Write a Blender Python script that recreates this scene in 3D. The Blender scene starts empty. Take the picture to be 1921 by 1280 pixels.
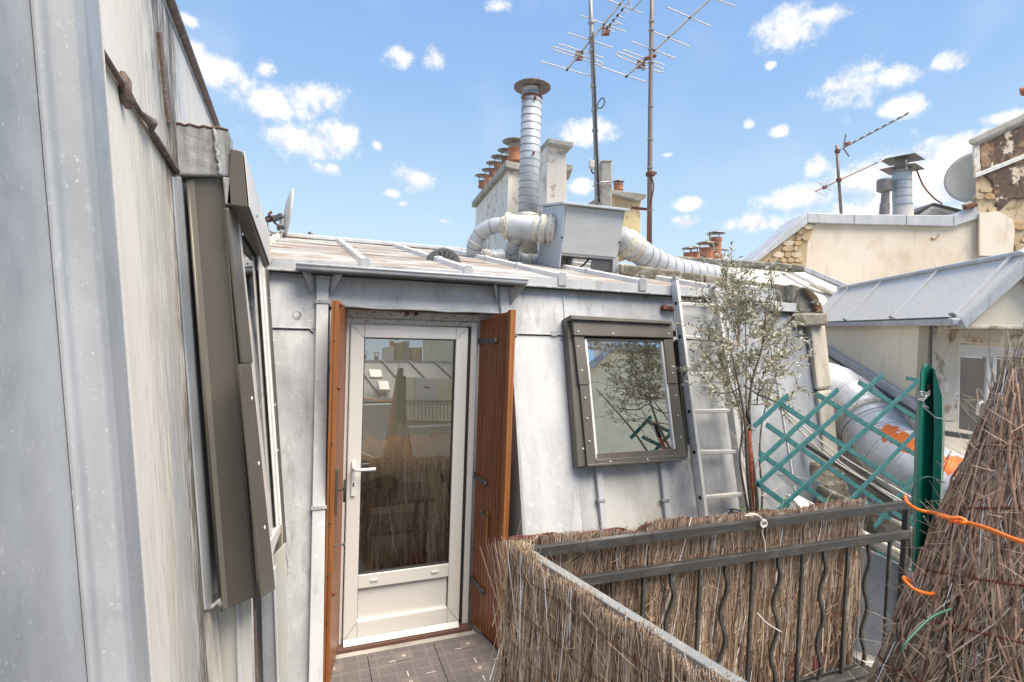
import bpy, bmesh, math, random
from mathutils import Vector as V, Matrix
random.seed(7)
R = math.radians
S = bpy.context.scene
COL = S.collection

# ------------------------------------------------------------ camera
AZ, PIT, ROL, FPX = R(69), R(1.72), R(2), 1000.0
CAM = V((0, 0, 2.05))
F0 = V((math.cos(AZ), math.sin(AZ), 0)); RT = V((math.sin(AZ), -math.cos(AZ), 0))
FW = F0 * math.cos(PIT) - V((0, 0, 1)) * math.sin(PIT)
UPV = RT.cross(FW)
XC = RT * math.cos(ROL) + UPV * math.sin(ROL)
YC = UPV * math.cos(ROL) - RT * math.sin(ROL)
cd = bpy.data.cameras.new('camera'); cam = bpy.data.objects.new('camera', cd); COL.objects.link(cam)
cam.matrix_world = Matrix.Translation(CAM) @ Matrix((XC, YC, -FW)).transposed().to_4x4()
cd.sensor_width = 36; cd.lens = 36 * FPX / 1921; cd.clip_start = 0.02; cd.clip_end = 2000
S.camera = cam

# points of the place measured from the photograph
def ray(x, y): return FW + XC * ((x - 960.5) / FPX) - YC * ((y - 640) / FPX)
def onp(x, y, p, n):
    d = ray(x, y); return CAM + d * ((p - CAM).dot(n) / d.dot(n))
def dep(x, y, d): return CAM + ray(x, y) * d
def atY(x, y, Y): return onp(x, y, V((0, Y, 0)), V((0, 1, 0)))
def atZ(x, y, Z): return onp(x, y, V((0, 0, Z)), V((0, 0, 1)))

# ------------------------------------------------------------ sun, sky
SUN = V((0.32, -0.45, 1.0)).normalized()
sl = bpy.data.lights.new('sun', 'SUN'); so = bpy.data.objects.new('sun', sl); COL.objects.link(so)
sl.energy = 3.2; sl.angle = R(45); sl.color = (1, 0.89, 0.74)
so.rotation_euler = SUN.to_track_quat('Z', 'Y').to_euler()
S.view_settings.view_transform = 'Standard'; S.view_settings.look = 'None'
S.view_settings.exposure = 1.32; S.view_settings.gamma = 1; S.view_settings.use_curve_mapping = False

W = bpy.data.worlds.new('World'); S.world = W; W.use_nodes = True
wn = W.node_tree.nodes; wl = W.node_tree.links; wn.clear()
def wnode(t, **k):
    n = wn.new(t)
    for a, b in k.items(): setattr(n, a, b)
    return n
def wmath(op, a, b=None, clamp=False):
    n = wnode('ShaderNodeMath', operation=op, use_clamp=clamp)
    for i, v in enumerate((a, b)):
        if v is None: continue
        if isinstance(v, (int, float)): n.inputs[i].default_value = v
        else: wl.new(v, n.inputs[i])
    return n.outputs[0]
sky = wnode('ShaderNodeTexSky', sky_type='NISHITA', sun_disc=False)
sky.sun_elevation = math.asin(SUN.z); sky.sun_rotation = math.atan2(SUN.x, SUN.y)
sky.altitude = 60; sky.dust_density = 0.4; sky.ozone_density = 2.0
tc = wnode('ShaderNodeTexCoord')
sep = wnode('ShaderNodeSeparateXYZ'); wl.new(tc.outputs['Generated'], sep.inputs[0])
hz = wnode('ShaderNodeMapRange'); wl.new(sep.outputs['Z'], hz.inputs[0])
hz.inputs[1].default_value = 0.0; hz.inputs[2].default_value = 0.62
ramp = wnode('ShaderNodeValToRGB'); wl.new(hz.outputs[0], ramp.inputs[0])
K = 0.43
def rc(c): return tuple(v * K for v in c) + (1,)
e = ramp.color_ramp.elements
e[0].position = 0; e[0].color = rc((0.74, 0.87, 0.97)); e[1].position = 1; e[1].color = rc((0.25, 0.45, 0.88))
n_ = e.new(0.3); n_.color = rc((0.58, 0.79, 0.97)); n_ = e.new(0.62); n_.color = rc((0.36, 0.59, 0.94))
# clouds: lumpy patches in fixed directions of the sky
nz = wnode('ShaderNodeTexNoise'); nz.inputs['Scale'].default_value = 17; nz.inputs['Detail'].default_value = 9; nz.inputs['Roughness'].default_value = 0.66
wl.new(tc.outputs['Generated'], nz.inputs[0])
nz3 = wnode('ShaderNodeTexNoise'); nz3.inputs['Scale'].default_value = 48; nz3.inputs['Detail'].default_value = 8; nz3.inputs['Roughness'].default_value = 0.7
wl.new(tc.outputs['Generated'], nz3.inputs[0])
nz2 = wnode('ShaderNodeTexNoise'); nz2.inputs['Scale'].default_value = 6; nz2.inputs['Detail'].default_value = 5
wl.new(tc.outputs['Generated'], nz2.inputs[0])
clouds = [(405,132,66,30),(352,98,40,26),(350,35,24,12),(505,190,92,42),(592,180,58,32),(500,130,24,22),(575,265,120,40),
  (645,250,48,34),(615,317,44,17),(707,272,14,13),(775,335,46,34),(737,363,22,10),(752,108,32,22),(815,112,30,24),
  (1095,247,88,30),(1088,347,30,22),(938,10,30,16),(1480,55,66,50),(1545,28,55,16),(1600,165,58,46),(1672,146,46,22),
  (1690,198,48,20),(1785,115,30,17),(1460,246,24,12),(1408,232,14,10),(1448,122,13,9),(1720,310,125,44),(1620,345,75,40),
  (1800,280,70,30),(1528,312,28,26),(1500,372,95,30),(1420,418,75,24),(1570,405,120,36),(1700,380,140,40),(1285,418,30,14),
  (1290,382,32,16),(1890,218,40,12),(757,383,14,7),(1255,290,16,6),(830,415,18,6)]
dirs = []
for cx, cy, rx, ry in clouds:
    dirs.append((ray(cx, cy).normalized(), rx / FPX * 0.76, ry / FPX * .80))
rng = random.Random(11)
for i in range(40):
    a = rng.uniform(0, 2 * math.pi); el = R(rng.uniform(3, 60))
    d = V((math.cos(a) * math.cos(el), math.sin(a) * math.cos(el), math.sin(el)))
    c = d.dot(FW)
    if c > 0 and abs(d.dot(XC) / c) < 1.1 and abs(d.dot(YC) / c) < 0.8: continue
    r_ = rng.uniform(0.05, 0.14); dirs.append((d, r_, r_ * 0.45))
mask = None
for d, rx, ry in dirs:
    s = wnode('ShaderNodeVectorMath', operation='SUBTRACT'); wl.new(tc.outputs['Generated'], s.inputs[0]); s.inputs[1].default_value = d
    m = wnode('ShaderNodeVectorMath', operation='MULTIPLY'); wl.new(s.outputs[0], m.inputs[0]); m.inputs[1].default_value = (1 / rx, 1 / rx, 1 / ry)
    l = wnode('ShaderNodeVectorMath', operation='LENGTH'); wl.new(m.outputs[0], l.inputs[0])
    mask = l.outputs['Value'] if mask is None else wmath('SMOOTH_MIN' if False else 'MINIMUM', mask, l.outputs['Value'])
v = wmath('ADD', wmath('SUBTRACT', 1.0, mask), wmath('ADD', wmath('MULTIPLY', wmath('SUBTRACT', nz.outputs[0], 0.5), 2.2), wmath('MULTIPLY', wmath('SUBTRACT', nz3.outputs[0], 0.5), 1.3)))
cm = wnode('ShaderNodeMapRange', interpolation_type='SMOOTHSTEP'); wl.new(v, cm.inputs[0]); cm.inputs[1].default_value = -0.10; cm.inputs[2].default_value = 0.80
wisp = wnode('ShaderNodeMapRange', interpolation_type='SMOOTHSTEP'); wl.new(nz2.outputs[0], wisp.inputs[0])
wisp.inputs[1].default_value = 0.5; wisp.inputs[2].default_value = 0.85; wisp.inputs[4].default_value = 0.25
cs_ = wnode('ShaderNodeMapRange'); cv_ = wnode('ShaderNodeVectorMath', operation='ADD'); wl.new(tc.outputs['Generated'], cv_.inputs[0]); cv_.inputs[1].default_value = (0.0, 0.0, 0.022)
nz4 = wnode('ShaderNodeTexNoise'); nz4.inputs['Scale'].default_value = 17; nz4.inputs['Detail'].default_value = 9; nz4.inputs['Roughness'].default_value = 0.66; wl.new(cv_.outputs[0], nz4.inputs[0])
wl.new(wmath('SUBTRACT', nz.outputs[0], nz4.outputs[0]), cs_.inputs[0]); cs_.inputs[1].default_value = -0.14; cs_.inputs[2].default_value = 0.05
cc = wnode('ShaderNodeMix', data_type='RGBA'); wl.new(cs_.outputs[0], cc.inputs[0])
cc.inputs[6].default_value = rc((0.70, 0.77, 0.88)); cc.inputs[7].default_value = rc((1.08, 1.06, 1.05))
nb = wnode('ShaderNodeMix', data_type='RGBA'); nb.inputs[0].default_value = 0.8
skm = wnode('ShaderNodeVectorMath', operation='SCALE'); wl.new(sky.outputs[0], skm.inputs[0]); skm.inputs['Scale'].default_value = 0.06
wl.new(skm.outputs[0], nb.inputs[6]); wl.new(ramp.outputs[0], nb.inputs[7])
m1 = wnode('ShaderNodeMix', data_type='RGBA'); wl.new(wisp.outputs[0], m1.inputs[0]); wl.new(nb.outputs[2], m1.inputs[6]); m1.inputs[7].default_value = rc((0.8, 0.88, 0.98))
m2 = wnode('ShaderNodeMix', data_type='RGBA'); wl.new(cm.outputs[0], m2.inputs[0]); wl.new(m1.outputs[2], m2.inputs[6]); wl.new(cc.outputs[2], m2.inputs[7])
bg = wnode('ShaderNodeBackground'); wl.new(m2.outputs[2], bg.inputs[0]); bg.inputs[1].default_value = 1.0
wo = wnode('ShaderNodeOutputWorld'); wl.new(bg.outputs[0], wo.inputs[0])
W.cycles.sampling_method = 'MANUAL'; W.cycles.sample_map_resolution = 512

# ------------------------------------------------------------ materials
def mat(name, col, rough=0.6, metal=0.0, layers=(), bump=None, attr=None, spec=0.5, coord='Object', sides=None):
    """layers: (scale xyz or float, detail, colour, lo, hi, amount)"""
    m = bpy.data.materials.new(name); m.use_nodes = True
    n = m.node_tree.nodes; l = m.node_tree.links
    b = n['Principled BSDF']; b.inputs['Roughness'].default_value = rough; b.inputs['Metallic'].default_value = metal
    b.inputs['Specular IOR Level'].default_value = spec
    t = n.new('ShaderNodeTexCoord')
    cur = n.new('ShaderNodeRGB'); cur.outputs[0].default_value = tuple(col) + (1,); cur = cur.outputs[0]
    if attr:
        at = n.new('ShaderNodeAttribute'); at.attribute_name = 'tint'
        rp = n.new('ShaderNodeValToRGB'); l.new(at.outputs['Fac'], rp.inputs[0])
        els = rp.color_ramp.elements
        for i, c in enumerate(attr):
            p = i / (len(attr) - 1)
            q = els[0] if i == 0 else (els[1] if i == len(attr) - 1 else els.new(p))
            q.position = p; q.color = tuple(c) + (1,)
        cur = rp.outputs[0]
    for i, (sc, det, c2, lo, hi, am) in enumerate(layers):
        mp = n.new('ShaderNodeMapping'); l.new(t.outputs[coord], mp.inputs[0])
        mp.inputs['Scale'].default_value = (sc,) * 3 if isinstance(sc, (int, float)) else sc
        mp.inputs['Location'].default_value = (i * 7.3, i * 3.1, i * 5.7)
        nz = n.new('ShaderNodeTexNoise'); nz.inputs['Scale'].default_value = 1; nz.inputs['Detail'].default_value = det
        nz.inputs['Roughness'].default_value = 0.6
        l.new(mp.outputs[0], nz.inputs[0])
        mr = n.new('ShaderNodeMapRange'); l.new(nz.outputs[0], mr.inputs[0])
        mr.inputs[1].default_value = lo; mr.inputs[2].default_value = hi; mr.inputs[4].default_value = am
        mx = n.new('ShaderNodeMix'); mx.data_type = 'RGBA'; l.new(mr.outputs[0], mx.inputs[0])
        l.new(cur, mx.inputs[6]); mx.inputs[7].default_value = tuple(c2) + (1,); cur = mx.outputs[2]
    l.new(cur, b.inputs['Base Color'])
    if bump:
        sc, st, det = bump
        mp = n.new('ShaderNodeMapping'); l.new(t.outputs[coord], mp.inputs[0])
        mp.inputs['Scale'].default_value = (sc,) * 3 if isinstance(sc, (int, float)) else sc
        nz = n.new('ShaderNodeTexNoise'); nz.inputs['Scale'].default_value = 1; nz.inputs['Detail'].default_value = det
        l.new(mp.outputs[0], nz.inputs[0])
        bp = n.new('ShaderNodeBump'); bp.inputs['Strength'].default_value = st; bp.inputs['Distance'].default_value = 0.01
        l.new(nz.outputs[0], bp.inputs['Height']); l.new(bp.outputs[0], b.inputs['Normal'])
    return m

M = {}
M['zinc'] = mat('zinc', (0.385, 0.395, 0.405), 0.44, 0.0, [((7, 7, 1.0), 6, (0.54, 0.55, 0.56), 0.40, 0.62, 0.85), (1.8, 7, (0.26, 0.27, 0.285), 0.47, 0.64, 0.7),
    ((14, 14, 1.0), 7, (0.22, 0.21, 0.195), 0.55, 0.68, 0.6), (40, 5, (0.60, 0.61, 0.63), 0.60, 0.68, 0.4), ((60, 60, 50), 4, (0.2, 0.2, 0.2), 0.62, 0.7, 0.5)], (3.2, 0.7, 5), spec=0.42)
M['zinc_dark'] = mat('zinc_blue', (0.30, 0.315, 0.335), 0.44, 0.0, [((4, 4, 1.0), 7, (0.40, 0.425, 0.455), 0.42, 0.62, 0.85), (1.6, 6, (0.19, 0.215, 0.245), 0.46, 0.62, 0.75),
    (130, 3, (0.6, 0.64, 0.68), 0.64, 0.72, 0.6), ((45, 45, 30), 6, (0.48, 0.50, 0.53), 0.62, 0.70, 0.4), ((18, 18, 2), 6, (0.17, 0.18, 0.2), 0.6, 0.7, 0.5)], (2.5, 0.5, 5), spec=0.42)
M['zinc_warm'] = mat('zinc_warm', (0.49, 0.475, 0.435), 0.55, 0.0, [((3, 6, 0.4), 6, (0.60, 0.595, 0.57), 0.4, 0.6, 0.85), ((5, 9, 0.6), 7, (0.38, 0.375, 0.35), 0.48, 0.64, 0.7),
    ((18, 18, 1.2), 7, (0.25, 0.225, 0.19), 0.58, 0.7, 0.55), ((2, 2, 0.5), 5, (0.42, 0.45, 0.47), 0.5, 0.62, 0.5)], (3.0, 0.2, 4), spec=0.3)
M['stain'] = mat('zinc_stained', (0.47, 0.46, 0.43), 0.6, 0.05, [((30, 30, 1.6), 8, (0.13, 0.115, 0.10), 0.46, 0.62, 0.85), ((70, 70, 7), 5, (0.55, 0.54, 0.52), 0.52, 0.7, 0.7)], (40, 0.2, 5))
M['zinc_light'] = mat('zinc_light', (0.54, 0.55, 0.56), 0.5, 0.0, [((5, 5, 1.2), 7, (0.43, 0.445, 0.465), 0.42, 0.6, 0.8), (24, 5, (0.66, 0.67, 0.68), 0.58, 0.68, 0.6), ((16, 16, 1.4), 7, (0.33, 0.325, 0.31), 0.58, 0.7, 0.6)], (5, 0.15, 3), spec=0.3)
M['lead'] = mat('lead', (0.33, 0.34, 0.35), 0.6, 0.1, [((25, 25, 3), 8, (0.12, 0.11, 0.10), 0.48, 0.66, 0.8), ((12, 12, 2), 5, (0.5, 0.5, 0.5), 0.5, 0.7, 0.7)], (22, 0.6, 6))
M['seam_rust'] = mat('seam_rust', (0.13, 0.09, 0.075), 0.7, 0.1, [(40, 5, (0.3, 0.26, 0.24), 0.5, 0.7, 0.7)], (60, 0.5, 4))
M['roof'] = mat('roof_zinc', (0.33, 0.32, 0.30), 0.75, 0.0, [((2.2, 4, 5), 6, (0.45, 0.44, 0.42), 0.4, 0.6, 0.9), ((1.6, 3.2, 5), 8, (0.26, 0.20, 0.155), 0.47, 0.53, 0.85),
    ((14, 30, 14), 6, (0.2, 0.18, 0.16), 0.56, 0.68, 0.7)], (12, 0.35, 5), spec=0.15)
M['roof_pale'] = mat('roof_pale', (0.68, 0.645, 0.59), 0.65, 0.0, [((3, 3, 3), 6, (0.66, 0.66, 0.66), 0.45, 0.7, 0.8), ((18, 18, 18), 6, (0.40, 0.39, 0.38), 0.55, 0.75, 0.5), (60, 4, (0.8, 0.8, 0.8), 0.68, 0.74, 0.5)], (12, 0.15, 5), spec=0.15)
M['brown'] = mat('brown_aluminium', (0.118, 0.106, 0.09), 0.42, 0.25, [((8, 8, 2), 5, (0.15, 0.14, 0.125), 0.45, 0.7, 0.7), (50, 4, (0.19, 0.18, 0.165), 0.64, 0.76, 0.35)])
M['brown_mid'] = mat('brown_aluminium_edge', (0.21, 0.195, 0.165), 0.4, 0.2)
M['brown_pale'] = mat('pale_and_lit_aluminium', (0.66, 0.62, 0.58), 0.4, 0.1, [((8, 8, 2), 4, (0.5, 0.47, 0.44), 0.45, 0.7, 0.7), ((25, 25, 6), 5, (0.22, 0.2, 0.18), 0.66, 0.78, 0.5)])  # pale sash metal; on the hood front it carries sky light as colour
M['alu'] = mat('aluminium', (0.68, 0.665, 0.63), 0.45, 0.1, [(20, 5, (0.45, 0.44, 0.42), 0.5, 0.7, 0.6)])
M['upvc'] = mat('white_plastic', (0.68, 0.67, 0.64), 0.35, 0, [((4, 4, 2), 5, (0.66, 0.655, 0.62), 0.5, 0.75, 0.5), (60, 4, (0.5, 0.48, 0.45), 0.7, 0.8, 0.35)])
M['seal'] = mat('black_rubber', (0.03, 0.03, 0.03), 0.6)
M['chip_paint'] = mat('chipped_paint', (0.58, 0.56, 0.50), 0.7, 0, [((60, 60, 90), 6, (0.2, 0.17, 0.13), 0.55, 0.62, 0.9)], (80, 0.5, 4))
M['wood'] = mat('varnished_wood', (0.23, 0.075, 0.027), 0.38, 0, [((30, 30, 1.2), 6, (0.15, 0.048, 0.014), 0.42, 0.66, 0.85), ((70, 70, 2), 4, (0.42, 0.17, 0.05), 0.55, 0.7, 0.6), (2.5, 4, (0.2, 0.07, 0.025), 0.5, 0.7, 0.5)], ((60, 60, 3), 0.2, 4))
M['wood_edge'] = mat('orange_wood', (0.34, 0.135, 0.045), 0.45, 0, [((25, 25, 2), 6, (0.22, 0.08, 0.02), 0.45, 0.65, 0.8), ((30, 30, 9), 4, (0.10, 0.05, 0.03), 0.64, 0.72, 0.7)])
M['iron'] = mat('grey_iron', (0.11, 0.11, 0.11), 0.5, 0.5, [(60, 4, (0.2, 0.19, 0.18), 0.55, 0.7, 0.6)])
M['brass'] = mat('old_brass', (0.35, 0.22, 0.08), 0.4, 0.7, [(60, 4, (0.2, 0.1, 0.05), 0.5, 0.7, 0.6)])
M['railing'] = mat('railing_paint', (0.046, 0.045, 0.044), 0.45, 0.1, [((6, 20, 20), 5, (0.12, 0.118, 0.112), 0.5, 0.7, 0.7), ((60, 60, 60), 5, (0.36, 0.35, 0.33), 0.68, 0.76, 0.6)])
M['rail_pale'] = mat('railing_dusty', (0.25, 0.255, 0.25), 0.5, 0.1, [((20, 20, 20), 5, (0.36, 0.365, 0.36), 0.5, 0.7, 0.7), (60, 4, (0.5, 0.5, 0.48), 0.66, 0.76, 0.6)])
M['green'] = mat('green_post_paint', (0.006, 0.135, 0.095), 0.3, 0.05, [((14, 14, 3), 5, (0.004, 0.075, 0.06), 0.45, 0.7, 0.7), ((60, 60, 12), 5, (0.3, 0.38, 0.33), 0.68, 0.78, 0.6)])
M['teal'] = mat('teal_trellis', (0.028, 0.135, 0.14), 0.55, 0, [((20, 20, 20), 5, (0.07, 0.22, 0.22), 0.45, 0.7, 0.7), (70, 4, (0.25, 0.3, 0.28), 0.68, 0.78, 0.5)])
M['twig'] = mat('brushwood', (0.2, 0.15, 0.1), 0.8, 0, attr=[(0.10, 0.05, 0.03), (0.32, 0.155, 0.085), (0.48, 0.275, 0.155), (0.63, 0.42, 0.27), (0.84, 0.67, 0.49)])
M['bark'] = mat('branch_bark', (0.46, 0.29, 0.20), 0.85, 0, [((40, 40, 18), 6, (0.12, 0.07, 0.05), 0.45, 0.65, 0.8), (90, 4, (0.45, 0.37, 0.3), 0.6, 0.75, 0.7)], (70, 0.6, 5))
M['net'] = mat('brown_net', (0.15, 0.06, 0.052), 0.7, 0, [(250, 2, (0.015, 0.008, 0.008), 0.45, 0.55, 0.8)])
M['screen_back'] = mat('dark_screen_back', (0.03, 0.018, 0.015), 0.8)
M['netstrip'] = mat('maroon_strip', (0.16, 0.045, 0.04), 0.6, 0, [((12, 12, 12), 4, (0.24, 0.09, 0.08), 0.45, 0.7, 0.7)])
M['orange'] = mat('orange_cable', (0.85, 0.19, 0.02), 0.4, 0, [(30, 4, (0.75, 0.28, 0.1), 0.55, 0.7, 0.7)])
M['rustwire'] = mat('rusty_wire', (0.18, 0.05, 0.025), 0.7, 0.2)
M['wire'] = mat('steel_wire', (0.4, 0.4, 0.4), 0.35, 0.8)
M['greenwire'] = mat('green_wire', (0.03, 0.12, 0.08), 0.5)
M['rope'] = mat('white_rope', (0.6, 0.56, 0.5), 0.8)
M['rust_stake'] = mat('rust_red', (0.32, 0.08, 0.04), 0.8, 0.1, [((60, 60, 30), 6, (0.14, 0.035, 0.02), 0.45, 0.65, 0.8), (50, 4, (0.5, 0.3, 0.2), 0.66, 0.76, 0.6)])
M['rust'] = mat('rust', (0.17, 0.07, 0.045), 0.8, 0.1, [((60, 60, 30), 6, (0.14, 0.035, 0.02), 0.45, 0.65, 0.8), (50, 4, (0.5, 0.3, 0.2), 0.66, 0.76, 0.6)])
M['black'] = mat('black_plastic', (0.02, 0.02, 0.022), 0.5)
M['duct'] = mat('galvanised_duct', (0.42, 0.44, 0.465), 0.45, 0.1, [((6, 6, 6), 6, (0.55, 0.58, 0.61), 0.42, 0.65, 0.8), (22, 6, (0.3, 0.31, 0.33), 0.56, 0.72, 0.6), (30, 5, (0.62, 0.6, 0.55), 0.62, 0.72, 0.5)])
M['seam'] = mat('duct_seam', (0.2, 0.2, 0.2), 0.6, 0.2)
M['mastic'] = mat('cracked_mastic', (0.58, 0.555, 0.49), 0.8, 0, [((30, 30, 30), 7, (0.36, 0.33, 0.28), 0.5, 0.62, 0.8), ((60, 60, 60), 5, (0.16, 0.14, 0.12), 0.62, 0.68, 0.8)], (40, 0.9, 6))
M['box'] = mat('grey_cabinet', (0.40, 0.40, 0.385), 0.45, 0.1, [((4, 4, 12), 6, (0.46, 0.465, 0.46), 0.45, 0.7, 0.8), (30, 5, (0.3, 0.3, 0.3), 0.66, 0.78, 0.4)])
M['box_blue'] = mat('zinc_cabinet_side', (0.45, 0.475, 0.51), 0.45, 0.1, [((5, 5, 5), 5, (0.52, 0.55, 0.58), 0.45, 0.7, 0.8)])
M['cream'] = mat('cream_plaster', (0.72, 0.61, 0.48), 0.9, 0, [(0.9, 6, (0.80, 0.71, 0.59), 0.42, 0.58, 0.85), ((2, 2, 1.3), 8, (0.60, 0.47, 0.34), 0.52, 0.64, 0.6), ((8, 8, 1.5), 7, (0.56, 0.48, 0.38), 0.58, 0.68, 0.5), (30, 5, (0.50, 0.42, 0.33), 0.68, 0.8, 0.5)], (30, 0.25, 6))
M['cream2'] = mat('dormer_plaster', (0.84, 0.74, 0.57), 0.9, 0, [(1.2, 6, (0.86, 0.78, 0.63), 0.4, 0.65, 0.8), ((6, 6, 2), 7, (0.58, 0.48, 0.36), 0.56, 0.75, 0.6)], (30, 0.2, 6))
M['peel'] = mat('peeling_paint', (0.66, 0.60, 0.50), 0.9, 0, [((12, 12, 7), 8, (0.36, 0.26, 0.16), 0.54, 0.60, 0.85), ((22, 22, 12), 7, (0.8, 0.77, 0.7), 0.58, 0.64, 0.8)], (26, 1.0, 7))
M['white_stack'] = mat('white_stack', (0.70, 0.65, 0.57), 0.9, 0, [(1.5, 6, (0.78, 0.74, 0.68), 0.4, 0.65, 0.8), ((5, 5, 4), 9, (0.42, 0.35, 0.27), 0.57, 0.60, 0.85), ((9, 9, 1.5), 7, (0.55, 0.5, 0.43), 0.54, 0.66, 0.5)], (20, 0.3, 6))
M['yellow_stack'] = mat('yellow_stack', (0.68, 0.52, 0.27), 0.9, 0, [(1.2, 6, (0.74, 0.62, 0.38), 0.4, 0.65, 0.8), ((6, 6, 4), 9, (0.40, 0.30, 0.19), 0.56, 0.61, 0.75), ((9, 9, 1.5), 7, (0.55, 0.42, 0.24), 0.54, 0.66, 0.6)], (20, 0.4, 6))
M['stone'] = mat('old_stone', (0.46, 0.34, 0.20), 0.95, 0, [(2.0, 7, (0.58, 0.47, 0.32), 0.45, 0.62, 0.8), ((5, 5, 5), 8, (0.22, 0.16, 0.10), 0.56, 0.66, 0.8)], (7, 1.2, 8))
M['soot'] = mat('sooty_render', (0.12, 0.08, 0.06), 0.95, 0, [((4, 4, 4), 9, (0.66, 0.58, 0.46), 0.54, 0.57, 0.95), ((2.5, 2.5, 2.5), 8, (0.38, 0.24, 0.14), 0.52, 0.58, 0.8), ((9, 9, 9), 9, (0.07, 0.05, 0.04), 0.53, 0.58, 0.8)], (6, 1.6, 9))
M['coping'] = mat('concrete_coping', (0.38, 0.365, 0.33), 0.9, 0, [(4, 7, (0.24, 0.22, 0.19), 0.48, 0.65, 0.8), (20, 6, (0.5, 0.48, 0.44), 0.56, 0.7, 0.7)], (20, 0.6, 6))
M['moss'] = mat('mossy_cement', (0.31, 0.28, 0.225), 0.95, 0, [((5, 5, 5), 8, (0.15, 0.135, 0.095), 0.46, 0.58, 0.85), ((16, 16, 16), 8, (0.52, 0.49, 0.42), 0.54, 0.62, 0.75), ((20, 20, 20), 6, (0.11, 0.105, 0.06), 0.6, 0.68, 0.7)], (16, 1.2, 8))
M['moss_top'] = mat('lichen_crust', (0.12, 0.09, 0.055), 0.95, 0, [((25, 25, 25), 8, (0.50, 0.46, 0.38), 0.54, 0.60, 0.9), ((10, 10, 10), 6, (0.22, 0.09, 0.045), 0.55, 0.65, 0.6)], (25, 1.5, 8))
M['cement'] = mat('fibre_cement', (0.50, 0.46, 0.38), 0.9, 0, [((9, 9, 1.2), 7, (0.36, 0.33, 0.28), 0.45, 0.65, 0.8), ((4, 4, 1), 6, (0.24, 0.22, 0.19), 0.55, 0.72, 0.7)], (25, 0.4, 6))
M['pot_dark'] = mat('weathered_clay', (0.27, 0.12, 0.075), 0.85, 0, [(9, 6, (0.18, 0.13, 0.1), 0.42, 0.6, 0.85), (14, 6, (0.42, 0.38, 0.33), 0.6, 0.7, 0.6)])
M['threshold'] = mat('brown_threshold', (0.12, 0.06, 0.045), 0.6)
M['terra'] = mat('terracotta', (0.44, 0.175, 0.09), 0.8, 0, [(9, 6, (0.30, 0.12, 0.07), 0.45, 0.65, 0.8), (14, 6, (0.5, 0.42, 0.35), 0.62, 0.7, 0.6)])
M['capmetal'] = mat('cap_metal', (0.24, 0.22, 0.20), 0.5, 0.5, [(14, 6, (0.36, 0.32, 0.28), 0.5, 0.7, 0.8), (12, 5, (0.24, 0.1, 0.06), 0.6, 0.7, 0.7)])
M['cap_dark'] = mat('dark_cap_metal', (0.15, 0.13, 0.115), 0.6, 0.3, [(14, 6, (0.26, 0.22, 0.19), 0.5, 0.64, 0.8), (12, 5, (0.17, 0.07, 0.045), 0.56, 0.66, 0.7)])  # darker version of the cap metal, for the tall flue's cap
M['mast'] = mat('mast_metal', (0.30, 0.285, 0.27), 0.5, 0.4, [((20, 20, 5), 5, (0.42, 0.41, 0.4), 0.5, 0.7, 0.7)])
M['mast_rust'] = mat('mast_brown', (0.21, 0.165, 0.145), 0.6, 0.3, [((20, 20, 5), 5, (0.32, 0.26, 0.23), 0.5, 0.7, 0.7)])
M['element'] = mat('antenna_rod', (0.48, 0.46, 0.43), 0.45, 0.4)
M['redbox'] = mat('red_brown_box', (0.20, 0.08, 0.065), 0.6)
M['dish'] = mat('dish_paint', (0.56, 0.535, 0.49), 0.6, 0.1, [(6, 5, (0.48, 0.455, 0.41), 0.5, 0.7, 0.7)])
M['tile'] = mat('taupe_deck_tile', (0.135, 0.12, 0.122), 0.75, 0, [(9, 6, (0.175, 0.158, 0.155), 0.45, 0.65, 0.7), (45, 5, (0.36, 0.34, 0.32), 0.64, 0.76, 0.5)])
M['plate'] = mat('tile_plate', (0.165, 0.138, 0.13), 0.7)
M['pale'] = mat('pale_plastic', (0.55, 0.52, 0.49), 0.6)
M['leaf'] = mat('olive_leaf', (0.2, 0.22, 0.12), 0.6, 0, attr=[(0.13, 0.14, 0.065), (0.27, 0.275, 0.14), (0.43, 0.42, 0.27), (0.60, 0.59, 0.46)])
M['olivebark'] = mat('olive_bark', (0.20, 0.165, 0.13), 0.9, 0, [((60, 60, 20), 6, (0.1, 0.08, 0.06), 0.45, 0.65, 0.8), (40, 5, (0.36, 0.32, 0.26), 0.58, 0.7, 0.7)], (60, 0.6, 5))
M['parquet'] = mat('parquet', (0.50, 0.31, 0.18), 0.3, 0, [((2, 40, 2), 6, (0.28, 0.16, 0.09), 0.45, 0.65, 0.8)])
M['room'] = mat('room_wall', (0.55, 0.50, 0.43), 0.9)
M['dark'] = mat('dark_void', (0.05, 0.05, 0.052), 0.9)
M['tan'] = mat('tan_cloth', (0.42, 0.26, 0.11), 0.8)
M['greywall'] = mat('grey_render', (0.36, 0.36, 0.355), 0.9, 0, [(2, 5, (0.42, 0.42, 0.41), 0.45, 0.65, 0.7)])
M['slate'] = mat('slate_zinc', (0.17, 0.175, 0.19), 0.6, 0.1, [(3, 5, (0.22, 0.225, 0.24), 0.45, 0.65, 0.7)])
M['yellow'] = mat('pale_yellow_wall', (0.80, 0.75, 0.56), 0.9, 0, [(2, 5, (0.66, 0.6, 0.4), 0.45, 0.65, 0.7)])
M['white'] = mat('white_paint', (0.72, 0.72, 0.71), 0.6)
M['ground'] = mat('courtyard_paving', (0.28, 0.27, 0.25), 0.9, 0, [(0.3, 6, (0.2, 0.19, 0.18), 0.45, 0.65, 0.8)])
M['soil'] = mat('soil', (0.10, 0.075, 0.05), 0.95, 0, [(30, 6, (0.2, 0.16, 0.1), 0.5, 0.6, 0.8)], (30, 1, 6))
M['weed'] = mat('weed_leaf', (0.10, 0.2, 0.04), 0.6)

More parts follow.
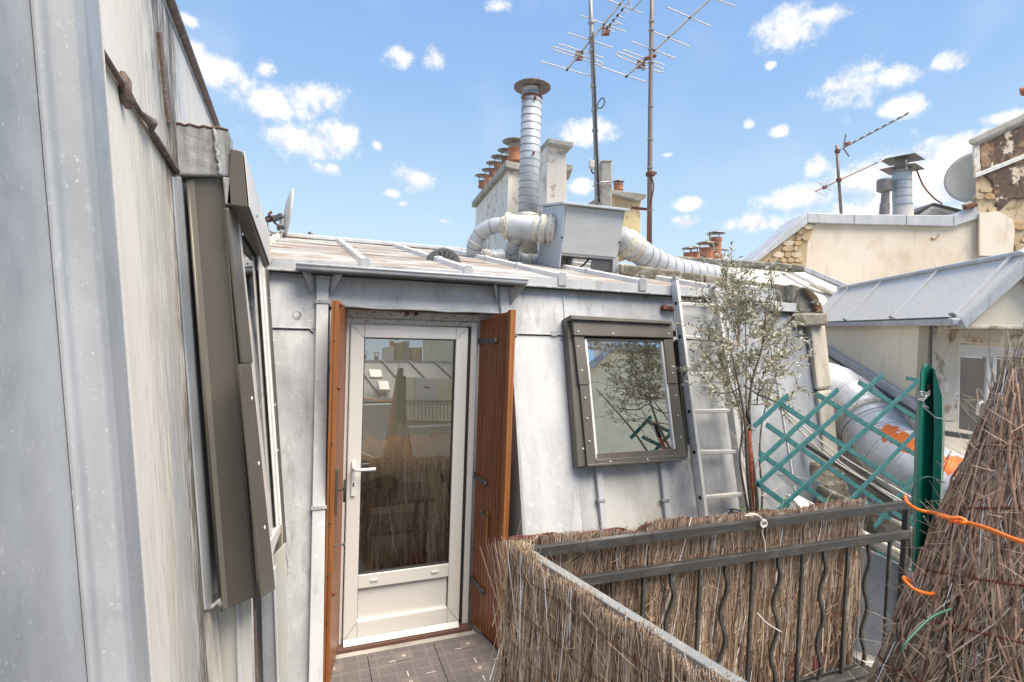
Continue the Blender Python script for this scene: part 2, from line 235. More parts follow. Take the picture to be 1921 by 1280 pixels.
# duct with orange paint splashes
def paint_layer(m, spots):
    n = m.node_tree.nodes; l = m.node_tree.links; b = n['Principled BSDF']
    src = b.inputs['Base Color'].links[0].from_socket
    g = n.new('ShaderNodeNewGeometry'); nz = n.new('ShaderNodeTexNoise'); nz.inputs['Scale'].default_value = 11; nz.inputs['Detail'].default_value = 6
    l.new(g.outputs['Position'], nz.inputs[0])
    cur = None
    for c, r_ in spots:
        s = n.new('ShaderNodeVectorMath'); s.operation = 'DISTANCE'; l.new(g.outputs['Position'], s.inputs[0]); s.inputs[1].default_value = c
        a = n.new('ShaderNodeMath'); a.operation = 'DIVIDE'; l.new(s.outputs['Value'], a.inputs[0]); a.inputs[1].default_value = r_
        if cur is None: cur = a.outputs[0]
        else:
            q = n.new('ShaderNodeMath'); q.operation = 'MINIMUM'; l.new(cur, q.inputs[0]); l.new(a.outputs[0], q.inputs[1]); cur = q.outputs[0]
    a = n.new('ShaderNodeMath'); a.operation = 'MULTIPLY_ADD'; l.new(nz.outputs[0], a.inputs[0]); a.inputs[1].default_value = 2.6; l.new(cur, a.inputs[2])
    mr = n.new('ShaderNodeMapRange'); l.new(a.outputs[0], mr.inputs[0]); mr.inputs[1].default_value = 2.15; mr.inputs[2].default_value = 2.05
    mx = n.new('ShaderNodeMix'); mx.data_type = 'RGBA'; l.new(mr.outputs[0], mx.inputs[0]); l.new(src, mx.inputs[6]); mx.inputs[7].default_value = (0.72, 0.17, 0.03, 1)
    l.new(mx.outputs[2], b.inputs['Base Color'])

def stain_band(m, bands, col=(0.085, 0.075, 0.062)):
    """bands: (p0, p1, half width, amount): ragged run-off stain along a line on the sheet"""
    n = m.node_tree.nodes; l = m.node_tree.links; b = n['Principled BSDF']
    g = n.new('ShaderNodeNewGeometry'); src = b.inputs['Base Color'].links[0].from_socket
    for (p0, p1, hw, am) in bands:
        d = (p1 - p0).normalized(); side = (LD - d * LD.dot(d)).normalized()
        s1 = n.new('ShaderNodeVectorMath'); s1.operation = 'SUBTRACT'; l.new(g.outputs['Position'], s1.inputs[0]); s1.inputs[1].default_value = p0
        dt = n.new('ShaderNodeVectorMath'); dt.operation = 'DOT_PRODUCT'; l.new(s1.outputs[0], dt.inputs[0]); dt.inputs[1].default_value = side
        ab = n.new('ShaderNodeMath'); ab.operation = 'ABSOLUTE'; l.new(dt.outputs['Value'], ab.inputs[0])
        dv = n.new('ShaderNodeMath'); dv.operation = 'DIVIDE'; l.new(ab.outputs[0], dv.inputs[0]); dv.inputs[1].default_value = hw
        mp = n.new('ShaderNodeMapping'); l.new(g.outputs['Position'], mp.inputs[0]); mp.inputs['Scale'].default_value = (75, 95, 5)
        nz = n.new('ShaderNodeTexNoise'); nz.inputs['Scale'].default_value = 1; nz.inputs['Detail'].default_value = 8; nz.inputs['Roughness'].default_value = .7; l.new(mp.outputs[0], nz.inputs[0])
        ad_ = n.new('ShaderNodeMath'); ad_.operation = 'MULTIPLY_ADD'; l.new(nz.outputs[0], ad_.inputs[0]); ad_.inputs[1].default_value = -5.0; l.new(dv.outputs[0], ad_.inputs[2])
        mr = n.new('ShaderNodeMapRange'); l.new(ad_.outputs[0], mr.inputs[0]); mr.inputs[1].default_value = -1.55; mr.inputs[2].default_value = -2.4; mr.inputs[4].default_value = am
        mx = n.new('ShaderNodeMix'); mx.data_type = 'RGBA'; l.new(mr.outputs[0], mx.inputs[0]); l.new(src, mx.inputs[6]); mx.inputs[7].default_value = tuple(col) + (1,); src = mx.outputs[2]
    l.new(src, b.inputs['Base Color'])
def glass(name, refl, tint=(0.9, 0.92, 0.9), rough=0.0, nrm=None):
    m = bpy.data.materials.new(name); m.use_nodes = True; n = m.node_tree.nodes; l = m.node_tree.links; n.clear()
    o = n.new('ShaderNodeOutputMaterial'); mx = n.new('ShaderNodeMixShader'); t = n.new('ShaderNodeBsdfTransparent'); g = n.new('ShaderNodeBsdfGlossy')
    t.inputs[0].default_value = tuple(tint) + (1,); g.inputs['Roughness'].default_value = rough; g.inputs[0].default_value = (1, 1, 1, 1)
    lw = n.new('ShaderNodeLayerWeight'); lw.inputs[0].default_value = 0.25
    mr = n.new('ShaderNodeMapRange'); l.new(lw.outputs['Fresnel'], mr.inputs[0]); mr.inputs[3].default_value = refl; mr.inputs[4].default_value = 0.95
    if nrm:
        cx = n.new('ShaderNodeCombineXYZ')
        for i in range(3): cx.inputs[i].default_value = nrm[i]
        l.new(cx.outputs[0], g.inputs['Normal'])
    l.new(mr.outputs[0], mx.inputs[0]); l.new(t.outputs[0], mx.inputs[1]); l.new(g.outputs[0], mx.inputs[2]); l.new(mx.outputs[0], o.inputs[0])
    return m
DGN = V((math.sin(R(7.2)), -1, math.sin(R(5.2)))).normalized()     # reflection direction turned in the shading only; the pane itself stands upright
M['glass'] = glass('door_glass', 0.20, nrm=DGN)
M['glass_sky'] = glass('skylight_glass', 0.62)
M['glass_added'] = glass('added_rooflight_glass', 0.05)  # pane of the added opening above the room
M['glass_far'] = glass('far_glass', 0.35, (0.6, 0.6, 0.6))

# perforated tile: dark holes in groups
def tile_holes(m):
    n = m.node_tree.nodes; l = m.node_tree.links; b = n['Principled BSDF']; src = b.inputs['Base Color'].links[0].from_socket
    t = n.new('ShaderNodeTexCoord'); s = n.new('ShaderNodeSeparateXYZ'); l.new(t.outputs['Object'], s.inputs[0])
    def mth(op, a, c):
        q = n.new('ShaderNodeMath'); q.operation = op
        for i, v_ in enumerate((a, c)):
            if v_ is None: continue
            if isinstance(v_, (int, float)): q.inputs[i].default_value = v_
            else: l.new(v_, q.inputs[i])
        return q.outputs[0]
    out = None
    for ax, fine, coarse, off in (('X', 0.0118, 0.1065, 0.0), ('Y', 0.0150, 0.0885, 0.0)):
        p = mth('ADD', s.outputs[ax], 10.0 + off)
        a = mth('LESS_THAN', mth('FRACT', mth('DIVIDE', p, fine), None), 0.56)
        c = mth('FRACT', mth('DIVIDE', p, coarse), None)
        d = mth('GREATER_THAN', c, 0.14)
        a = mth('MULTIPLY', a, d); out = a if out is None else mth('MULTIPLY', out, a)
    mx = n.new('ShaderNodeMix'); mx.data_type = 'RGBA'; l.new(out, mx.inputs[0]); l.new(src, mx.inputs[6]); mx.inputs[7].default_value = (0.06, 0.052, 0.05, 1)
    l.new(mx.outputs[2], b.inputs['Base Color'])
tile_holes(M['tile'])

# ------------------------------------------------------------ builders
def obj(name, bm, m, parent=None, smooth=False, bev=0.0, kind=None, label=None):
    me = bpy.data.meshes.new(name)
    if isinstance(bm, tuple): me.from_pydata(bm[0], [], bm[1])
    else:
        bmesh.ops.recalc_face_normals(bm, faces=bm.faces); bm.to_mesh(me); bm.free()
    if m: me.materials.append(M[m] if isinstance(m, str) else m)
    if smooth:
        for p in me.polygons: p.use_smooth = True
    o = bpy.data.objects.new(name, me); COL.objects.link(o)
    if parent:
        o.parent = parent
        o.matrix_parent_inverse = world_of(parent).inverted()
    if bev:
        b = o.modifiers.new('bevel', 'BEVEL'); b.width = bev; b.segments = 2; b.limit_method = 'ANGLE'; b.angle_limit = R(35)
    if kind: o['kind'] = kind
    if label: o['label'] = label
    return o
def world_of(o):
    m = Matrix.Translation(o.location) if o.type == 'EMPTY' else Matrix.Identity(4)
    return m
def thing(name, label, cat, loc, group=None):
    o = bpy.data.objects.new(name, None); COL.objects.link(o); o.location = loc; o.empty_display_size = 0.1
    o['label'] = label; o['category'] = cat
    if group: o['group'] = group
    return o
def tag(o, label, cat, group=None):
    o['label'] = label; o['category'] = cat
    if group: o['group'] = group
    return o
def struct(o): o['kind'] = 'structure'; return o

def prism(poly, off, bm=None):
    bm = bm or bmesh.new(); off = V(off)
    a = [bm.verts.new(p) for p in poly]; b = [bm.verts.new(V(p) + off) for p in poly]; n = len(a)
    bm.faces.new(a); bm.faces.new(b[::-1])
    for i in range(n): bm.faces.new((a[i], a[(i + 1) % n], b[(i + 1) % n], b[i]))
    return bm
def loft(A, B, bm=None):
    bm = bm or bmesh.new()
    a = [bm.verts.new(p) for p in A]; b = [bm.verts.new(p) for p in B]; n = len(a)
    bm.faces.new(a); bm.faces.new(b[::-1])
    for i in range(n): bm.faces.new((a[i], a[(i + 1) % n], b[(i + 1) % n], b[i]))
    return bm
def box(x0, x1, y0, y1, z0, z1, bm=None):
    return prism([(x0, y0, z0), (x1, y0, z0), (x1, y1, z0), (x0, y1, z0)], (0, 0, z1 - z0), bm)
def bar(p, q, w, h, bm=None, up=(0, 0, 1)):
    p = V(p); q = V(q); d = (q - p).normalized(); s = d.cross(V(up))
    if s.length < 1e-4: s = d.cross(V((1, 0, 0)))
    s.normalize(); u = s.cross(d)
    c = [s * w / 2 + u * h / 2, -s * w / 2 + u * h / 2, -s * w / 2 - u * h / 2, s * w / 2 - u * h / 2]
    return loft([p + k for k in c], [q + k for k in c], bm)
def spline(pts, n=6):
    pts = [V(p) for p in pts]
    if len(pts) < 3: return pts
    P = [pts[0] * 2 - pts[1]] + pts + [pts[-1] * 2 - pts[-2]]; out = []
    for i in range(1, len(P) - 2):
        for k in range(n):
            t = k / n; a, b, c, d = P[i - 1], P[i], P[i + 1], P[i + 2]
            out.append(0.5 * ((2 * b) + (c - a) * t + (2 * a - 5 * b + 4 * c - d) * t * t + (3 * b - a - 3 * c + d) * t ** 3))
    out.append(pts[-1]); return out
def tube(pts, r, seg=10, bm=None, cap=True):
    bm = bm or bmesh.new(); pts = [V(p) for p in pts]; n = len(pts)
    rs = r if isinstance(r, (list, tuple)) else [r] * n
    d0 = (pts[1] - pts[0]).normalized(); s = d0.cross(V((0, 0, 1)))
    if s.length < 1e-3: s = d0.cross(V((1, 0, 0)))
    s.normalize(); rings = []
    for i, p in enumerate(pts):
        d = (pts[min(i + 1, n - 1)] - pts[max(i - 1, 0)]).normalized()
        s = (s - d * s.dot(d)).normalized(); u = d.cross(s)
        rings.append([bm.verts.new(p + (s * math.cos(2 * math.pi * k / seg) + u * math.sin(2 * math.pi * k / seg)) * rs[i]) for k in range(seg)])
    for i in range(n - 1):
        for k in range(seg):
            bm.faces.new((rings[i][k], rings[i][(k + 1) % seg], rings[i + 1][(k + 1) % seg], rings[i + 1][k]))
    if cap: bm.faces.new(rings[0][::-1]); bm.faces.new(rings[-1])
    return bm
def lathe(c, prof, seg=24, bm=None, axis=(0, 0, 1)):
    bm = bm or bmesh.new(); c = V(c); a = V(axis).normalized(); s = a.orthogonal().normalized(); u = a.cross(s); rings = []
    for (r, h) in prof:
        rings.append([bm.verts.new(c + a * h + (s * math.cos(2 * math.pi * k / seg) + u * math.sin(2 * math.pi * k / seg)) * max(r, 1e-4)) for k in range(seg)])
    for i in range(len(rings) - 1):
        for k in range(seg):
            bm.faces.new((rings[i][k], rings[i][(k + 1) % seg], rings[i + 1][(k + 1) % seg], rings[i + 1][k]))
    bm.faces.new(rings[0][::-1]); bm.faces.new(rings[-1])
    return bm
def dome(c, r, n, bm=None):     # small screw head
    n = V(n).normalized(); return lathe(c, [(r, 0), (r * 0.8, r * 0.35), (r * 0.3, r * 0.5)], 8, bm, n)

# planes of the two zinc fronts
T15 = math.tan(R(15))
FP = V((0, 3.47, 2.1)); FN = V((0, -math.cos(R(15)), math.sin(R(15))))
def fac(x, y, o=0.0): return onp(x, y, FP + FN * o, FN)
def FX(X, z, o=0.0): return V((X, 3.47 + (z - 2.1) * T15, z)) + FN * o
lw_ = R(4.3); LD = V((-0.031, 1, 0)).normalized(); LDN = V((math.sin(lw_), 0, -math.cos(lw_))); LN = LDN.cross(LD).normalized()
if LN.x < 0: LN = -LN
LUP = LD.cross(LN) if LD.cross(LN).z > 0 else LN.cross(LD)
LP = V((-0.37, 2.0, 2.05))
def lef(x, y, o=0.0): return onp(x, y, LP + LN * o, LN)
def LU(u, v_, o=0.0): return LP + LD * (u - 2.0) + LUP * v_ + LN * o
def sheet(name, px, fn, o, th, m, parent, bev=0.0015, n=None, label=None, **k):
    pts = [fn(x, y, o) for x, y in px]
    nn = n if n is not None else (FN if fn is fac else LN)
    return obj(name, prism(pts, -nn * th), m, parent, bev=bev, label=label, **k)

# ============================================================ SETTING
g = obj('ground', box(-150, 150, -150, 150, -15.2, -15), 'ground'); struct(g)
Z0 = -0.085
slab = obj('terrace_slab', prism([(-0.5, -1.2, Z0 - 0.03), (1.5, -1.2, Z0 - 0.03), (4.4, 2.1, Z0 - 0.03), (4.4, 3.6, Z0 - 0.03), (-0.5, 3.6, Z0 - 0.03)], (0, 0, -0.3)), 'coping'); struct(slab)

# deck tiles, parts of one floor
TW = 0.426
deck = struct(thing('terrace_floor', '', '', (0.4, 2.6, Z0)))
del deck['label'], deck['category']
xs = [-0.452 + TW * i for i in range(5)]
for i, x in enumerate(xs):
    for j in range(9):
        y1 = 3.44 - TW * j
        if x > 0.9 and y1 < 2.8: continue
        yy0 = y1 - TW + 0.004
        obj('deck_tile', box(x + 0.002, x + TW - 0.002, yy0, y1, Z0 - 0.028, Z0), 'tile', deck, bev=0.002)
        for (px_, py_) in ((0.72, 0.28), (0.72, 0.9)) if j % 2 == 0 else ((0.72, 0.5),):
            cx, cy = x + TW * px_ - 0.09, y1 - TW * py_ + 0.02
            if cy - 0.045 < yy0 or cy + 0.045 > y1: continue
            pl = obj('tile_plate', box(cx - 0.055, cx + 0.055, cy - 0.04, cy + 0.04, Z0, Z0 + 0.003), 'plate', deck)
            lathe_bm = lathe((cx, cy, Z0 + 0.003), [(0.0115, 0), (0.0115, 0.002), (0.006, 0.002), (0.006, 0.0)], 12)
            obj('plate_ring', lathe_bm, 'pale', deck)
        for q in (0.25, 0.5, 0.75):
            pass
# pale ribs between the hole groups
bm = bmesh.new()
for i, x in enumerate(xs):
    for k in range(14):
        y = 3.36 - k * 0.177
        if x > 0.9 and y < 2.9: continue
        bm = box(x + 0.21, x + 0.216, y - 0.05, y, Z0, Z0 + 0.002, bm)
        bm = box(x + 0.12 + 0.2 * (k % 2), x + 0.18 + 0.2 * (k % 2), y - 0.054, y - 0.05, Z0, Z0 + 0.002, bm)
obj('tile_ribs', bm, 'pale', deck, kind='stuff')

# ============================================================ MAIN ZINC HOUSE
H = thing('zinc_house', 'grey zinc mansard house with a white glazed door, wooden shutters and a roof window', 'house', (1.8, 3.5, -0.1))
def fsheet(x0, x1, z0, z1, o=0.0, m='zinc', th=0.012, name='zinc_sheet', wob=True, label=None):
    bm = bmesh.new(); nx = max(2, int((x1 - x0) / 0.08)); nz_ = max(2, int((z1 - z0) / 0.08))
    rr = random.Random(int(x0 * 1000) + int(z0 * 77)); ph = [rr.uniform(0, 6) for _ in range(4)]
    g_ = []
    for j in range(nz_ + 1):
        row = []
        for i in range(nx + 1):
            X = x0 + (x1 - x0) * i / nx; z = z0 + (z1 - z0) * j / nz_
            w = 0.0022 * (math.sin(X * 9 + ph[0]) * math.sin(z * 5 + ph[1]) + 0.6 * math.sin(X * 17 + ph[2] + z * 6)) if wob else 0
            e_ = min(i, nx - i, j, nz_ - j); w *= min(1, e_ / 2)
            row.append(bm.verts.new(FX(X, z, o + w)))
        g_.append(row)
    for j in range(nz_):
        for i in range(nx): bm.faces.new((g_[j][i], g_[j][i + 1], g_[j + 1][i + 1], g_[j + 1][i]))
    r_ = bmesh.ops.extrude_face_region(bm, geom=bm.faces[:])
    for v_ in [q for q in r_['geom'] if isinstance(q, bmesh.types.BMVert)]: v_.co -= FN * th
    return obj(name, bm, m, H, smooth=False, label=label)
ZE = 2.335
fsheet(-0.75, 0.05, 1.985, ZE, 0.004); fsheet(-0.75, 0.05, -0.4, 1.99, 0.0, 'zinc')
fsheet(0.05, 1.33, 2.135, ZE, 0.003, 'zinc_light', label='pale zinc apron above the door')
fsheet(1.33, 1.735, 1.99, ZE, 0.006); fsheet(1.33, 1.74, -0.4, 2.0, 0.0, 'zinc_light')
fsheet(1.735, 2.70, 2.05, ZE, 0.004); fsheet(1.74, 1.90, -0.4, 2.06, 0.002)
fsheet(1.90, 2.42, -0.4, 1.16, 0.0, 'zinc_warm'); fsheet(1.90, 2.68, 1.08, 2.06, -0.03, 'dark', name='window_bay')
fsheet(2.42, 2.70, -0.4, 1.2, 0.002); fsheet(2.70, 3.22, 1.99, ZE, 0.006); fsheet(2.70, 3.22, -0.4, 2.0, 0.001, 'zinc')
fsheet(3.22, 3.66, -0.4, ZE, 0.003, 'zinc_dark'); fsheet(3.66, 4.07, -0.4, 2.25, 0.0, 'zinc_dark')
# horizontal folded seams with their little dips
for x0, x1, z in ((-0.3, 0.03, 1.985), (1.34, 1.74, 1.99), (2.70, 3.2, 1.99), (0.06, 1.3, 2.135)):
    p = [FX(x0, z - 0.02, 0.008), FX(x0 + 0.02, z, 0.008)] + [FX(x0 + (x1 - x0) * k / 8, z, 0.009) for k in range(1, 8)] + [FX(x1 - 0.02, z, 0.008), FX(x1, z - 0.02, 0.008)]
    obj('folded_seam', tube(p, 0.005, 6), 'zinc', H, smooth=True)
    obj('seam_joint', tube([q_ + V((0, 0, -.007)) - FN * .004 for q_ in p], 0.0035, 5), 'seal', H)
for X, z0, z1 in ((1.735, 1.2, ZE), (3.22, -0.2, ZE), (3.66, -0.2, 2.25), (2.70, 0.0, ZE)):
    obj('standing_seam', bar(FX(X, z0, 0.006), FX(X, z1, 0.006), 0.012, 0.016, up=FN), 'zinc_light', H, bev=0.002)
# right flank of the house
obj('side_wall', loft([FX(4.07, -0.4), FX(4.07, 2.25), (4.07, 7.0, 2.95), (4.07, 7.0, -0.4)], [FX(4.05, -0.4), FX(4.05, 2.25), (4.05, 7.0, 2.95), (4.05, 7.0, -0.4)]), 'zinc_dark', H)
# small clips and spike plates
for px_, py_ in ((1268, 578), (1040, 625), (1268, 636), (1400, 640)):
    obj('clip', prism([fac(px_ - 5, py_ - 4, .012), fac(px_ + 5, py_ - 4, .012), fac(px_ + 5, py_ + 6, .012), fac(px_ - 5, py_ + 6, .012)], -FN * .01), 'lead', H, bev=.002)
obj('repair_patch', lathe(fac(557, 592, 0.0045), [(0.03, 0), (0.026, 0.0015)], 14, axis=FN), 'lead', H)
obj('repair_patch', lathe(fac(556, 590, 0.0045), [(0.018, 0), (0.015, 0.002)], 14, axis=FN), 'zinc_light', H)

# eave, roof, battens
def RP(X, Y, o=0.0): return V((X, Y, 2.395 + 0.176 * (Y - 3.5) + o))
bx_ = [-1.03, -0.34, 0.33, 1.0, 1.70, 2.38, 3.05, 3.68, 4.07]
for i in range(len(bx_) - 1):
    a, b = bx_[i], bx_[i + 1]; ys = [3.47, 4.55 + 0.1 * (i % 2), 5.8 - 0.1 * (i % 3), 7.0]
    dz = -0.075 if i == len(bx_) - 2 else 0
    for k in range(3):
        y0, y1 = ys[k], ys[k + 1]
        if dz and k == 0:
            q = [RP(a, y0, dz), RP(b, y0, dz), RP(b, y1), RP(a, y1)]
        else: q = [RP(a, y0, 0.002 * (2 - k)), RP(b, y0, 0.002 * (2 - k)), RP(b, y1 + .02, 0.002 * (2 - k)), RP(a, y1 + .02, 0.002 * (2 - k))]
        obj('roof_sheet', prism(q, (0, 0, -0.02)), 'roof', H)
        if k: obj('cross_seam', bar(RP(a, y0, .006), RP(b, y0, .006), 0.03, 0.012), 'roof', H, bev=.003)
    za, zb = 2.395 + dz, 2.395 + dz
    obj('eave_fascia', prism([(a, 3.462, za + .004), (b, 3.462, zb + .004), (b, 3.462, zb - .066), (a, 3.462, za - .066)], (0, 0.03, 0)), 'zinc_light' if i > 2 else 'zinc', H, bev=0.002)
    obj('shaded_eave_lip', bar((a, 3.458, za - .066), (b, 3.458, zb - .066), .012, .012), 'lead', H, bev=.003)  # lip darkened in colour to carry shade under the eave
    obj('drip_shadow', bar((a, 3.470, za - .077), (b, 3.470, zb - .077), .01, .012), 'seal', H)  # black strip that paints the drip shadow below the eave
    if i and i < len(bx_) - 1:
        sec = lambda Y, s=1.0, h=0.0: [RP(a - .027 * s, Y, h), RP(a - .02 * s, Y, .038 * s), RP(a - .009 * s, Y, .047 * s), RP(a + .009 * s, Y, .047 * s), RP(a + .02 * s, Y, .038 * s), RP(a + .027 * s, Y, h)]
        obj('roof_batten', loft(sec(3.475), sec(7.0)), 'roof_pale', H, bev=.003)
        for Y in (4.3, 5.2, 6.1): obj('batten_collar', loft(sec(Y, 1.18), sec(Y + .05, 1.18)), 'zinc_light', H, bev=.002)
        c = 2.395
        obj('batten_end_cap', prism([(a - .034, 3.452, c - .05), (a - .034, 3.452, c + .012), (a - .016, 3.452, c + .045), (a + .016, 3.452, c + .045), (a + .034, 3.452, c + .012), (a + .034, 3.452, c - .05)], (0, .03, 0)), 'zinc', H, bev=.003)
obj('ridge_cap', bar(RP(-1, 7.0, .02), RP(4.07, 7.0, .02), 0.16, 0.05), 'zinc_light', H, bev=.01)
zs_ = lambda y: 3.0 - .7 * (y - 7.0) / 3.2
for (xa, xb, ya, yb) in ((-1.03, 4.07, 7.0, 7.3), (-1.03, .1, 7.3, 9.7), (3.3, 4.07, 7.3, 9.7), (-1.03, 4.07, 9.7, 10.2)):
    obj('rear_slope', prism([(xa, ya, zs_(ya)), (xb, ya, zs_(ya)), (xb, yb, zs_(yb)), (xa, yb, zs_(yb))], (0, 0, -.05)), 'roof', H)
obj('added_rooflight', prism([(.1, 7.3, zs_(7.3) - .02), (3.3, 7.3, zs_(7.3) - .02), (3.3, 9.7, zs_(9.7) - .02), (.1, 9.7, zs_(9.7) - .02)], (0, 0, -.006)), 'glass_added', H)  # added, unseen opening that lets daylight down into the room
obj('rear_wall', box(-1.03, 4.07, 10.1, 10.2, -15, 2.28), 'cream', H)

# canopy gutter over the door with brackets
gx0, gx1 = -0.07, 1.385
gsec = lambda X: [V((X, 3.52, 2.375)), V((X, 3.375, 2.352)), V((X, 3.36, 2.365)), V((X, 3.345, 2.36)), V((X, 3.345, 2.335)), V((X, 3.36, 2.327)), V((X, 3.52, 2.345))]
obj('gutter_shade_band', loft([V((gx0 + .01, y_, z_)) for y_, z_ in ((3.36, 2.33), (3.375, 2.318), (3.48, 2.322), (3.51, 2.345))], [V((gx1 - .01, y_, z_)) for y_, z_ in ((3.36, 2.33), (3.375, 2.318), (3.48, 2.322), (3.51, 2.345))]), 'iron', H, bev=.003)  # dark band painting the shade on the gutter's underside
obj('canopy_gutter', loft(gsec(gx0), gsec(gx1)), 'zinc_dark', H, bev=.003)
obj('gutter_bead', tube([V((gx0 - .004, 3.348, 2.362)), V((gx1 + .004, 3.348, 2.362))], .009, 8), 'zinc_light', H, smooth=True)
for X in (0.075, 1.27):
    for s in (-1, 1):
        f_ = obj('gutter_bracket', prism([(X + s * .035, 3.51, 2.335), (X + s * .12, 3.37, 2.335), (X + s * .105, 3.40, 2.30), (X + s * .04, 3.50, 2.17)], (0, 0.004, 0)), 'zinc_light', H)
# edge strip of the mansard beside the door (downpipe-like fold)
def strip(name, X0, X1, z0, z1, o, m, th): return obj(name, prism([FX(X0, z0, o), FX(X1, z0, o), FX(X1, z1, o), FX(X0, z1, o)], -FN * th), m, H, bev=.004)
strip('corner_fold', 0.045, 0.115, -0.4, 2.30, 0.035, 'zinc_light', 0.035)
strip('corner_fold', 1.235, 1.30, 2.1, 2.32, 0.03, 'zinc_light', 0.035)
obj('fold_head', loft([FX(.03, 2.33, .05), FX(.13, 2.33, .05), FX(.13, 2.33, 0), FX(.03, 2.33, 0)], [FX(.05, 2.2, .036), FX(.11, 2.2, .036), FX(.11, 2.2, 0), FX(.05, 2.2, 0)]), 'zinc_light', H, bev=.003)
for z in (2.13, 0.97): obj('fold_clamp', prism([FX(.038, z, .042), FX(.122, z, .042), FX(.122, z + .02, .042), FX(.038, z + .02, .042)], -FN * .04), 'lead', H, bev=.002)
# recess of the door
YD = 3.62
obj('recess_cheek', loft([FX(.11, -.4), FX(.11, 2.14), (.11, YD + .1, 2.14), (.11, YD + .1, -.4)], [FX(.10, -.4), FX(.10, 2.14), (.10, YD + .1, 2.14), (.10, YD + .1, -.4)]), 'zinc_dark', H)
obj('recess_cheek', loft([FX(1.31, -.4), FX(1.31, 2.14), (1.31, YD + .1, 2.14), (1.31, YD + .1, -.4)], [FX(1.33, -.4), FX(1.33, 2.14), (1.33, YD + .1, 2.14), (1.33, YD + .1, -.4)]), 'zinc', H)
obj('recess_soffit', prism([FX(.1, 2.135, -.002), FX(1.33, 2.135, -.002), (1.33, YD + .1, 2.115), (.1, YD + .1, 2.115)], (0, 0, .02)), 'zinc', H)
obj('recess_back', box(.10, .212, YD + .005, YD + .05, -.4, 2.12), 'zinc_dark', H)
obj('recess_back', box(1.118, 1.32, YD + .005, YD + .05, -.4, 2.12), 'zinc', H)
obj('soffit_edge', tube([FX(.12 + .15 * k, 2.128 + .004 * math.sin(k * 2.2), .006) for k in range(9)], .008, 8), 'zinc_light', H, smooth=True)
for X in (.62, .68): obj('wasp_knob', lathe((X, 3.585, 2.10), [(.005, -.01), (.014, -.004), (.016, .006), (.008, .014)], 10), 'rust', H, smooth=True)
# hatch bolts along left recess
for z in (1.72, .97): obj('shutter_hook', box(.115, .16, 3.33, 3.37, z, z + .05), 'iron', H, bev=.004)
obj('recess_conduit', tube([(.155, 3.40, 2.1), (.16, 3.35, 1.5), (.157, 3.33, .9), (.16, 3.30, .3)], .007, 8), 'black', H, smooth=True)
obj('recess_conduit', tube([(.135, 3.44, 2.1), (.135, 3.38, 1.2), (.135, 3.34, .2)], .012, 8), 'zinc', H, smooth=True)

# ---- white door
fz0, fz1 = -.09, 2.058
obj('door_frame', box(.215, .252, YD - .03, YD + .05, fz0, fz1), 'upvc', H, bev=.004)
obj('door_frame', box(1.072, 1.116, YD - .03, YD + .05, fz0, fz1), 'upvc', H, bev=.004)
obj('door_frame', box(.252, 1.072, YD - .028, YD + .05, 2.028, fz1), 'chip_paint', H, bev=.004, label='chipped top rail of the door frame')
obj('frame_head', box(.20, 1.13, YD - .01, YD + .06, 2.062, 2.112), 'chip_paint', H, bev=.003)
D = obj('door', box(.258, .345, YD - .045, YD + .01, -.055, 2.02), 'upvc', H, bev=.006)
obj('rail', box(.3455, .958, YD - .045, YD + .01, 1.935, 2.02), 'upvc', D, bev=.006)
obj('stile', box(.9585, 1.045, YD - .045, YD + .01, -.055, 2.02), 'upvc', D, bev=.006)
obj('rail', box(.3455, .958, YD - .044, YD + .01, -.055, .055), 'upvc', D, bev=.006)
obj('rail', box(.3455, .958, YD - .044, YD + .01, .275, .365), 'upvc', D, bev=.004)
obj('door_panel', box(.3455, .958, YD - .018, YD - .002, .055, .275), 'upvc', D)
obj('glass_pane', box(.3455, .958, YD - .022, YD - .016, .365, 1.935), 'glass', D)
b_ = box(.345, .351, YD - .034, YD - .022, .365, 1.935); box(.953, .959, YD - .034, YD - .022, .365, 1.935, b_); box(.351, .953, YD - .034, YD - .022, 1.929, 1.935, b_); box(.351, .953, YD - .034, YD - .022, .365, .371, b_)
obj('glazing_seal', b_, 'seal', D)
b_ = box(.3455, .3485, YD - .03, YD - .018, .055, .275); box(.9555, .9585, YD - .03, YD - .018, .055, .275, b_); box(.349, .955, YD - .03, YD - .018, .271, .275, b_)
obj('panel_seal', b_, 'seal', D)
obj('sill_strip', prism([(.26, YD - .045, -.055), (1.04, YD - .045, -.055), (1.04, YD - .075, -.085), (.26, YD - .075, -.085)], (0, .03, 0)), 'white', D, bev=.004)
for X in (.45, .86): obj('drain_cap', box(X - .025, X + .025, YD - .052, YD - .044, .315, .33), 'upvc', D, bev=.003)
# mitre lines
for (xa, za, xb, zb) in ((.27, 2.008, .345, 1.936), (1.033, 2.008, .959, 1.936), (.27, -.045, .345, .054), (1.033, -.045, .959, .054)):
    obj('mitre_joint', bar((xa, YD - .0455, za), (xb, YD - .0455, zb), .0018, .0016, up=(0, 1, 0)), 'seal', D)
obj('door_gap', box(1.046, 1.071, YD - .02, YD, -.05, 2.025), 'seal', H)
hp = obj('handle_plate', box(.285, .313, YD - .058, YD - .045, .90, 1.13), 'white', D, bev=.004)
obj('door_handle', tube(spline([(.30, YD - .05, 1.09), (.30, YD - .10, 1.09), (.32, YD - .115, 1.088), (.38, YD - .115, 1.086), (.43, YD - .11, 1.086)]), .0105, 10), 'white', D, smooth=True)
obj('keyhole', prism([(.294, YD - .0595, .965), (.304, YD - .0595, .965), (.303, YD - .0595, .99), (.295, YD - .0595, .99)], (0, .002, 0)), 'black', D)
obj('threshold', box(.2, 1.13, YD - .09, YD + .1, -.12, -.090), 'threshold', H, bev=.003)

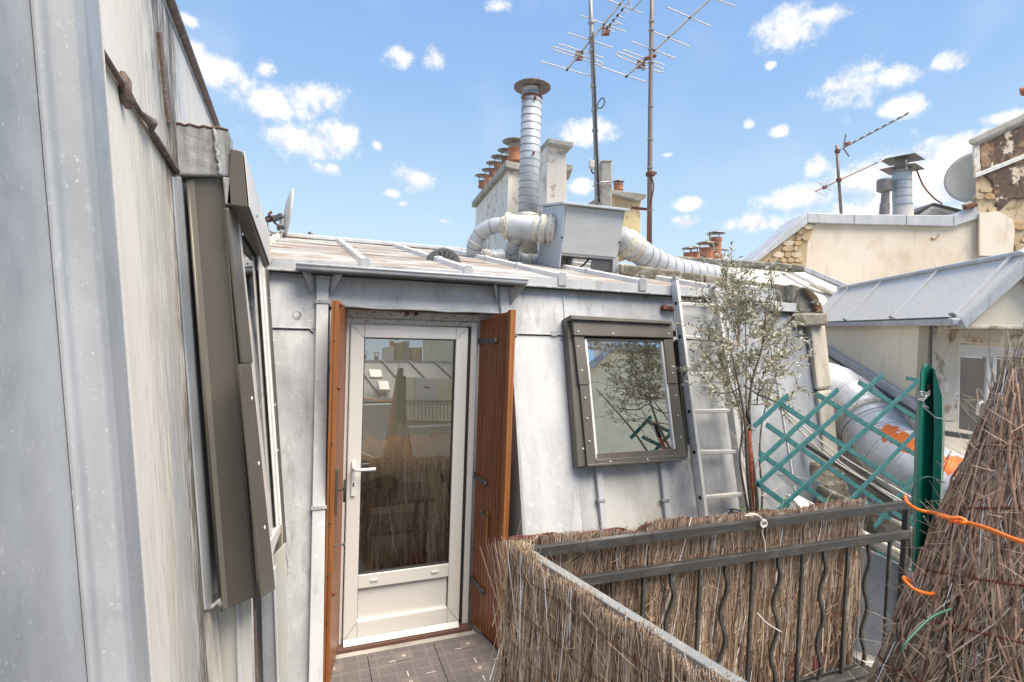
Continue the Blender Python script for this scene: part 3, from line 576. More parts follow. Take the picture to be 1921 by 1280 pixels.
# ---- shutters
def shutter(hinge, outer, zt0, zt1, zb, nplk, label, inner):
    """planks between two edge boards; hinge, outer: (x,y)"""
    h = V((hinge[0], hinge[1], 0)); o = V((outer[0], outer[1], 0)); d = (o - h); w = d.length; d.normalize(); nrm = V((d.y, -d.x, 0)) * (1 if inner else -1)
    th = .028; zt = lambda t: zt0 + (zt1 - zt0) * t
    def pl(t0, t1, o0, thk, lo, m, name, par, lift=0, bev=.002):
        a = h + d * (w * t0) + nrm * o0; b = h + d * (w * t1) + nrm * o0
        q = [a + V((0, 0, lo)), b + V((0, 0, lo)), b + V((0, 0, zt(t1) - lift)), a + V((0, 0, zt(t0) - lift))]
        return obj(name, prism(q, -nrm * thk), m, par, bev=bev)
    core = pl(0.0, 1.0, -.012, .010, zb, 'wood', 'shutter', H, lift=.002); core['label'] = label
    g_ = .0022 / w
    for k in range(nplk):
        t0 = k / (nplk) * .9; t1 = (k + 1) / nplk * .9
        pl(t0 + g_, t1 - g_, 0, .0115, zb, 'wood', 'plank', core, lift=.004 * ((k * 7) % 3), bev=.0025)
    pl(.9 + g_, 1.0, .006, th + .012, zb, 'wood_edge', 'edge_board', core)
    return core, h, d, w, nrm
oR = atY(949, 900, 3.19)
sR, h, d, w, nrm = shutter((1.128, YD - .04), (oR.x, oR.y), 2.075, 2.15, Z0 + .015, 9, 'right shutter folded open, orange brown planks', True)
# the face turned to the doorway carries strap hinges
fd = -1 if (V((0.5, 2.5, 0)) - h).dot(nrm) < 0 else 1
for z, tl in ((1.93, .72), (.98, .5), (.24, .55)):
    p0 = h + nrm * (.008) * fd + V((0, 0, z)); p1 = p0 + d * w * tl * .78 + V((0, 0, .01 if z > 1 else -.02))
    st = obj('strap_hinge', bar(p0, p1, .007, .034, up=(0, 0, 1)), 'iron', sR, bev=.002)
    obj('strap_hinge', bar(p0 + V((0, 0, 0)), p0 + d * .03, .007, .05), 'iron', sR, bev=.002)
    st2 = obj('strap_tip', lathe(p1, [(.022, -.003), (.022, .006), (.012, .014)], 10, axis=nrm * fd), 'iron', sR, smooth=True)
    for q in (.15, .45, .7): obj('bolt', dome(p0 + (p1 - p0) * q + nrm * fd * .004, .007, nrm * fd), 'iron', sR)
lk = h + d * w * .47 + nrm * fd * .008
obj('lock_plate', prism([lk + V((0, 0, .60)), lk + d * .03 + V((0, 0, .60)), lk + d * .03 + V((0, 0, .78)), lk + V((0, 0, .78))], nrm * fd * .006), 'brass', sR, bev=.002)
obj('latch_bolt', tube([lk + V((0, 0, .75)) - d * .07, lk + V((0, 0, .75)) + d * .02 + nrm * fd * .015], .006, 8), 'iron', sR)
obj('latch_knob', lathe(lk + V((0, 0, .75)) - d * .07, [(.012, -.006), (.014, 0), (.012, .006)], 10, axis=d), 'iron', sR, smooth=True)
oL = atY(621, 900, 3.13)
sL, h2, d2, w2, n2 = shutter((.235, YD - .05), (oL.x + .012, oL.y), 2.13, 2.155, Z0 + .015, 9, 'left shutter seen edge on, orange brown wood', False)
e0 = V((oL.x, oL.y, 0))
for z, r_ in ((2.13, .014), (1.66, .012), (.48, .013)):
    obj('knob', lathe(e0 + V((.022, .02, z)), [(.005, 0), (r_, .006), (r_ * .9, .014), (r_ * .4, .02)], 10, axis=(1, -.2, 0)), 'rust', sL, smooth=True)
obj('backplate', prism([e0 + V((.026, .03, .93)), e0 + V((.026, .03, 1.19)), e0 + V((.03, .06, 1.19)), e0 + V((.03, .06, .93))], (.012, 0, 0)), 'iron', sL, bev=.004)
obj('lever', tube([e0 + V((.03, .04, 1.07)), e0 + V((.07, .035, 1.07)), e0 + V((.075, .035, 1.13)), e0 + V((.075, .035, 1.0))], .006, 8), 'iron', sL, smooth=True)
obj('hook', tube([e0 + V((.02, .03, .76)), e0 + V((.08, .03, .755))], .004, 8), 'iron', sL)
obj('hook_knob', lathe(e0 + V((.08, .03, .755)), [(.006, -.006), (.012, 0), (.006, .006)], 10, axis=(1, 0, 0)), 'iron', sL, smooth=True)
for z in (1.93, 1.35, .9, .6, .33): obj('screw', dome(V((oL.x + .0, oL.y - .003, z)), .006, (0, -1, 0)), 'iron', sL)

# ---- roof window in the facade
RW = obj('roof_window', prism([fac(1063, 598, .085), fac(1078, 600, .085), fac(1103, 873, .085), fac(1085, 877, .085)], -FN * .085), 'brown', H, bev=.004)
def rwp(name, px, o, th, m='brown', bev=.003, label=None): return sheet(name, px, fac, o, th, m, RW, bev, label=label)
rwp('side_flashing', [(1272, 636), (1285, 640), (1291, 858), (1284, 862)], .06, .06)
rwp('head_cover', [(1074, 598), (1263, 608), (1263, 634), (1077, 629)], .125, .07)
rwp('head_ledge', [(1070, 591), (1261, 602), (1262, 608), (1073, 599)], .15, .14)
rwp('frame_cover', [(1077, 630), (1096, 631), (1107, 722), (1087, 722)], .112, .05)
rwp('frame_cover', [(1088, 723), (1106, 723), (1119, 872), (1102, 874)], .106, .045)
rwp('frame_cover', [(1245, 636), (1262, 636), (1272, 720), (1254, 720)], .112, .05)
rwp('frame_cover', [(1255, 721), (1272, 721), (1289, 858), (1271, 860)], .106, .045)
rwp('bottom_cover', [(1118, 862), (1272, 853), (1273, 860), (1119, 871)], .112, .06)
rwp('bottom_lip', [(1103, 871), (1290, 860), (1290, 863), (1103, 876)], .118, .11)
rwp('sash_frame', [(1096, 636), (1101, 636), (1122, 860), (1117, 861)], .098, .03, 'alu', .001)
rwp('sash_frame', [(1240, 640), (1245, 640), (1271, 852), (1266, 853)], .098, .03, 'alu', .001)
rwp('sash_frame', [(1100, 634), (1243, 638), (1243, 642), (1100, 638)], .096, .03, 'brown', .001)
rwp('sash_frame', [(1119, 851), (1268, 842), (1268, 853), (1120, 862)], .098, .03, 'brown', .001)
rwp('glass_pane', [(1099, 637), (1242, 641), (1267, 847), (1119, 857)], .084, .004, 'glass_sky', 0)
for px_, py_ in ((1085, 650), (1092, 695), (1098, 746), (1102, 785), (1106, 828), (1094, 842), (1262, 700), (1268, 742), (1272, 780), (1277, 820), (1085, 622), (1150, 626), (1254, 626), (1145, 866), (1215, 862)):
    obj('screw', dome(fac(px_, py_, .128 if py_ < 628 else .114), .0065, FN), 'alu', RW)
b_ = bmesh.new()
for i in range(8):
    y = 610 + i * 4; tube([fac(1052, y, .006), fac(1063, y - 1, .012)], .003, 6, b_)
obj('crimped_lead', b_, 'lead', RW, smooth=True)
for (xa, xb, yt, yb) in ((1118, 1130, 875, 1010), (1239, 1250, 866, 1000)):
    dx = (yb - yt) * .1
    B_ = obj('standing_batten', prism([fac(xa, yt, .035), fac(xb, yt, .035), fac(xb + dx, yb, .035), fac(xa + dx, yb, .035)], -FN * .03), 'zinc_light', H, bev=.006)
    B2 = obj('batten_clip', prism([fac(xa + 4, 936, .042), fac(xb + 6, 936, .042), fac(xb + 6, 942, .042), fac(xa + 4, 942, .042)], -FN * .03), 'lead', H, bev=.003)

# ---- ladder hook and roof vents
obj('ladder_bracket', prism([fac(1245, 572, .05), fac(1270, 576, .05), fac(1270, 582, .05), fac(1245, 580, .05)], -FN * .04), 'rust', H, bev=.003)
obj('bracket_plate', prism([fac(1243, 574, .008), fac(1250, 575, .008), fac(1251, 594, .008), fac(1244, 593, .008)], -FN * .006), 'lead', H, bev=.002)
def roofpt(x, y): return onp(x, y, RP(0, 3.5), V((0, -.176, 1)).normalized())
vp_ = roofpt(834, 492)
half = [vp_ + V((.15 * math.cos(a), 0, -.03 + .155 * math.sin(a))) for a in [math.pi * k / 18 for k in range(19)]]
VT = obj('roof_vent', prism(half, (0, .12, 0)), 'iron', H, bev=.008)
b_ = bmesh.new()
for k in range(7):
    a = math.pi * (k + .5) / 7; c0 = vp_ + V((.055 * math.cos(a), -.001, -.01 + .055 * math.sin(a))); c1 = vp_ + V((.105 * math.cos(a), -.001, -.01 + .105 * math.sin(a)))
    bar(c0, c1, .006, .018, b_, up=(0, 1, 0))
obj('vent_slots', b_, 'black', VT)

# ---- room behind the door
rm = obj('room_wall', box(-.9, 4.0, 9.9, 10.0, -.1, 2.3), 'room', H)
obj('room_wall', box(-.95, -.9, 3.75, 9.9, -.1, 2.9), 'room', H); obj('room_wall', box(4.0, 4.04, 3.9, 9.9, -.1, 2.2), 'room', H)
obj('room_ceiling', box(-.9, 4.0, 3.78, 7.2, 2.26, 2.30), 'room', H)
obj('room_wall', box(1.35, 1.9, 3.7, 3.74, -.1, 2.3), 'room', H)
for k in range(12):
    for q in range(6):
        obj('floor_board', box(-.2 + .2 * k, -.2 + .2 * k + .196, 3.68 + q * 1.07 - (.5 if k % 2 else 0) * (q > 0), 3.68 + (q + 1) * 1.07 - .5 * (k % 2) - .004, -.09, -.06), 'parquet', H)
for x0, x1 in ((-.9, -.2), (2.2, 4.0)): obj('room_floor', box(x0, x1, 3.7, 9.9, -.1, -.062), 'parquet', H)

# ============================================================ LEFT BUILDING
LB = thing('zinc_wall', 'tall blue grey zinc mansard slope close on the left with a brown roof window', 'wall', (-0.35, 1.5, -0.1))
def lquad(name, px, o, th, m, bev=.002, parent=LB, label=None): return sheet(name, px, lef, o, th, m, parent, bev, label=label)
def lslab(name, u0, u1, v0, v1, o, th, m, bev=.002, parent=LB):
    return obj(name, prism([LU(u0, v0, o), LU(u1, v0, o), LU(u1, v1, o), LU(u0, v1, o)], -LN * th), m, parent, bev=bev)
def uv(x, y, o=0.0):
    p = lef(x, y, o) - LP; return p.dot(LD) + 2.0, p.dot(LUP)
VT_ = uv(360, 130)[1]; VB = -2.6
uA = uv(110, 640)[0]; uB = uv(190, 640)[0]
def lsheet(u0, u1, v0, v1, o, m, name='zinc_sheet'):
    bm = bmesh.new(); nu = max(2, int((u1 - u0) / .06)); nv = max(2, int((v1 - v0) / .1)); gg = []
    for j in range(nv + 1):
        gg.append([bm.verts.new(LU(u0 + (u1 - u0) * i / nu, v0 + (v1 - v0) * j / nv, o + .0035 * math.sin(u0 * 5 + i * .8) * math.sin(j * .5 + u1 * 9) * (0 < i < nu) * (0 < j < nv))) for i in range(nu + 1)])
    for j in range(nv):
        for i in range(nu): bm.faces.new((gg[j][i], gg[j][i + 1], gg[j + 1][i + 1], gg[j + 1][i]))
    r_ = bmesh.ops.extrude_face_region(bm, geom=bm.faces[:])
    for v_ in [q for q in r_['geom'] if isinstance(q, bmesh.types.BMVert)]: v_.co -= LN * .015
    return obj(name, bm, m, LB, smooth=False)
M['zinc_left'] = mat('zinc_left_panel', (0.64, 0.60, 0.53), 0.55, 0.0, [((3, 5, 0.4), 6, (0.74, 0.71, 0.65), 0.4, 0.6, 0.85), ((5, 8, 0.5), 7, (0.52, 0.50, 0.46), 0.5, 0.7, 0.6), ((2, 2.5, 0.5), 5, (0.50, 0.53, 0.56), 0.48, 0.62, 0.7), ((50, 50, 14), 5, (0.42, 0.39, 0.34), 0.62, 0.72, 0.5)], (3.0, 0.15, 4), spec=0.3)
stain_band(M['zinc_left'], [(lef(288, 20), lef(316, 230), .17, .95), (lef(331, 345), lef(376, 1120), .13, .95), (lef(306, 330), lef(352, 1150), .30, .4), (lef(180, 700), lef(225, 1280), .05, .25)])
lsheet(-1.6, uA, VB, VT_, 0, 'zinc_dark')
# batten seam: flange, raised roll
sec = [(-.004, 0), (0, .010), (.022, .013), (.036, .040), (.060, .045), (uB - uA - .02, .040), (uB - uA - .008, .012), (uB - uA + .004, .010), (uB - uA + .006, 0)]
obj('standing_batten', loft([LU(uA + a, VB, b) for a, b in sec], [LU(uA + a, VT_ + .0, b) for a, b in sec]), 'zinc_dark', LB, bev=.005)
obj('batten_edge', prism([LU(uB - .022, VB, .043), LU(uB - .004, VB, .030), LU(uB - .004, VT_, .030), LU(uB - .022, VT_, .043)], -LN * .006), 'zinc_light', LB, bev=.002)
# pale panel, split by the sloping folded seam
c0 = uv(160, 65); c1 = uv(325, 322)
uC = uv(372, 700)[0]
lo_ = [LU(uB, VB), LU(uC, VB), LU(uC, c1[1] - .0), LU(uB, c0[1])]
obj('zinc_sheet', prism(lo_, -LN * .015), 'zinc_left', LB)
slope = (c1[1] - c0[1]) / (c1[0] - c0[0])
uE = 4.2
hi_ = [LU(uB, c0[1], .005), LU(c1[0] + .02, c1[1], .005), LU(c1[0] + .02, VT_, .005), LU(uB, VT_, .005)]
obj('zinc_sheet', prism(hi_, -LN * .02), 'zinc_left', LB)
obj('zinc_sheet', prism([LU(c1[0] + .021, c1[1] - .05, .004), LU(uE, c1[1] - .05, .004), LU(uE, VT_, .004), LU(c1[0] + .021, VT_, .004)], -LN * .02), 'zinc_left', LB)
sp = [LU(c0[0] + (c1[0] - c0[0]) * t, c0[1] + (c1[1] - c0[1]) * t, .010 + (.012 if abs(t - .5) < .06 else 0)) for t in [k / 14 for k in range(15)]]
obj('folded_seam', tube(sp, [.006 + (.007 if k in (7,) else .003 * (k > 8)) for k in range(15)], 8), 'seam_rust', LB, smooth=True)
kp = lef(236, 172, .012); obj('solder_lump', lathe(kp, [(.004, -.04), (.014, -.02), (.011, 0), (.016, .015), (.005, .035)], 8, axis=(LD * .4 - LUP)), 'seam_rust', LB, smooth=True)
# dark vertical seam above the lead patch
lquad('folded_seam', [(300, 60), (304, 60), (325, 232), (318, 232)], .014, .012, 'seam_rust')
# stained strip beside the window
lquad('flashing_strip', [(325, 332), (385, 332), (440, 1143), (386, 1145)], .007, .006, 'zinc_dark')
# top edge roll
obj('ridge_roll', tube([LU(-1.6, VT_, .01), LU(uE, VT_, .01)], .02, 10), 'seam_rust', LB, smooth=True)
obj('ridge_strip', prism([LU(-1.6, VT_ - .02, .008), LU(uE, VT_ - .02, .008), LU(uE, VT_ + .03, -.2), LU(-1.6, VT_ + .03, -.2)], (0, 0, -.02)), 'lead', LB)
obj('far_slope', loft([LU(2.8, VB, -.01), LU(uE, VB, -.01), LU(uE, VT_, -.01), LU(2.8, VT_, -.01)], [LU(2.8, VB, -.05), LU(uE, VB, -.05), LU(uE, VT_, -.05), LU(2.8, VT_, -.05)]), 'zinc', LB)
obj('rear_mass', loft([LU(-1.6, VB, -.06), LU(uE, VB, -.06), LU(uE, VT_ - .02, -.06), LU(-1.6, VT_ - .02, -.06)], [LU(-1.6, VB, -2.5), LU(uE, VB, -2.5), LU(uE, VT_ + .4, -2.5), LU(-1.6, VT_ + .4, -2.5)]), 'zinc_dark', LB)
# lead patch above the window corner: a box with a hammered seam
yP = 2.03
LPt = [atY(319, 231, yP), atY(428, 243, yP), atY(432, 331, yP), atY(325, 328, yP)]
obj('lead_patch', prism(LPt, (0, .12, 0)), 'lead', LB, bev=.006)
for xa, ya, xb, yb in ((322, 232, 329, 326), (402, 242, 413, 330)):
    p = []; rr = random.Random(3)
    for k in range(15):
        t = k / 14; q = atY(xa + (xb - xa) * t + rr.uniform(-3, 3), ya + (yb - ya) * t, yP - .004); p.append(q)
    obj('hammered_seam', tube(p, [.004 + .004 * rr.random() for _ in p], 6), 'seam_rust' if xa < 400 else 'lead', LB, smooth=True)
rr = random.Random(9)
obj('patch_edge', tube([atY(319 + (428 - 319) * k / 12, 231 + 12 * k / 12 + rr.uniform(-2, 2), yP) for k in range(13)], .004, 6), 'seam_rust', LB, smooth=True)

# --- the brown roof window of the left wall
Yc = 2.05
LWn = obj('roof_window', prism([atY(352, 335, Yc), atY(416, 331, Yc), atY(418, 334, Yc), atY(480, 1120, Yc), atY(416, 1147, Yc), atY(384, 740, Yc)], (0, .02, 0)), 'brown', LB, bev=.004)
obj('casing_fold', prism([atY(352, 337, Yc - .002), atY(364, 337, Yc - .002), atY(428, 1140, Yc - .002), atY(417, 1144, Yc - .002), atY(385, 740, Yc - .002)], (0, .002, 0)), 'brown_mid', LWn)
obj('casing_fold', tube([atY(352, 336, Yc), atY(383, 740, Yc), atY(415, 1146, Yc)], .006, 8), 'brown', LWn, smooth=True)
obj('casing_fold', tube([atY(417, 334, Yc), atY(448, 730, Yc), atY(480, 1122, Yc)], .006, 8), 'brown', LWn, smooth=True)
obj('window_body', loft([atY(418, 340, Yc + .02), atY(480, 1115, Yc + .02), atY(420, 1140, Yc + .02), atY(356, 340, Yc + .02)],
    [q + LD * .72 for q in (atY(416, 340, Yc + .02), atY(476, 1115, Yc + .02), atY(420, 1140, Yc + .02), atY(356, 340, Yc + .02))]), 'brown', LWn)
# sash plane, pushed out at the bottom
s0 = atY(430, 390, 2.05); s1 = atY(500, 1118, 2.05)
SN = (s0 - s1).cross(atY(500, 506, 2.8) - s0).normalized()
if SN.x < 0: SN = -SN
def sas(x, y, o=0.0): return onp(x, y, s0 + SN * o, SN)
def sq(name, px, o, th, m, bev=.003, label=None): return sheet(name, px, sas, o, th, m, LWn, bev, n=SN, label=label)
sq('sash_body', [(440, 395), (503, 505), (534, 1010), (515, 1095)], -.022, .05, 'brown_mid')
sq('frame_cover', [(428, 390), (444, 390), (475, 680), (458, 681)], .004, .012, 'brown')
sq('frame_cover', [(452, 684), (472, 684), (517, 1106), (495, 1120)], .014, .012, 'brown')
sq('sash_frame', [(443, 400), (450, 412), (512, 1010), (516, 1090), (508, 1020)], .0, .010, 'brown_pale')
sq('glass_pane', [(450, 420), (490, 470), (526, 988), (508, 1010)], -.012, .004, 'glass_far', 0)
sq('sash_bar', [(487, 478), (492, 492), (527, 985), (523, 992)], .004, .01, 'alu')
sq('sash_bar', [(495, 500), (498, 506), (531, 984), (529, 986)], .010, .01, 'alu')
sq('frame_cover', [(499, 505), (504, 507), (538, 1018), (531, 1024), (531, 985)], .014, .012, 'brown')
sq('sash_bottom', [(509, 1012), (526, 984), (529, 992), (512, 1040)], .004, .04, 'brown_pale')
for px_, py_ in ((472, 748), (485, 870), (496, 990)): obj('screw', dome(sas(px_, py_, .016), .008, SN), 'alu', LWn)
for px_, py_ in ((455, 440), (509, 560), (513, 640), (516, 760), (521, 845)): obj('screw', dome(sas(px_, py_, .016), .006, SN), 'alu', LWn)
# hood
ha = [atY(x, y, 2.02) for x, y in ((432, 277), (455, 283), (465, 389), (424, 384))]
hb = [atY(x, y, 2.80) for x, y in ((494, 436), (504, 441), (505, 499), (496, 504))]
obj('hood', loft(ha, hb), 'brown', LWn, bev=.004)
hn = (ha[2] - ha[1]).cross(hb[1] - ha[1]).normalized(); hn = hn if hn.x > 0 else -hn
fa = [ha[1] + hn * .002, ha[2] + hn * .002]; ux = hb[1] - ha[1]
obj('hood_lit_front', prism([ha[1] + hn * .003, ha[2] + hn * .003, hb[2] + hn * .003, hb[1] + hn * .003], hn * .003), 'brown_pale', LWn, bev=.001)  # paler sheet: sky light on the hood's front put into the colour
obj('hood_flap', prism([atY(417, 332, 2.02), atY(432, 333, 2.02), atY(436, 384, 2.02), atY(422, 384, 2.02)], (0, .06, 0)), 'lead', LWn, bev=.004)
for t, k in ((.25, .75), (.85, .9)): obj('screw', dome(fa[0] + (fa[1] - fa[0]) * k + ux * t + LN * .006, .006, LN), 'black', LWn)
# below the window
obj('lead_dressing', tube([atY(384, 1143, Yc), atY(392, 1136, Yc), atY(400, 1139, Yc), atY(410, 1128, Yc - .01), atY(414, 1142, Yc)], [.007, .014, .010, .013, .009], 7), 'lead', LB, smooth=True)
b0 = onp
def below(name, pxs, Y, th, m): return obj(name, prism([atY(x, y, Y) for x, y in pxs], (0, th, 0)), m, LB, bev=.003)
below('lower_sheet', [(400, 1120), (470, 1100), (476, 1420), (420, 1420)], 2.16, .02, 'zinc_warm')
below('lower_fold', [(440, 1100), (446, 1100), (460, 1420), (450, 1420)], 2.14, .02, 'zinc_light')
below('lower_sheet', [(386, 1140), (404, 1120), (432, 1420), (405, 1420)], 2.12, .02, 'stain')
below('lower_fold', [(473, 1090), (478, 1090), (488, 1420), (483, 1420)], 2.17, .02, 'seam_rust')
below('standing_batten', [(488, 1080), (512, 1070), (524, 1420), (497, 1420)], 2.25, .05, 'zinc_dark')
below('batten_edge', [(511, 1070), (517, 1065), (529, 1420), (524, 1420)], 2.24, .04, 'zinc_light')
below('lower_sheet', [(474, 1085), (535, 1020), (546, 1420), (484, 1420)], 2.31, .02, 'zinc_warm')
obj('hanging_wire', tube(spline([sas(527, 1020, .0), sas(537, 1045, .0), sas(540, 1075, .0), sas(528, 1092, .0)]), .0018, 6), 'wire', LB, smooth=True)

# ============================================================ THINGS ON THE ROOF
def ring_pts(pts, spacing):
    pts = [V(p) for p in pts]; out = []; acc = 0
    for a, b in zip(pts[:-1], pts[1:]):
        L = (b - a).length; t = spacing - acc
        while t < L: out.append((a + (b - a) * (t / L), (b - a).normalized())); t += spacing
        acc = (acc + L) % spacing
    return out
def duct(name, pts, r, m, par, rib=.09, n=6, seam='seam', rr_=1.02, seg=22):
    sp = spline(pts, n); o = obj(name, tube(sp, r, seg), m, par, smooth=True)
    b = bmesh.new(); R0 = r if not isinstance(r, list) else r[0]
    if len(ring_pts(sp, rib)) < 4: rib = rib / 3
    for p, d in ring_pts(sp, rib):
        d = (d + V((0, 0, .12))).normalized(); lathe(p, [(R0 * .98, -.006), (R0 * rr_ + .002, -.003), (R0 * rr_ + .002, .003), (R0 * .98, .006)], seg, b, d)
    obj('duct_rib', b, m if seam is None else seam, par, smooth=False)
    return o
def collar(p, d, r, w, par, m='mastic', seed=1):
    rr = random.Random(seed); prof = [(r * .9, -w / 2)] + [(r * (1 + rr.uniform(-.02, .07)), -w / 2 + w * k / 7) for k in range(1, 7)] + [(r * .9, w / 2)]
    return obj('mastic_collar', lathe(p, prof, 22, None, d), m, par, smooth=True)

# metal cabinet with ducts
CB = thing('extractor_cabinet', 'grey sheet metal extractor cabinet on the roof with round ducts plugged into its sides', 'extractor', roofpt(1100, 500))
dF, dB = 5.25, 5.85
fr = [dep(1060, 383, dF), dep(1174, 395, dF), dep(1157, 488, dF), dep(1051, 479, dF)]
bk = [dep(1020, 388, dB), dep(1130, 400, dB), dep(1118, 490, dB), dep(1012, 480, dB)]
obj('cabinet_body', loft(fr, bk), 'box', CB, bev=.006)
side = [dep(1018, 389, dB - .02), dep(1059, 384, dF - .002), dep(1049, 503, dF - .002), dep(1008, 498, dB - .02)]
obj('side_panel', prism(side, XC * .012), 'box_blue', CB, bev=.004)
e_ = [dep(1063, 387, dF - .012), dep(1168, 398, dF - .012), dep(1153, 483, dF - .012), dep(1053, 474, dF - .012)]
obj('front_panel', prism(e_, FW * .012), 'box', CB, bev=.004)
lid = [dep(1056, 378, dF - .06), dep(1182, 392, dF - .06), dep(1140, 397, dB + .05), dep(1010, 384, dB + .05)]
obj('lid', prism(lid, (0, 0, -.022)), 'box_blue', CB, bev=.004)
obj('support_leg', prism([dep(1150, 480, dF), dep(1161, 484, dF), dep(1158, 512, dF), dep(1149, 512, dF)], FW * .03), 'box', CB, bev=.003)
obj('outlet_hood', loft([dep(1110, 484, dF + .02), dep(1156, 488, dF + .02), dep(1150, 509, dF + .02), dep(1107, 505, dF + .02)], [dep(1110, 484, dF + .35), dep(1156, 488, dF + .35), dep(1150, 509, dF + .35), dep(1107, 505, dF + .35)]), 'iron', CB, bev=.004)
obj('cable', tube(spline([dep(1106, 484, 5.4), dep(1098, 494, 5.4), dep(1085, 503, 5.4), dep(1062, 503, 5.4)]), .009, 7), 'black', CB, smooth=True)
for px_, py_ in ((1054, 446), (1162, 455)): obj('screw', dome(dep(px_, py_, dF - .014), .012, -FW), 'black', CB)
for px_, py_ in ((1015, 477), (1027, 478), (1040, 478)): obj('screw', dome(dep(px_, py_ , 5.4 + (1049 - px_) * .01), .009, -FW), 'seam', CB)
# large collar duct plugged into the side
pA, pB = dep(1040, 432, 5.55), dep(948, 424, 5.62)
duct('wide_duct', [pA, (pA + pB) / 2, pB], .125, 'duct', CB, .018, 4, None, 1.006)
dd = (pB - pA).normalized()
collar(pA + dd * .02, dd, .155, .09, CB, seed=2); collar(pA + dd * .12, dd, .148, .07, CB, seed=3); collar(pA + dd * .20, dd, .135, .05, CB, seed=4); collar(pB - dd * .02, dd, .137, .05, CB, seed=6)
# bent duct
P = [dep(950, 424, 5.66), dep(925, 424, 5.7), dep(903, 437, 5.75), dep(892, 457, 5.8), dep(889, 473, 5.85), dep(893, 482, 5.9), dep(910, 484, 5.95), dep(930, 484, 6.0)]
sp_ = spline(P, 5)
duct('bent_duct', P, .083, 'duct', CB, .16, 6)
collar(P[0], (P[1] - P[0]), .098, .11, CB, seed=7); collar(P[3] , (P[3] - P[2]), .088, .05, CB, seed=8); collar(P[6], (P[7] - P[6]), .094, .10, CB, seed=9)
P = [dep(972, 430, 5.7), dep(968, 448, 5.72), dep(962, 462, 5.78), dep(963, 476, 5.85), dep(975, 486, 5.9), dep(1000, 488, 5.95), dep(1020, 488, 6.0)]
duct('bent_duct', P, .075, 'duct', CB, .13, 6)
collar(P[3], (P[4] - P[3]), .08, .04, CB, seed=10); collar(P[5] - XC * .05, (P[6] - P[5]), .088, .09, CB, seed=11); collar(P[1], P[1] - P[0], .082, .05, CB, seed=12)
duct('low_duct', [dep(900, 486, 6.15), dep(960, 482, 6.2), dep(1008, 478, 6.2)], .098, 'duct', CB, .3, 4)
duct('low_duct', [dep(985, 478, 6.1), dep(1040, 482, 6.05), dep(1075, 487, 6.0)], .088, 'duct', CB, .3, 4)
collar(dep(1052, 491, 5.6), XC, .075, .10, CB, seed=13)
# duct leaving on the right, running over the roof
P = [dep(1160, 446, 5.6), dep(1190, 466, 5.7), dep(1220, 485, 5.85), dep(1255, 502, 6.0), dep(1300, 512, 6.2), dep(1350, 520, 6.4)]
duct('long_duct', P, .135, 'duct', CB, .13, 6)
collar(P[0] + (P[1] - P[0]) * .55, P[1] - P[0], .148, .12, CB, seed=14); collar(P[1], P[2] - P[1], .14, .08, CB, seed=15)

# tall spiral flue
SF = thing('flue_pipe', 'tall round ribbed metal flue with a wide rusty rain cap', 'chimney pipe', roofpt(985, 480))
top, bot = dep(998, 176, 6.0), dep(990, 405, 6.0)
ax = (top - bot).normalized()
obj('pipe', tube([bot, bot + (top - bot) * .5 + XC * .003, top], .112, 26), 'duct', SF, smooth=True)
b_ = bmesh.new(); L_ = (top - bot).length; k = 0.0
while k < L_ - .08:
    lathe(bot + ax * (k + .04), [(.111, -.005), (.1165, -.002), (.1165, .002), (.111, .005)], 26, b_, (ax + XC * .05).normalized()); k += .082
obj('spiral_rib', b_, 'seam', SF)
obj('neck_sleeve', lathe(top, [(.106, -.12), (.106, .05), (.095, .05)], 26, None, ax), 'box', SF, smooth=False)
obj('clamp_ring', lathe(top - ax * .05, [(.118, -.012), (.122, 0), (.118, .012)], 26, None, ax), 'rust', SF)
for s in (-1, 1): obj('cap_strut', tube([top - ax * .06 + XC * s * .10 * (s > 0) - FW * .08 + XC * (.0 if s > 0 else -.02), top + ax * .13 + XC * s * .06 * (s > 0) - FW * .1], .007, 6), 'rust', SF)
obj('rain_cap', lathe(top + ax * .085, [(.208, -.02), (.208, -.012), (.12, .018), (.03, .035), (.001, .037), (.001, .027), (.1, .008), (.2, -.018)], 36, None, ax), 'cap_dark', SF, smooth=True)
collar(dep(992, 332, 6.0), ax, .112, .02, SF, 'duct')
for px_, py_ in ((1004, 183), (1001, 287), (983, 183)): obj('rust_lump', lathe(dep(px_, py_, 5.88), [(.004, -.014), (.02, -.006), (.016, .01), (.004, .016)], 8, None, XC), 'rust', SF)
obj('flue_base', lathe(bot, [(.125, -.5), (.125, 0), (.112, .02)], 26, None, ax), 'mastic', SF, smooth=True)

# chimney stacks: polygon front + receding side
def block(front, back, m, par, name='stack_wall', bev=.01): return obj(name, loft(front, back), m, par, bev=bev)
WS = thing('chimney_stack', 'long cream chimney stack with a grey coping and a row of capped terracotta pots', 'chimney', dep(930, 480, 9))
A = dep(893, 389, 10.6); A2 = dep(893, 476, 10.6); Bt = dep(954, 318, 8.4); Bb = dep(954, 500, 8.4); Ct = dep(978, 316, 8.5); Cb = dep(978, 500, 8.5)
def down(p, z): return V((p.x, p.y, z))
zt = Bt.z; zb_ = 1.5
q0, q1, q2 = V((A.x, A.y, 0)), V((Bt.x, Bt.y, 0)), V((Bt.x + .55, Bt.y + .1, 0)); q3 = q0 + (q2 - q1)
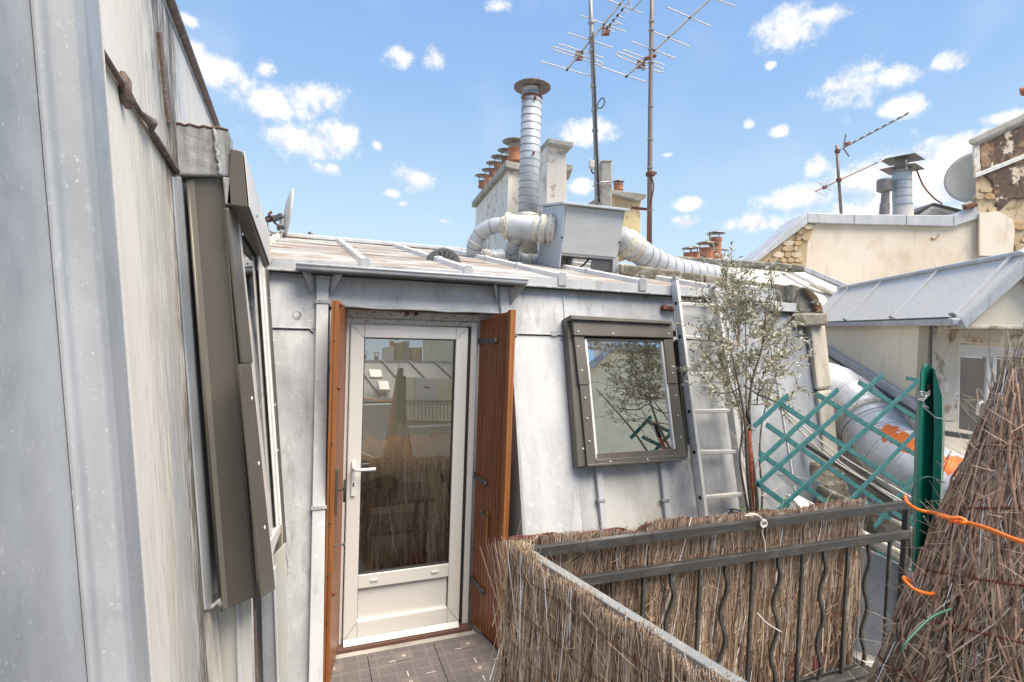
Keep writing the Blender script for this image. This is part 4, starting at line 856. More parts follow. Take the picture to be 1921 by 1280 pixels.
# the coping line climbs towards us in perspective only when level: keep it level
def col_(q, z): return V((q.x, q.y, z))
zA = A.z
obj('stack_wall', loft([col_(q, zb_) for q in (q0, q1, q2, q3)], [col_(q0, zA), col_(q1, zt), col_(q2, zt), col_(q3, zA)]), 'white_stack', WS, bev=.01)
e1 = (q1 - q0).normalized() * .08; e2 = (q2 - q1).normalized() * .08
cp = [q0 - e1 - e2, q1 + e1 - e2, q2 + e1 + e2, q3 - e1 + e2]; zz = [zA, zt, zt, zA]
obj('coping', loft([col_(q, z + .003) for q, z in zip(cp, zz)], [col_(q, z + .11) for q, z in zip(cp, zz)]), 'coping', WS, bev=.01)
def pot(base, r, h, par_group, label, capm='capmetal', capr=1.7, gap=.10, m='terra'):
    t = thing('chimney_pot', label, 'chimney pot', base, par_group)
    obj('clay_pipe', lathe(base, [(r * 1.12, 0), (r * 1.12, h * .18), (r, h * .2), (r, h * .85), (r * 1.08, h * .87), (r * 1.08, h), (r * .85, h)], 20), m, t, smooth=False)
    for a in (0.3, 2.4, 4.5): obj('cap_stay', tube([base + V((r * math.cos(a), r * math.sin(a), h * .6)), base + V((r * math.cos(a) * 1.1, r * math.sin(a) * 1.1, h + gap))], .008, 5), 'capmetal', t)
    obj('rain_cap', lathe(base + V((0, 0, h + gap)), [(r * capr, 0), (r * capr, .006), (r * .5, r * .42), (.01, r * .55)], 22), capm, t, smooth=True)
    return t
gp = 'capped pots along the cream chimney stack'
for k, (px_, py_, h_, r_, lb) in enumerate(((966, 301, .22, .125, 'bright orange chimney pot nearest us on the cream stack, beside the tall ribbed flue'), (949, 306, .22, .10, 'second capped chimney pot on the cream stack, just left of the bright orange one'),
      (936, 317, .22, .10, 'third capped chimney pot along the cream stack, grey and slightly lower'), (926, 329, .24, .10, 'reddish chimney pot in the middle of the cream stack row'), (917, 340, .22, .10, 'fifth chimney pot along the cream stack, dark orange'),
      (906, 351, .24, .11, 'farthest chimney pot at the left end of the cream stack, wide grey cap'))):
    dd_ = 8.6 + k * .36; base = dep(px_, py_, dd_); base.z -= .02
    pot(base, r_ * (.78 if k else .9), h_ * (.55 if k else .95), gp, lb, capr=1.9, gap=.10, m='terra' if k in (0, 4) else 'pot_dark')

BS = thing('chimney_stack', 'narrow tall white chimney stack with peeling paint behind the metal cabinet', 'chimney', dep(1042, 480, 7.6))
f_ = [dep(1026, 272, 7.6), dep(1063, 282, 7.6), dep(1064, 470, 7.6), dep(1024, 470, 7.6)]
bkk = [p + (q0 - q1).normalized() * .8 for p in f_]
block(f_, bkk, 'white_stack', BS)
fc = [dep(1017, 271, 7.5), dep(1017, 262, 7.5), dep(1033, 256, 7.5), dep(1076, 266, 7.5), dep(1074, 276, 7.5), dep(1062, 285, 7.5)]
fc = [dep(1028, 258, 7.5), dep(1077, 267, 7.5), dep(1074, 277, 7.5), dep(1030, 268, 7.5)]
obj('coping', loft(fc, [p + (q0 - q1).normalized() * 1.0 + V((0, 0, -.12)) for p in fc]), 'coping', BS, bev=.012)
fc = [dep(1062, 307, 7.8), dep(1075, 310, 7.8), dep(1074, 318, 7.8), dep(1062, 322, 7.8)]
obj('rear_ledge', prism(fc, FW * .5), 'coping', BS, bev=.01)

YS = thing('chimney_stack', 'yellow rendered chimney stack with a mossy coping right of the metal cabinet', 'chimney', dep(1180, 480, 7.8))
f_ = [dep(1149, 362, 7.8), dep(1203, 372, 7.8), dep(1201, 480, 7.8), dep(1149, 480, 7.8)]
block(f_, [p + FW * .7 - XC * .2 for p in f_], 'yellow_stack', YS)
fc = [dep(1146, 355, 7.7), dep(1214, 364, 7.7), dep(1212, 371, 7.7), dep(1200, 378, 7.7), dep(1146, 364, 7.7)]
obj('coping', loft(fc, [p + FW * .9 - XC * .25 for p in fc]), 'coping', YS, bev=.012)
fc = [dep(1128, 372, 8.2), dep(1150, 362, 8.2), dep(1150, 390, 8.2), dep(1128, 390, 8.2)]
obj('side_ledge', prism(fc, FW * .4), 'coping', YS, bev=.01)
pot(dep(1160, 357, 7.9), .065, .09, None, 'small clay pot with a lid on the yellow chimney stack', capr=1.3, gap=.03)
CP = thing('flue_pipe', 'square grey cement flue pipe standing against the yellow chimney stack', 'chimney pipe', dep(1138, 480, 7.4))
obj('pipe', prism([dep(1127, 303, 7.4), dep(1148, 302, 7.4), dep(1149, 480, 7.4), dep(1129, 480, 7.4)], FW * .16), 'coping', CP, bev=.02)
obj('rim', prism([dep(1127, 301, 7.39), dep(1148, 300, 7.39), dep(1148, 303, 7.39), dep(1127, 304, 7.39)], FW * .17), 'moss', CP, bev=.005)
obj('strap', tube([dep(1112, 350, 7.35), dep(1127, 342, 7.37), dep(1149, 341, 7.37)], .01, 6), 'wire', CP, smooth=True)

# masts with antennas
def yagi(mast, name, p0, p1, els, m='element', boxat=None, folded=None, boomr=.013, elr=.0075, dirv=None):
    """boom p0->p1; els: (t, half length left, half right)"""
    b = obj(name, tube([p0, p1], boomr, 7), 'mast', mast)
    d = (p1 - p0)
    for (t, a, c) in els:
        q = p0 + d * t
        obj('element', tube([q + a, q + c], elr, 5), m, b)
        obj('element_clip', lathe(q, [(.012, -.02), (.016, 0), (.012, .02)], 7, None, d), 'black', b)
    if boxat is not None: obj('feed_box', prism([p0 + d * boxat + v_ for v_ in (XC * -.06 + YC * -.05, XC * .05 + YC * -.05, XC * .06 + YC * .05, XC * -.04 + YC * .05)], FW * .07), 'redbox', b, bev=.008)
    if folded: obj('folded_dipole', tube(spline(folded, 4), elr, 6), m, b, smooth=True)
    return b
DM = 7.0
def z2(x, y): return dep(980 + x * .2344, y * .2344, DM)      # helper in the magnified picture's numbers
A1 = thing('antenna_mast', 'grey metal antenna mast left of the other mast, with two antennas and a cable box', 'antenna', dep(1120, 480, DM))
obj('pole', tube([dep(1106, -60, DM), dep(1109, 40, DM), dep(1114, 170, DM), dep(1119, 300, DM), dep(1122, 470, DM)], [.026, .028, .032, .034, .036], 12), 'mast', A1, smooth=True)
for y in (43, 70, 95, 162, 207, 245, 300, 345, 372): obj('pole_clamp', lathe(dep(1108.5 + (y - 30) * .037, y, DM), [(.03, -.02), (.045, -.012), (.045, .012), (.03, .02)], 10), 'wire', A1)
obj('cable', tube([dep(1113, 60, DM - .05), dep(1117, 180, DM - .05), dep(1119, 260, DM - .05), dep(1121, 300, DM - .06), dep(1124, 380, DM - .05)], .012, 6), 'black', A1, smooth=True)
obj('cable_loop', tube(spline([dep(1119, 202, DM), dep(1124, 190, DM), dep(1131, 184, DM), dep(1134, 192, DM), dep(1129, 202, DM), dep(1119, 203, DM)]), .008, 6), 'black', A1, smooth=True)
obj('cable_loop', tube(spline([dep(1118, 300, DM), dep(1123, 310, DM), dep(1121, 325, DM), dep(1112, 325, DM), dep(1109, 316, DM), dep(1111, 312, DM)]), .009, 6), 'black', A1, smooth=True)
obj('junction_box', prism([dep(1106, 299, DM - .1), dep(1116, 300, DM - .1), dep(1115, 316, DM - .1), dep(1106, 313, DM - .1)], FW * .08), 'pale', A1, bev=.01)
def ev(x0, y0, x1, y1): return z2(x1, y1) - z2(x0, y0)
def el_(bx0, bx1, lx, ly, cx, cy, rx, ry):
    p0, p1 = z2(*bx0), z2(*bx1); q = z2(cx, cy); t = (q - p0).dot(p1 - p0) / (p1 - p0).length_squared
    qq = p0 + (p1 - p0) * t
    return (t, z2(lx, ly) - qq, z2(rx, ry) - qq)
B0, B1 = (352, 565), (850, -50)
yagi(A1, 'antenna', z2(*B0), z2(*B1), [el_(B0, B1, 148, 493, 355, 555, 552, 612), el_(B0, B1, 292, 352, 470, 412, 648, 466), el_(B0, B1, 365, 265, 545, 325, 720, 382), el_(B0, B1, 468, 125, 648, 195, 825, 257), el_(B0, B1, 672, -5, 780, 40, 960, 110)],
     boxat=.205, folded=[z2(430, 458), z2(262, 405), z2(245, 392), z2(262, 380), z2(470, 445), z2(622, 498), z2(635, 512), z2(622, 524), z2(455, 468)])
B0, B1 = (630, 285), (860, 5)
yagi(A1, 'antenna', z2(*B0), z2(*B1), [el_(B0, B1, 655, 215, 680, 228, 735, 258), el_(B0, B1, 690, 205, 700, 200, 780, 190), el_(B0, B1, 730, 165, 735, 168, 800, 200), el_(B0, B1, 760, 125, 765, 128, 820, 150), el_(B0, B1, 800, 80, 802, 82, 850, 105)], boxat=.17, boomr=.009)
obj('antenna_stay', tube([z2(860, 0), z2(868, 70), z2(890, 75), z2(960, -10)], .009, 6), 'mast', A1)
A2_ = thing('antenna_mast', 'tall brown antenna mast at the right, with one long antenna boom', 'antenna', dep(1218, 470, DM))
obj('pole', tube([dep(1224, -60, DM), dep(1222, 60, DM), dep(1220, 200, DM), dep(1219, 330, DM), dep(1218, 480, DM)], [.026, .028, .03, .033, .036], 12), 'mast_rust', A2_, smooth=True)
for y in (41, 57, 93, 118, 200, 262, 315, 327, 395): obj('pole_clamp', lathe(dep(1222.5 - (y - 30) * .011, y, DM), [(.03, -.012), (.04, -.008), (.04, .008), (.03, .012)], 10), 'wire', A2_)
obj('pole_bracket', lathe(dep(1220, 327, DM), [(.04, -.03), (.06, -.02), (.06, .02), (.04, .03)], 10), 'rust', A2_)
obj('wall_bracket', bar(dep(1186, 390, 7.2), dep(1223, 394, DM), .06, .03), 'rust', A2_, bev=.005)
obj('bracket_knob', lathe(dep(1228, 325, DM), [(.01, -.03), (.03, 0), (.01, .03)], 8, None, XC), 'iron', A2_)
obj('cable', tube(spline([dep(1222, 330, DM - .04), dep(1226, 350, DM - .04), dep(1222, 376, DM - .04), dep(1216, 420, DM - .04), dep(1217, 470, DM - .04)]), .01, 6), 'rustwire', A2_, smooth=True)
B0, B1 = (830, 615), (1700, -190)
yagi(A2_, 'antenna', z2(*B0), z2(*B1), [el_(B0, B1, 620, 535, 832, 610, 1000, 662), el_(B0, B1, 805, 400, 985, 465, 1140, 525), el_(B0, B1, 875, 335, 1050, 405, 1225, 468), el_(B0, B1, 1000, 235, 1165, 300, 1340, 375), el_(B0, B1, 1160, 60, 1335, 145, 1510, 215), el_(B0, B1, 1390, -60, 1540, -20, 1700, 50)],
     boxat=.14, folded=[z2(930, 520), z2(765, 450), z2(752, 432), z2(770, 420), z2(960, 490), z2(1110, 545), z2(1125, 565), z2(1110, 580), z2(940, 530)])
obj('boom_bracket', bar(z2(975, 475), z2(1070, 445), .05, .04), 'rust', A2_, bev=.01)
obj('cable_loop', tube(spline([z2(960, 520), z2(980, 525), z2(975, 560), z2(955, 560)]), .006, 6), 'black', A2_, smooth=True)

# satellite dish on the left of the roof
def dish(name, label, c, n, r, ry, loc, back=True):
    t = thing(name, label, 'satellite dish', loc)
    n = n.normalized(); s = n.orthogonal().normalized()
    prof = [(r * k / 8, .16 * r * (k / 8) ** 2) for k in range(9)]
    prof = [(1e-4, 0)] + prof[1:] + [(r * 1.01, .16 * r + .01), (r, .16 * r + .016)] + [(r * k / 8, .16 * r * (k / 8) ** 2 + .012) for k in range(7, 0, -1)]
    obj('reflector', lathe(c, prof, 36, None, n), 'dish', t, smooth=True)
    return t, n
dc = dep(533, 397, 6.2)
dn = (XC * -.85 + FW * -.46 + YC * .12).normalized()
SD, _ = dish('satellite_dish', 'grey satellite dish on the roof ridge at the left, seen almost from the side', dc + dn * -.0, -dn, .275, 0, dep(530, 445, 6.2))
mp_ = dc + dn * .10
obj('pole', tube([dep(527, 400, 6.15), dep(527, 448, 6.15)], .018, 8), 'rope', SD)
obj('dish_arm', tube([dep(528, 428, 6.15), dep(515, 418, 6.1), dep(505, 405, 6.1)], .012, 8), 'rust', SD)
obj('mount_bracket', bar(dep(513, 412, 6.1), dep(530, 404, 6.1), .05, .06), 'iron', SD, bev=.01)
obj('mount_bracket', bar(dep(520, 430, 6.15), dep(532, 426, 6.15), .04, .05), 'iron', SD, bev=.01)
obj('receiver_head', lathe(dep(508, 410, 6.1), [(.03, -.06), (.04, -.02), (.03, .02), (.02, .06)], 12, None, XC + YC * .3), 'black', SD, smooth=True)
obj('cable', tube(spline([dep(504, 405, 6.1), dep(503, 430, 6.1), dep(520, 440, 6.1), dep(528, 435, 6.1)]), .006, 6), 'rustwire', SD, smooth=True)
for px_, py_ in ((505, 402), (508, 399), (502, 412)):
    obj('bolt', dome(dep(px_, py_, 6.05), .02, -FW), 'rust', SD)
t = thing('roof_anchor', 'small dark hook lying on the ridge left of the roof vent', 'hook', dep(585, 445, 7))
obj('hook_arm', bar(dep(568, 443, 7), dep(590, 440, 7), .03, .03), 'coping', t, bev=.008)
obj('hook_block', bar(dep(580, 436, 7), dep(585, 444, 7), .05, .04), 'iron', t, bev=.01)

# mossy flue running over the right of the roof and down the facade
FL = thing('cement_flue', 'mossy square cement flue along the roof edge, dropping down the right corner', 'flue', dep(1530, 760, 4.7))
fa_ = [dep(1163, 494, 5.05), dep(1165, 517, 5.05)]; fb_ = [dep(1490, 537, 4.75), dep(1493, 572, 4.75)]
off = FW * .2 + XC * .02 + V((0, 0, .02))
n_seg = 2
for k in range(n_seg):
    a, b = k / n_seg, (k + 1) / n_seg - .004
    T = lambda t, i: fa_[i] + (fb_[i] - fa_[i]) * t
    obj('flue_section', prism([T(a, 0), T(b, 0), T(b, 1), T(a, 1)], off), 'moss', FL, bev=.018)
_el = [[(1480, 533), (1502, 538), (1500, 579), (1478, 573)], [(1488, 531), (1516, 535), (1502, 582), (1484, 578)], [(1494, 530), (1527, 544), (1502, 590), (1486, 578)], [(1499, 534), (1538, 562), (1505, 591), (1489, 582)], [(1497, 540), (1545, 580), (1545, 590), (1492, 590)]]
obj('flue_joint', prism([dep(x, y, 4.66) for x, y in [(1484, 532), (1502, 536), (1504, 545), (1500, 580), (1486, 577)]], FW * .28), 'moss', FL, bev=.02)
obj('flue_elbow', prism([dep(x, y, 4.64) for x, y in [(1500, 537), (1519, 541), (1532, 553), (1542, 571), (1547, 590), (1497, 590), (1491, 575), (1495, 550)]], FW * .27), 'moss', FL, bev=.03)
obj('lichen_crust', prism([dep(x, y, 4.605) for x, y in [(1504, 537), (1520, 541), (1534, 553), (1543, 571), (1548, 590), (1531, 590), (1526, 572), (1513, 552)]], FW * .22), 'moss_top', FL, bev=.02)
obj('flue_collar', loft([dep(x, y, 4.60) for x, y in [(1491, 588), (1553, 586), (1555, 604), (1553, 611), (1494, 614), (1490, 604)]], [dep(x, y, 4.60) + FW * .32 for x, y in [(1491, 588), (1553, 586), (1555, 604), (1553, 611), (1494, 614), (1490, 604)]]), 'moss', FL, bev=.02)
pt_ = [dep(1497, 608, 4.84), dep(1521, 608, 4.64), dep(1549, 608, 4.70), dep(1530, 608, 4.92)]
pb_ = [dep(1527, 915, 4.58), dep(1552, 915, 4.38), dep(1580, 905, 4.44), dep(1560, 905, 4.66)]
for (a, b) in ((0, .42), (.425, 1)):
    obj('flue_section', loft([p + (q - p) * a for p, q in zip(pt_, pb_)], [p + (q - p) * b for p, q in zip(pt_, pb_)]), 'cement', FL, bev=.025)
obj('flue_collar', prism([dep(x, y, 4.34) for x, y in [(1524, 868), (1566, 858), (1588, 880), (1586, 902), (1540, 920), (1521, 896)]], FW * .3), 'moss', FL, bev=.03)
obj('flue_foot', prism([dep(x, y, 4.33) for x, y in [(1545, 905), (1590, 900), (1602, 940), (1560, 960)]], FW * .3), 'moss', FL, bev=.03)
obj('pipe_bracket', prism([dep(x, y, 4.45) for x, y in [(1487, 818), (1525, 822), (1523, 838), (1500, 838), (1488, 832)]], FW * .15), 'capmetal', FL, bev=.01)
B2 = thing('cement_flue', 'mossy cement flue beam lying farther back on the roof, level with the distant pots', 'flue', dep(1380, 510, 6.9))
obj('flue_section', prism([dep(1238, 478, 7.2), dep(1510, 497, 6.7), dep(1512, 511, 6.7), dep(1238, 488, 7.2)], FW * .3 + V((0, 0, .03))), 'moss', B2, bev=.02)

# ============================================================ ROOFS BEHIND, RIGHT
FR = thing('far_zinc_roof', 'low pale zinc roof with standing seams sloping down behind the mossy flue', 'roof', dep(1450, 540, 7))
fp = [dep(1215, 485, 7.6), dep(1510, 503, 7.4), dep(1612, 549, 6.9), dep(1560, 600, 5.6), dep(1500, 585, 5.6), dep(1215, 520, 6.6)]
obj('roof_sheet', prism([dep(1215, 482, 7.6), dep(1420, 500, 7.9), dep(1500, 548, 7.4), dep(1215, 530, 6.9)], (0, 0, -.05)), 'roof_pale', FR)
obj('roof_sheet', prism([dep(1420, 500, 8.1), dep(1512, 505, 8.4), dep(1614, 551, 8.1), dep(1580, 575, 7.9), dep(1500, 560, 7.7)], (0, 0, -.05)), 'roof_pale', FR)
for a, b in (((1295, 496, 7.3), (1325, 530, 6.3)), ((1350, 500, 7.3), (1400, 545, 6.1)), ((1467, 507, 8.1), (1575, 560, 7.8))):
    obj('roof_batten', bar(dep(*a) + V((0, 0, .02)), dep(*b) + V((0, 0, .04)), .06, .045), 'roof_pale', FR, bev=.01)
obj('valley_flashing', bar(dep(1510, 505, 8.35), dep(1612, 548, 8.05), .09, .07), 'zinc_light', FR, bev=.01)
obj('verge_strip', bar(dep(1520, 533, 7.9), dep(1578, 558, 7.9), .07, .05), 'mastic', FR, bev=.01)
obj('roof_base', prism([dep(1215, 540, 7.6) - V((0, 0, .2)), dep(1600, 600, 6.8) - V((0, 0, .3)), dep(1600, 600, 8.5) - V((0, 0, .5)), dep(1215, 540, 8.5) - V((0, 0, .4))], (0, 0, -14)), 'cream', FR)

# distant pots
gp2 = 'terracotta pots with metal hats beyond the zinc roof'
for px_, py_, d_, r_, h_, lb in ((1291, 482, 12, .10, .10, 'low distant chimney pot, leftmost of the far group, dark hat'), (1303, 482, 12.2, .10, .12, 'distant chimney pot second from left with a grey hat'),
        (1325, 484, 11.5, .14, .22, 'orange distant chimney pot in the middle of the far group'), (1341, 480, 11.6, .12, .40, 'tallest distant chimney pot with a wide rusty hat'), (1356, 487, 12, .07, .13, 'small pale distant chimney pot right of the tallest one')):
    pot(dep(px_, py_ + 6, d_), r_, h_ + .06, gp2, lb, capr=1.6, gap=.09, m='white' if r_ < .08 else 'terra')
t = thing('chimney_stack', 'low distant chimney base carrying the group of orange pots', 'chimney', dep(1320, 500, 12))
obj('stack_wall', prism([dep(1278, 489, 11.9), dep(1372, 493, 11.9), dep(1372, 530, 11.9), dep(1278, 530, 11.9)], FW * .7), 'white_stack', t)

# big cream party wall
PW = thing('party_wall', 'large cream plastered gable wall with a grey zinc coping on the right', 'wall', dep(1650, 540, 9))
DW = 9.0
def pw(x, y, d=0.0): return dep(x, y, DW + d)
body = [(1415, 492), (1520, 412), (1795, 420), (1838, 400), (1990, 400), (1990, 700), (1415, 700)]
b_ = prism([pw(x, y) for x, y in body], FW * .5); obj('plaster_wall', b_, 'cream', PW)
obj('wall_base', prism([pw(1415, 690), pw(1990, 690), pw(1990, 690, 0) - V((0, 0, 14)), pw(1415, 690) - V((0, 0, 14))], FW * .5), 'cream', PW)
def cop(x0, y0, x1, y1, h0=17, h1=17, name='coping_strip'):
    return obj(name, prism([pw(x0, y0, -.07), pw(x1, y1, -.07), pw(x1, y1 + h1, -.07), pw(x0, y0 + h0, -.07)], FW * .65), 'zinc_light', PW, bev=.012)
cop(1411, 489, 1515, 399, 10, 21); cop(1515, 399, 1602, 402, 19, 19); cop(1603, 402, 1700, 403, 19, 20); cop(1701, 403, 1789, 404, 20, 21); cop(1790, 404, 1836, 386, 21, 24)
obj('wall_extension', prism([pw(1990, 300), pw(2700, 300), pw(2700, 700) - V((0, 0, 14)), pw(1990, 690) - V((0, 0, 14))], FW * .5), 'cream', PW)
obj('old_stone_patch', prism([pw(x, y, -.012) for x, y in [(1428, 490), (1512, 417), (1530, 420), (1515, 455), (1512, 500), (1430, 505)]], FW * .02), 'stone', PW)
rr = random.Random(4)
def stones(poly, grid, fn, par, d0, m='stone_piece'):
    def inside(x, y):
        c = False; n = len(poly)
        for i in range(n):
            (x1, y1), (x2, y2) = poly[i], poly[(i + 1) % n]
            if (y1 > y) != (y2 > y) and x < (x2 - x1) * (y - y1) / (y2 - y1) + x1: c = not c
        return c
    x0, x1 = min(p[0] for p in poly), max(p[0] for p in poly); y0, y1 = min(p[1] for p in poly), max(p[1] for p in poly)
    row = 0; y = y0
    while y < y1:
        h = grid * rr.uniform(.7, 1.0); x = x0 - rr.uniform(0, grid)
        while x < x1:
            w = grid * rr.uniform(.8, 1.8); cx, cy = x + w / 2, y + h / 2
            if inside(cx, cy) and inside(cx - w * .3, cy) and inside(cx + w * .3, cy):
                k = 8; pl = []
                for a in range(k):
                    th = 2 * math.pi * a / k + .3; ex, ey = math.cos(th), math.sin(th); q = 1 / max(abs(ex), abs(ey)) ** .95
                    pl.append(fn(cx + ex * q * w * .50 * rr.uniform(.88, 1.02), cy + ey * q * h * .50 * rr.uniform(.86, 1.02), -d0 - rr.uniform(.0, .015)))
                obj('stone', prism(pl, FW * (.05 + d0)), rr.choice(('stone', 'stone', 'stone_pale', 'stone_rust')), par, bev=.005)
            x += w
        y += h
M['stone_pale'] = mat('pale_stone', (0.62, 0.52, 0.38), 0.95, 0, [(6, 7, (0.42, 0.33, 0.22), 0.48, 0.62, 0.8)], (14, 1.0, 7))
M['stone_rust'] = mat('ochre_stone', (0.56, 0.38, 0.20), 0.95, 0, [(6, 7, (0.38, 0.25, 0.13), 0.48, 0.62, 0.8)], (14, 1.0, 7))
stones([(1432, 492), (1514, 420), (1526, 424), (1512, 460), (1508, 500), (1432, 500)], 13, pw, PW, .03)
obj('crack', tube([pw(1747, 446, -.01), pw(1752, 449, -.01), pw(1758, 446, -.01), pw(1762, 440, -.01)], .012, 6), 'stone', PW)
# taller sooty stack on the far right
TS = thing('chimney_stack', 'massive weathered chimney wall at the right edge, sooty render over old yellow stone', 'chimney', dep(1880, 480, 8.7))
def ts(x, y, d=0.0): return dep(x, y, 8.93 + d)
obj('stack_wall', prism([ts(x, y) for x, y in [(1827, 268), (1990, 190), (1990, 480), (1905, 480), (1900, 430), (1832, 395)]], XC * .9 + FW * .5), 'stone', TS)
obj('sooty_render', prism([ts(x, y, -.03) for x, y in [(1838, 266), (1990, 196), (1990, 372), (1900, 372), (1872, 400), (1862, 340), (1842, 325)]], FW * .04), 'soot', TS, bev=.01)
obj('plaster_edge', prism([ts(x, y, -.02) for x, y in [(1827, 270), (1841, 264), (1838, 305), (1845, 322), (1828, 330)]], FW * .03), 'white_stack', TS)
obj('plaster_apron', prism([ts(x, y, -.035) for x, y in [(1838, 400), (1872, 396), (1900, 412), (1904, 432), (1900, 480), (1838, 480)]], FW * .03), 'cream', TS)
obj('coping', prism([ts(x, y, -.1) for x, y in [(1815, 262), (1990, 178), (1990, 195), (1826, 271), (1817, 272)]], XC * .9 + FW * .5), 'coping', TS, bev=.03)
stones([(1832, 335), (1870, 345), (1862, 385), (1880, 402), (1905, 412), (1990, 380), (1990, 478), (1908, 478), (1902, 425), (1870, 398), (1835, 394)], 17, ts, TS, .02)
obj('metal_band', prism([ts(x, y, -.06) for x, y in [(1830, 326), (1990, 262), (1990, 271), (1830, 334)]], FW * .04), 'alu', TS, bev=.005)
obj('cap_corner', prism([ts(x, y, -.1) for x, y in [(1911, 164), (1990, 152), (1990, 172), (1914, 171)]], XC * .2 + FW * .2), 'terra', TS, bev=.02)

# second dish, half hidden by the sooty wall
t, _ = dish('satellite_dish', 'large pale satellite dish half hidden behind the sooty wall at the right', dep(1834, 335, 9.35), (XC * -.62 + FW * -.75 + YC * .1), .46, 0, dep(1815, 385, 9))
obj('dish_foot', bar(dep(1808, 390, 8.9), dep(1832, 384, 8.9), .08, .08), 'rust', t, bev=.02)
obj('foot_block', bar(dep(1805, 386, 8.9), dep(1822, 380, 8.9), .05, .05), 'coping', t, bev=.02)
# vent pipes
VP1 = thing('vent_pipe', 'round ribbed metal vent pipe with a double square rain hat above the cream wall', 'vent pipe', dep(1692, 400, 9.4))
duct('pipe', [dep(1694, 415, 9.4), dep(1692, 360, 9.4), dep(1692, 318, 9.4)], .145, 'duct', VP1, .14, 4)
obj('pipe_base', lathe(dep(1694, 401, 9.4), [(.155, -.12), (.155, .10), (.145, .10)], 20), 'rope', VP1)
def plate(c, wx, wy, th, par, m='capmetal'):
    a = (XC * .8 + FW * .6).normalized(); a.z = 0; b = V((-a.y, a.x, 0)); c = V(c)
    return obj('hat_plate', loft([c + a * wx + b * wy, c - a * wx + b * wy, c - a * wx - b * wy, c + a * wx - b * wy], [c + V((0, 0, .07)) + (a * sx * .05 + b * sy * .05) for sx, sy in ((1, 1), (-1, 1), (-1, -1), (1, -1))]), m, par, bev=.004)
plate(dep(1692, 318, 9.4), .27, .27, .03, VP1); plate(dep(1692, 300, 9.4), .27, .27, .03, VP1)
obj('hat_core', lathe(dep(1690, 316, 9.4), [(.10, 0), (.10, .18)], 16), 'capmetal', VP1)
obj('hat_stay', tube([dep(1701, 318, 9.2), dep(1700, 300, 9.2)], .012, 6), 'alu', VP1)
obj('guy_cable', tube(spline([dep(1719, 318, 9.4), dep(1732, 348, 9.4), dep(1750, 370, 9.4), dep(1768, 383, 9.4)]), .012, 6), 'rustwire', VP1, smooth=True)
VP2 = thing('vent_pipe', 'short narrow vent pipe with a drum cap, left of the square hatted one', 'vent pipe', dep(1659, 400, 9.4))
obj('pipe', lathe(dep(1659, 400, 9.4), [(.078, -.05), (.078, .16), (.066, .17), (.062, .36)], 18), 'capmetal', VP2, smooth=False)
obj('drum_cap', lathe(dep(1659, 358, 9.4), [(.07, -.03), (.12, 0), (.125, .16), (.12, .19), (.03, .20)], 20), 'capmetal', VP2, smooth=False)
t = thing('roof_dormer', 'low dark zinc gable top peeking over the coping left of the sooty wall', 'dormer', dep(1755, 400, 9.8))
obj('gable_roof', prism([dep(x, y, 9.7) for x, y in [(1711, 400), (1752, 380), (1808, 394), (1808, 402), (1711, 402)]], FW * .8), 'iron', t, bev=.01)
obj('gable_face', prism([dep(x, y, 9.66) for x, y in [(1728, 402), (1750, 387), (1790, 397), (1795, 403)]], FW * .05), 'pale', t)
obj('gable_face', prism([dep(x, y, 9.63) for x, y in [(1740, 402), (1752, 392), (1775, 399), (1780, 403)]], FW * .03), 'coping', t)
# rusty antenna
A3 = thing('antenna_mast', 'small rusty antenna mast with two slanted booms above the cream wall', 'antenna', dep(1577, 400, 9.2))
D3 = 9.2
obj('pole', tube([dep(1570, 273, D3), dep(1573, 330, D3), dep(1578, 402, D3)], .025, 8), 'mast_rust', A3, smooth=True)
B_ = obj('antenna', tube([dep(1572, 283, D3), dep(1702, 214, D3)], .015, 6), 'mast_rust', A3)
for k in range(1, 10):
    q = dep(1572, 283, D3) + (dep(1702, 214, D3) - dep(1572, 283, D3)) * (k / 9.3); obj('element', tube([q - XC * .03 - FW * .12 - YC * .01, q + XC * .03 + FW * .12 + YC * .02], .012, 5), 'mast_rust', B_)
obj('reflector_arm', tube([dep(1587, 252, D3), dep(1582, 278, D3), dep(1593, 294, D3)], .012, 6), 'mast_rust', B_)
obj('feed_box', bar(dep(1586, 271, D3), dep(1594, 268, D3), .05, .06), 'redbox', B_, bev=.01)
B_ = obj('antenna', tube([dep(1530, 359, D3), dep(1648, 304, D3)], .014, 6), 'mast_rust', A3)
obj('boom_tip', tube([dep(1648, 304, D3), dep(1674, 290, D3)], .007, 5), 'element', B_)
for (x0, y0, x1, y1) in ((1513, 350, 1547, 367), (1533, 341, 1562, 359), (1536, 342, 1554, 345)): obj('element', tube([dep(x0, y0, D3), dep(x1, y1, D3)], .006, 5), 'element', B_)
obj('feed_box', bar(dep(1544, 353, D3), dep(1551, 350, D3), .05, .06), 'redbox', B_, bev=.01)
for y in (284, 338): obj('pole_clamp', lathe(dep(1571 + (y - 283) * .05, y, D3), [(.025, -.04), (.045, -.02), (.045, .02), (.025, .04)], 8), 'rust', A3)

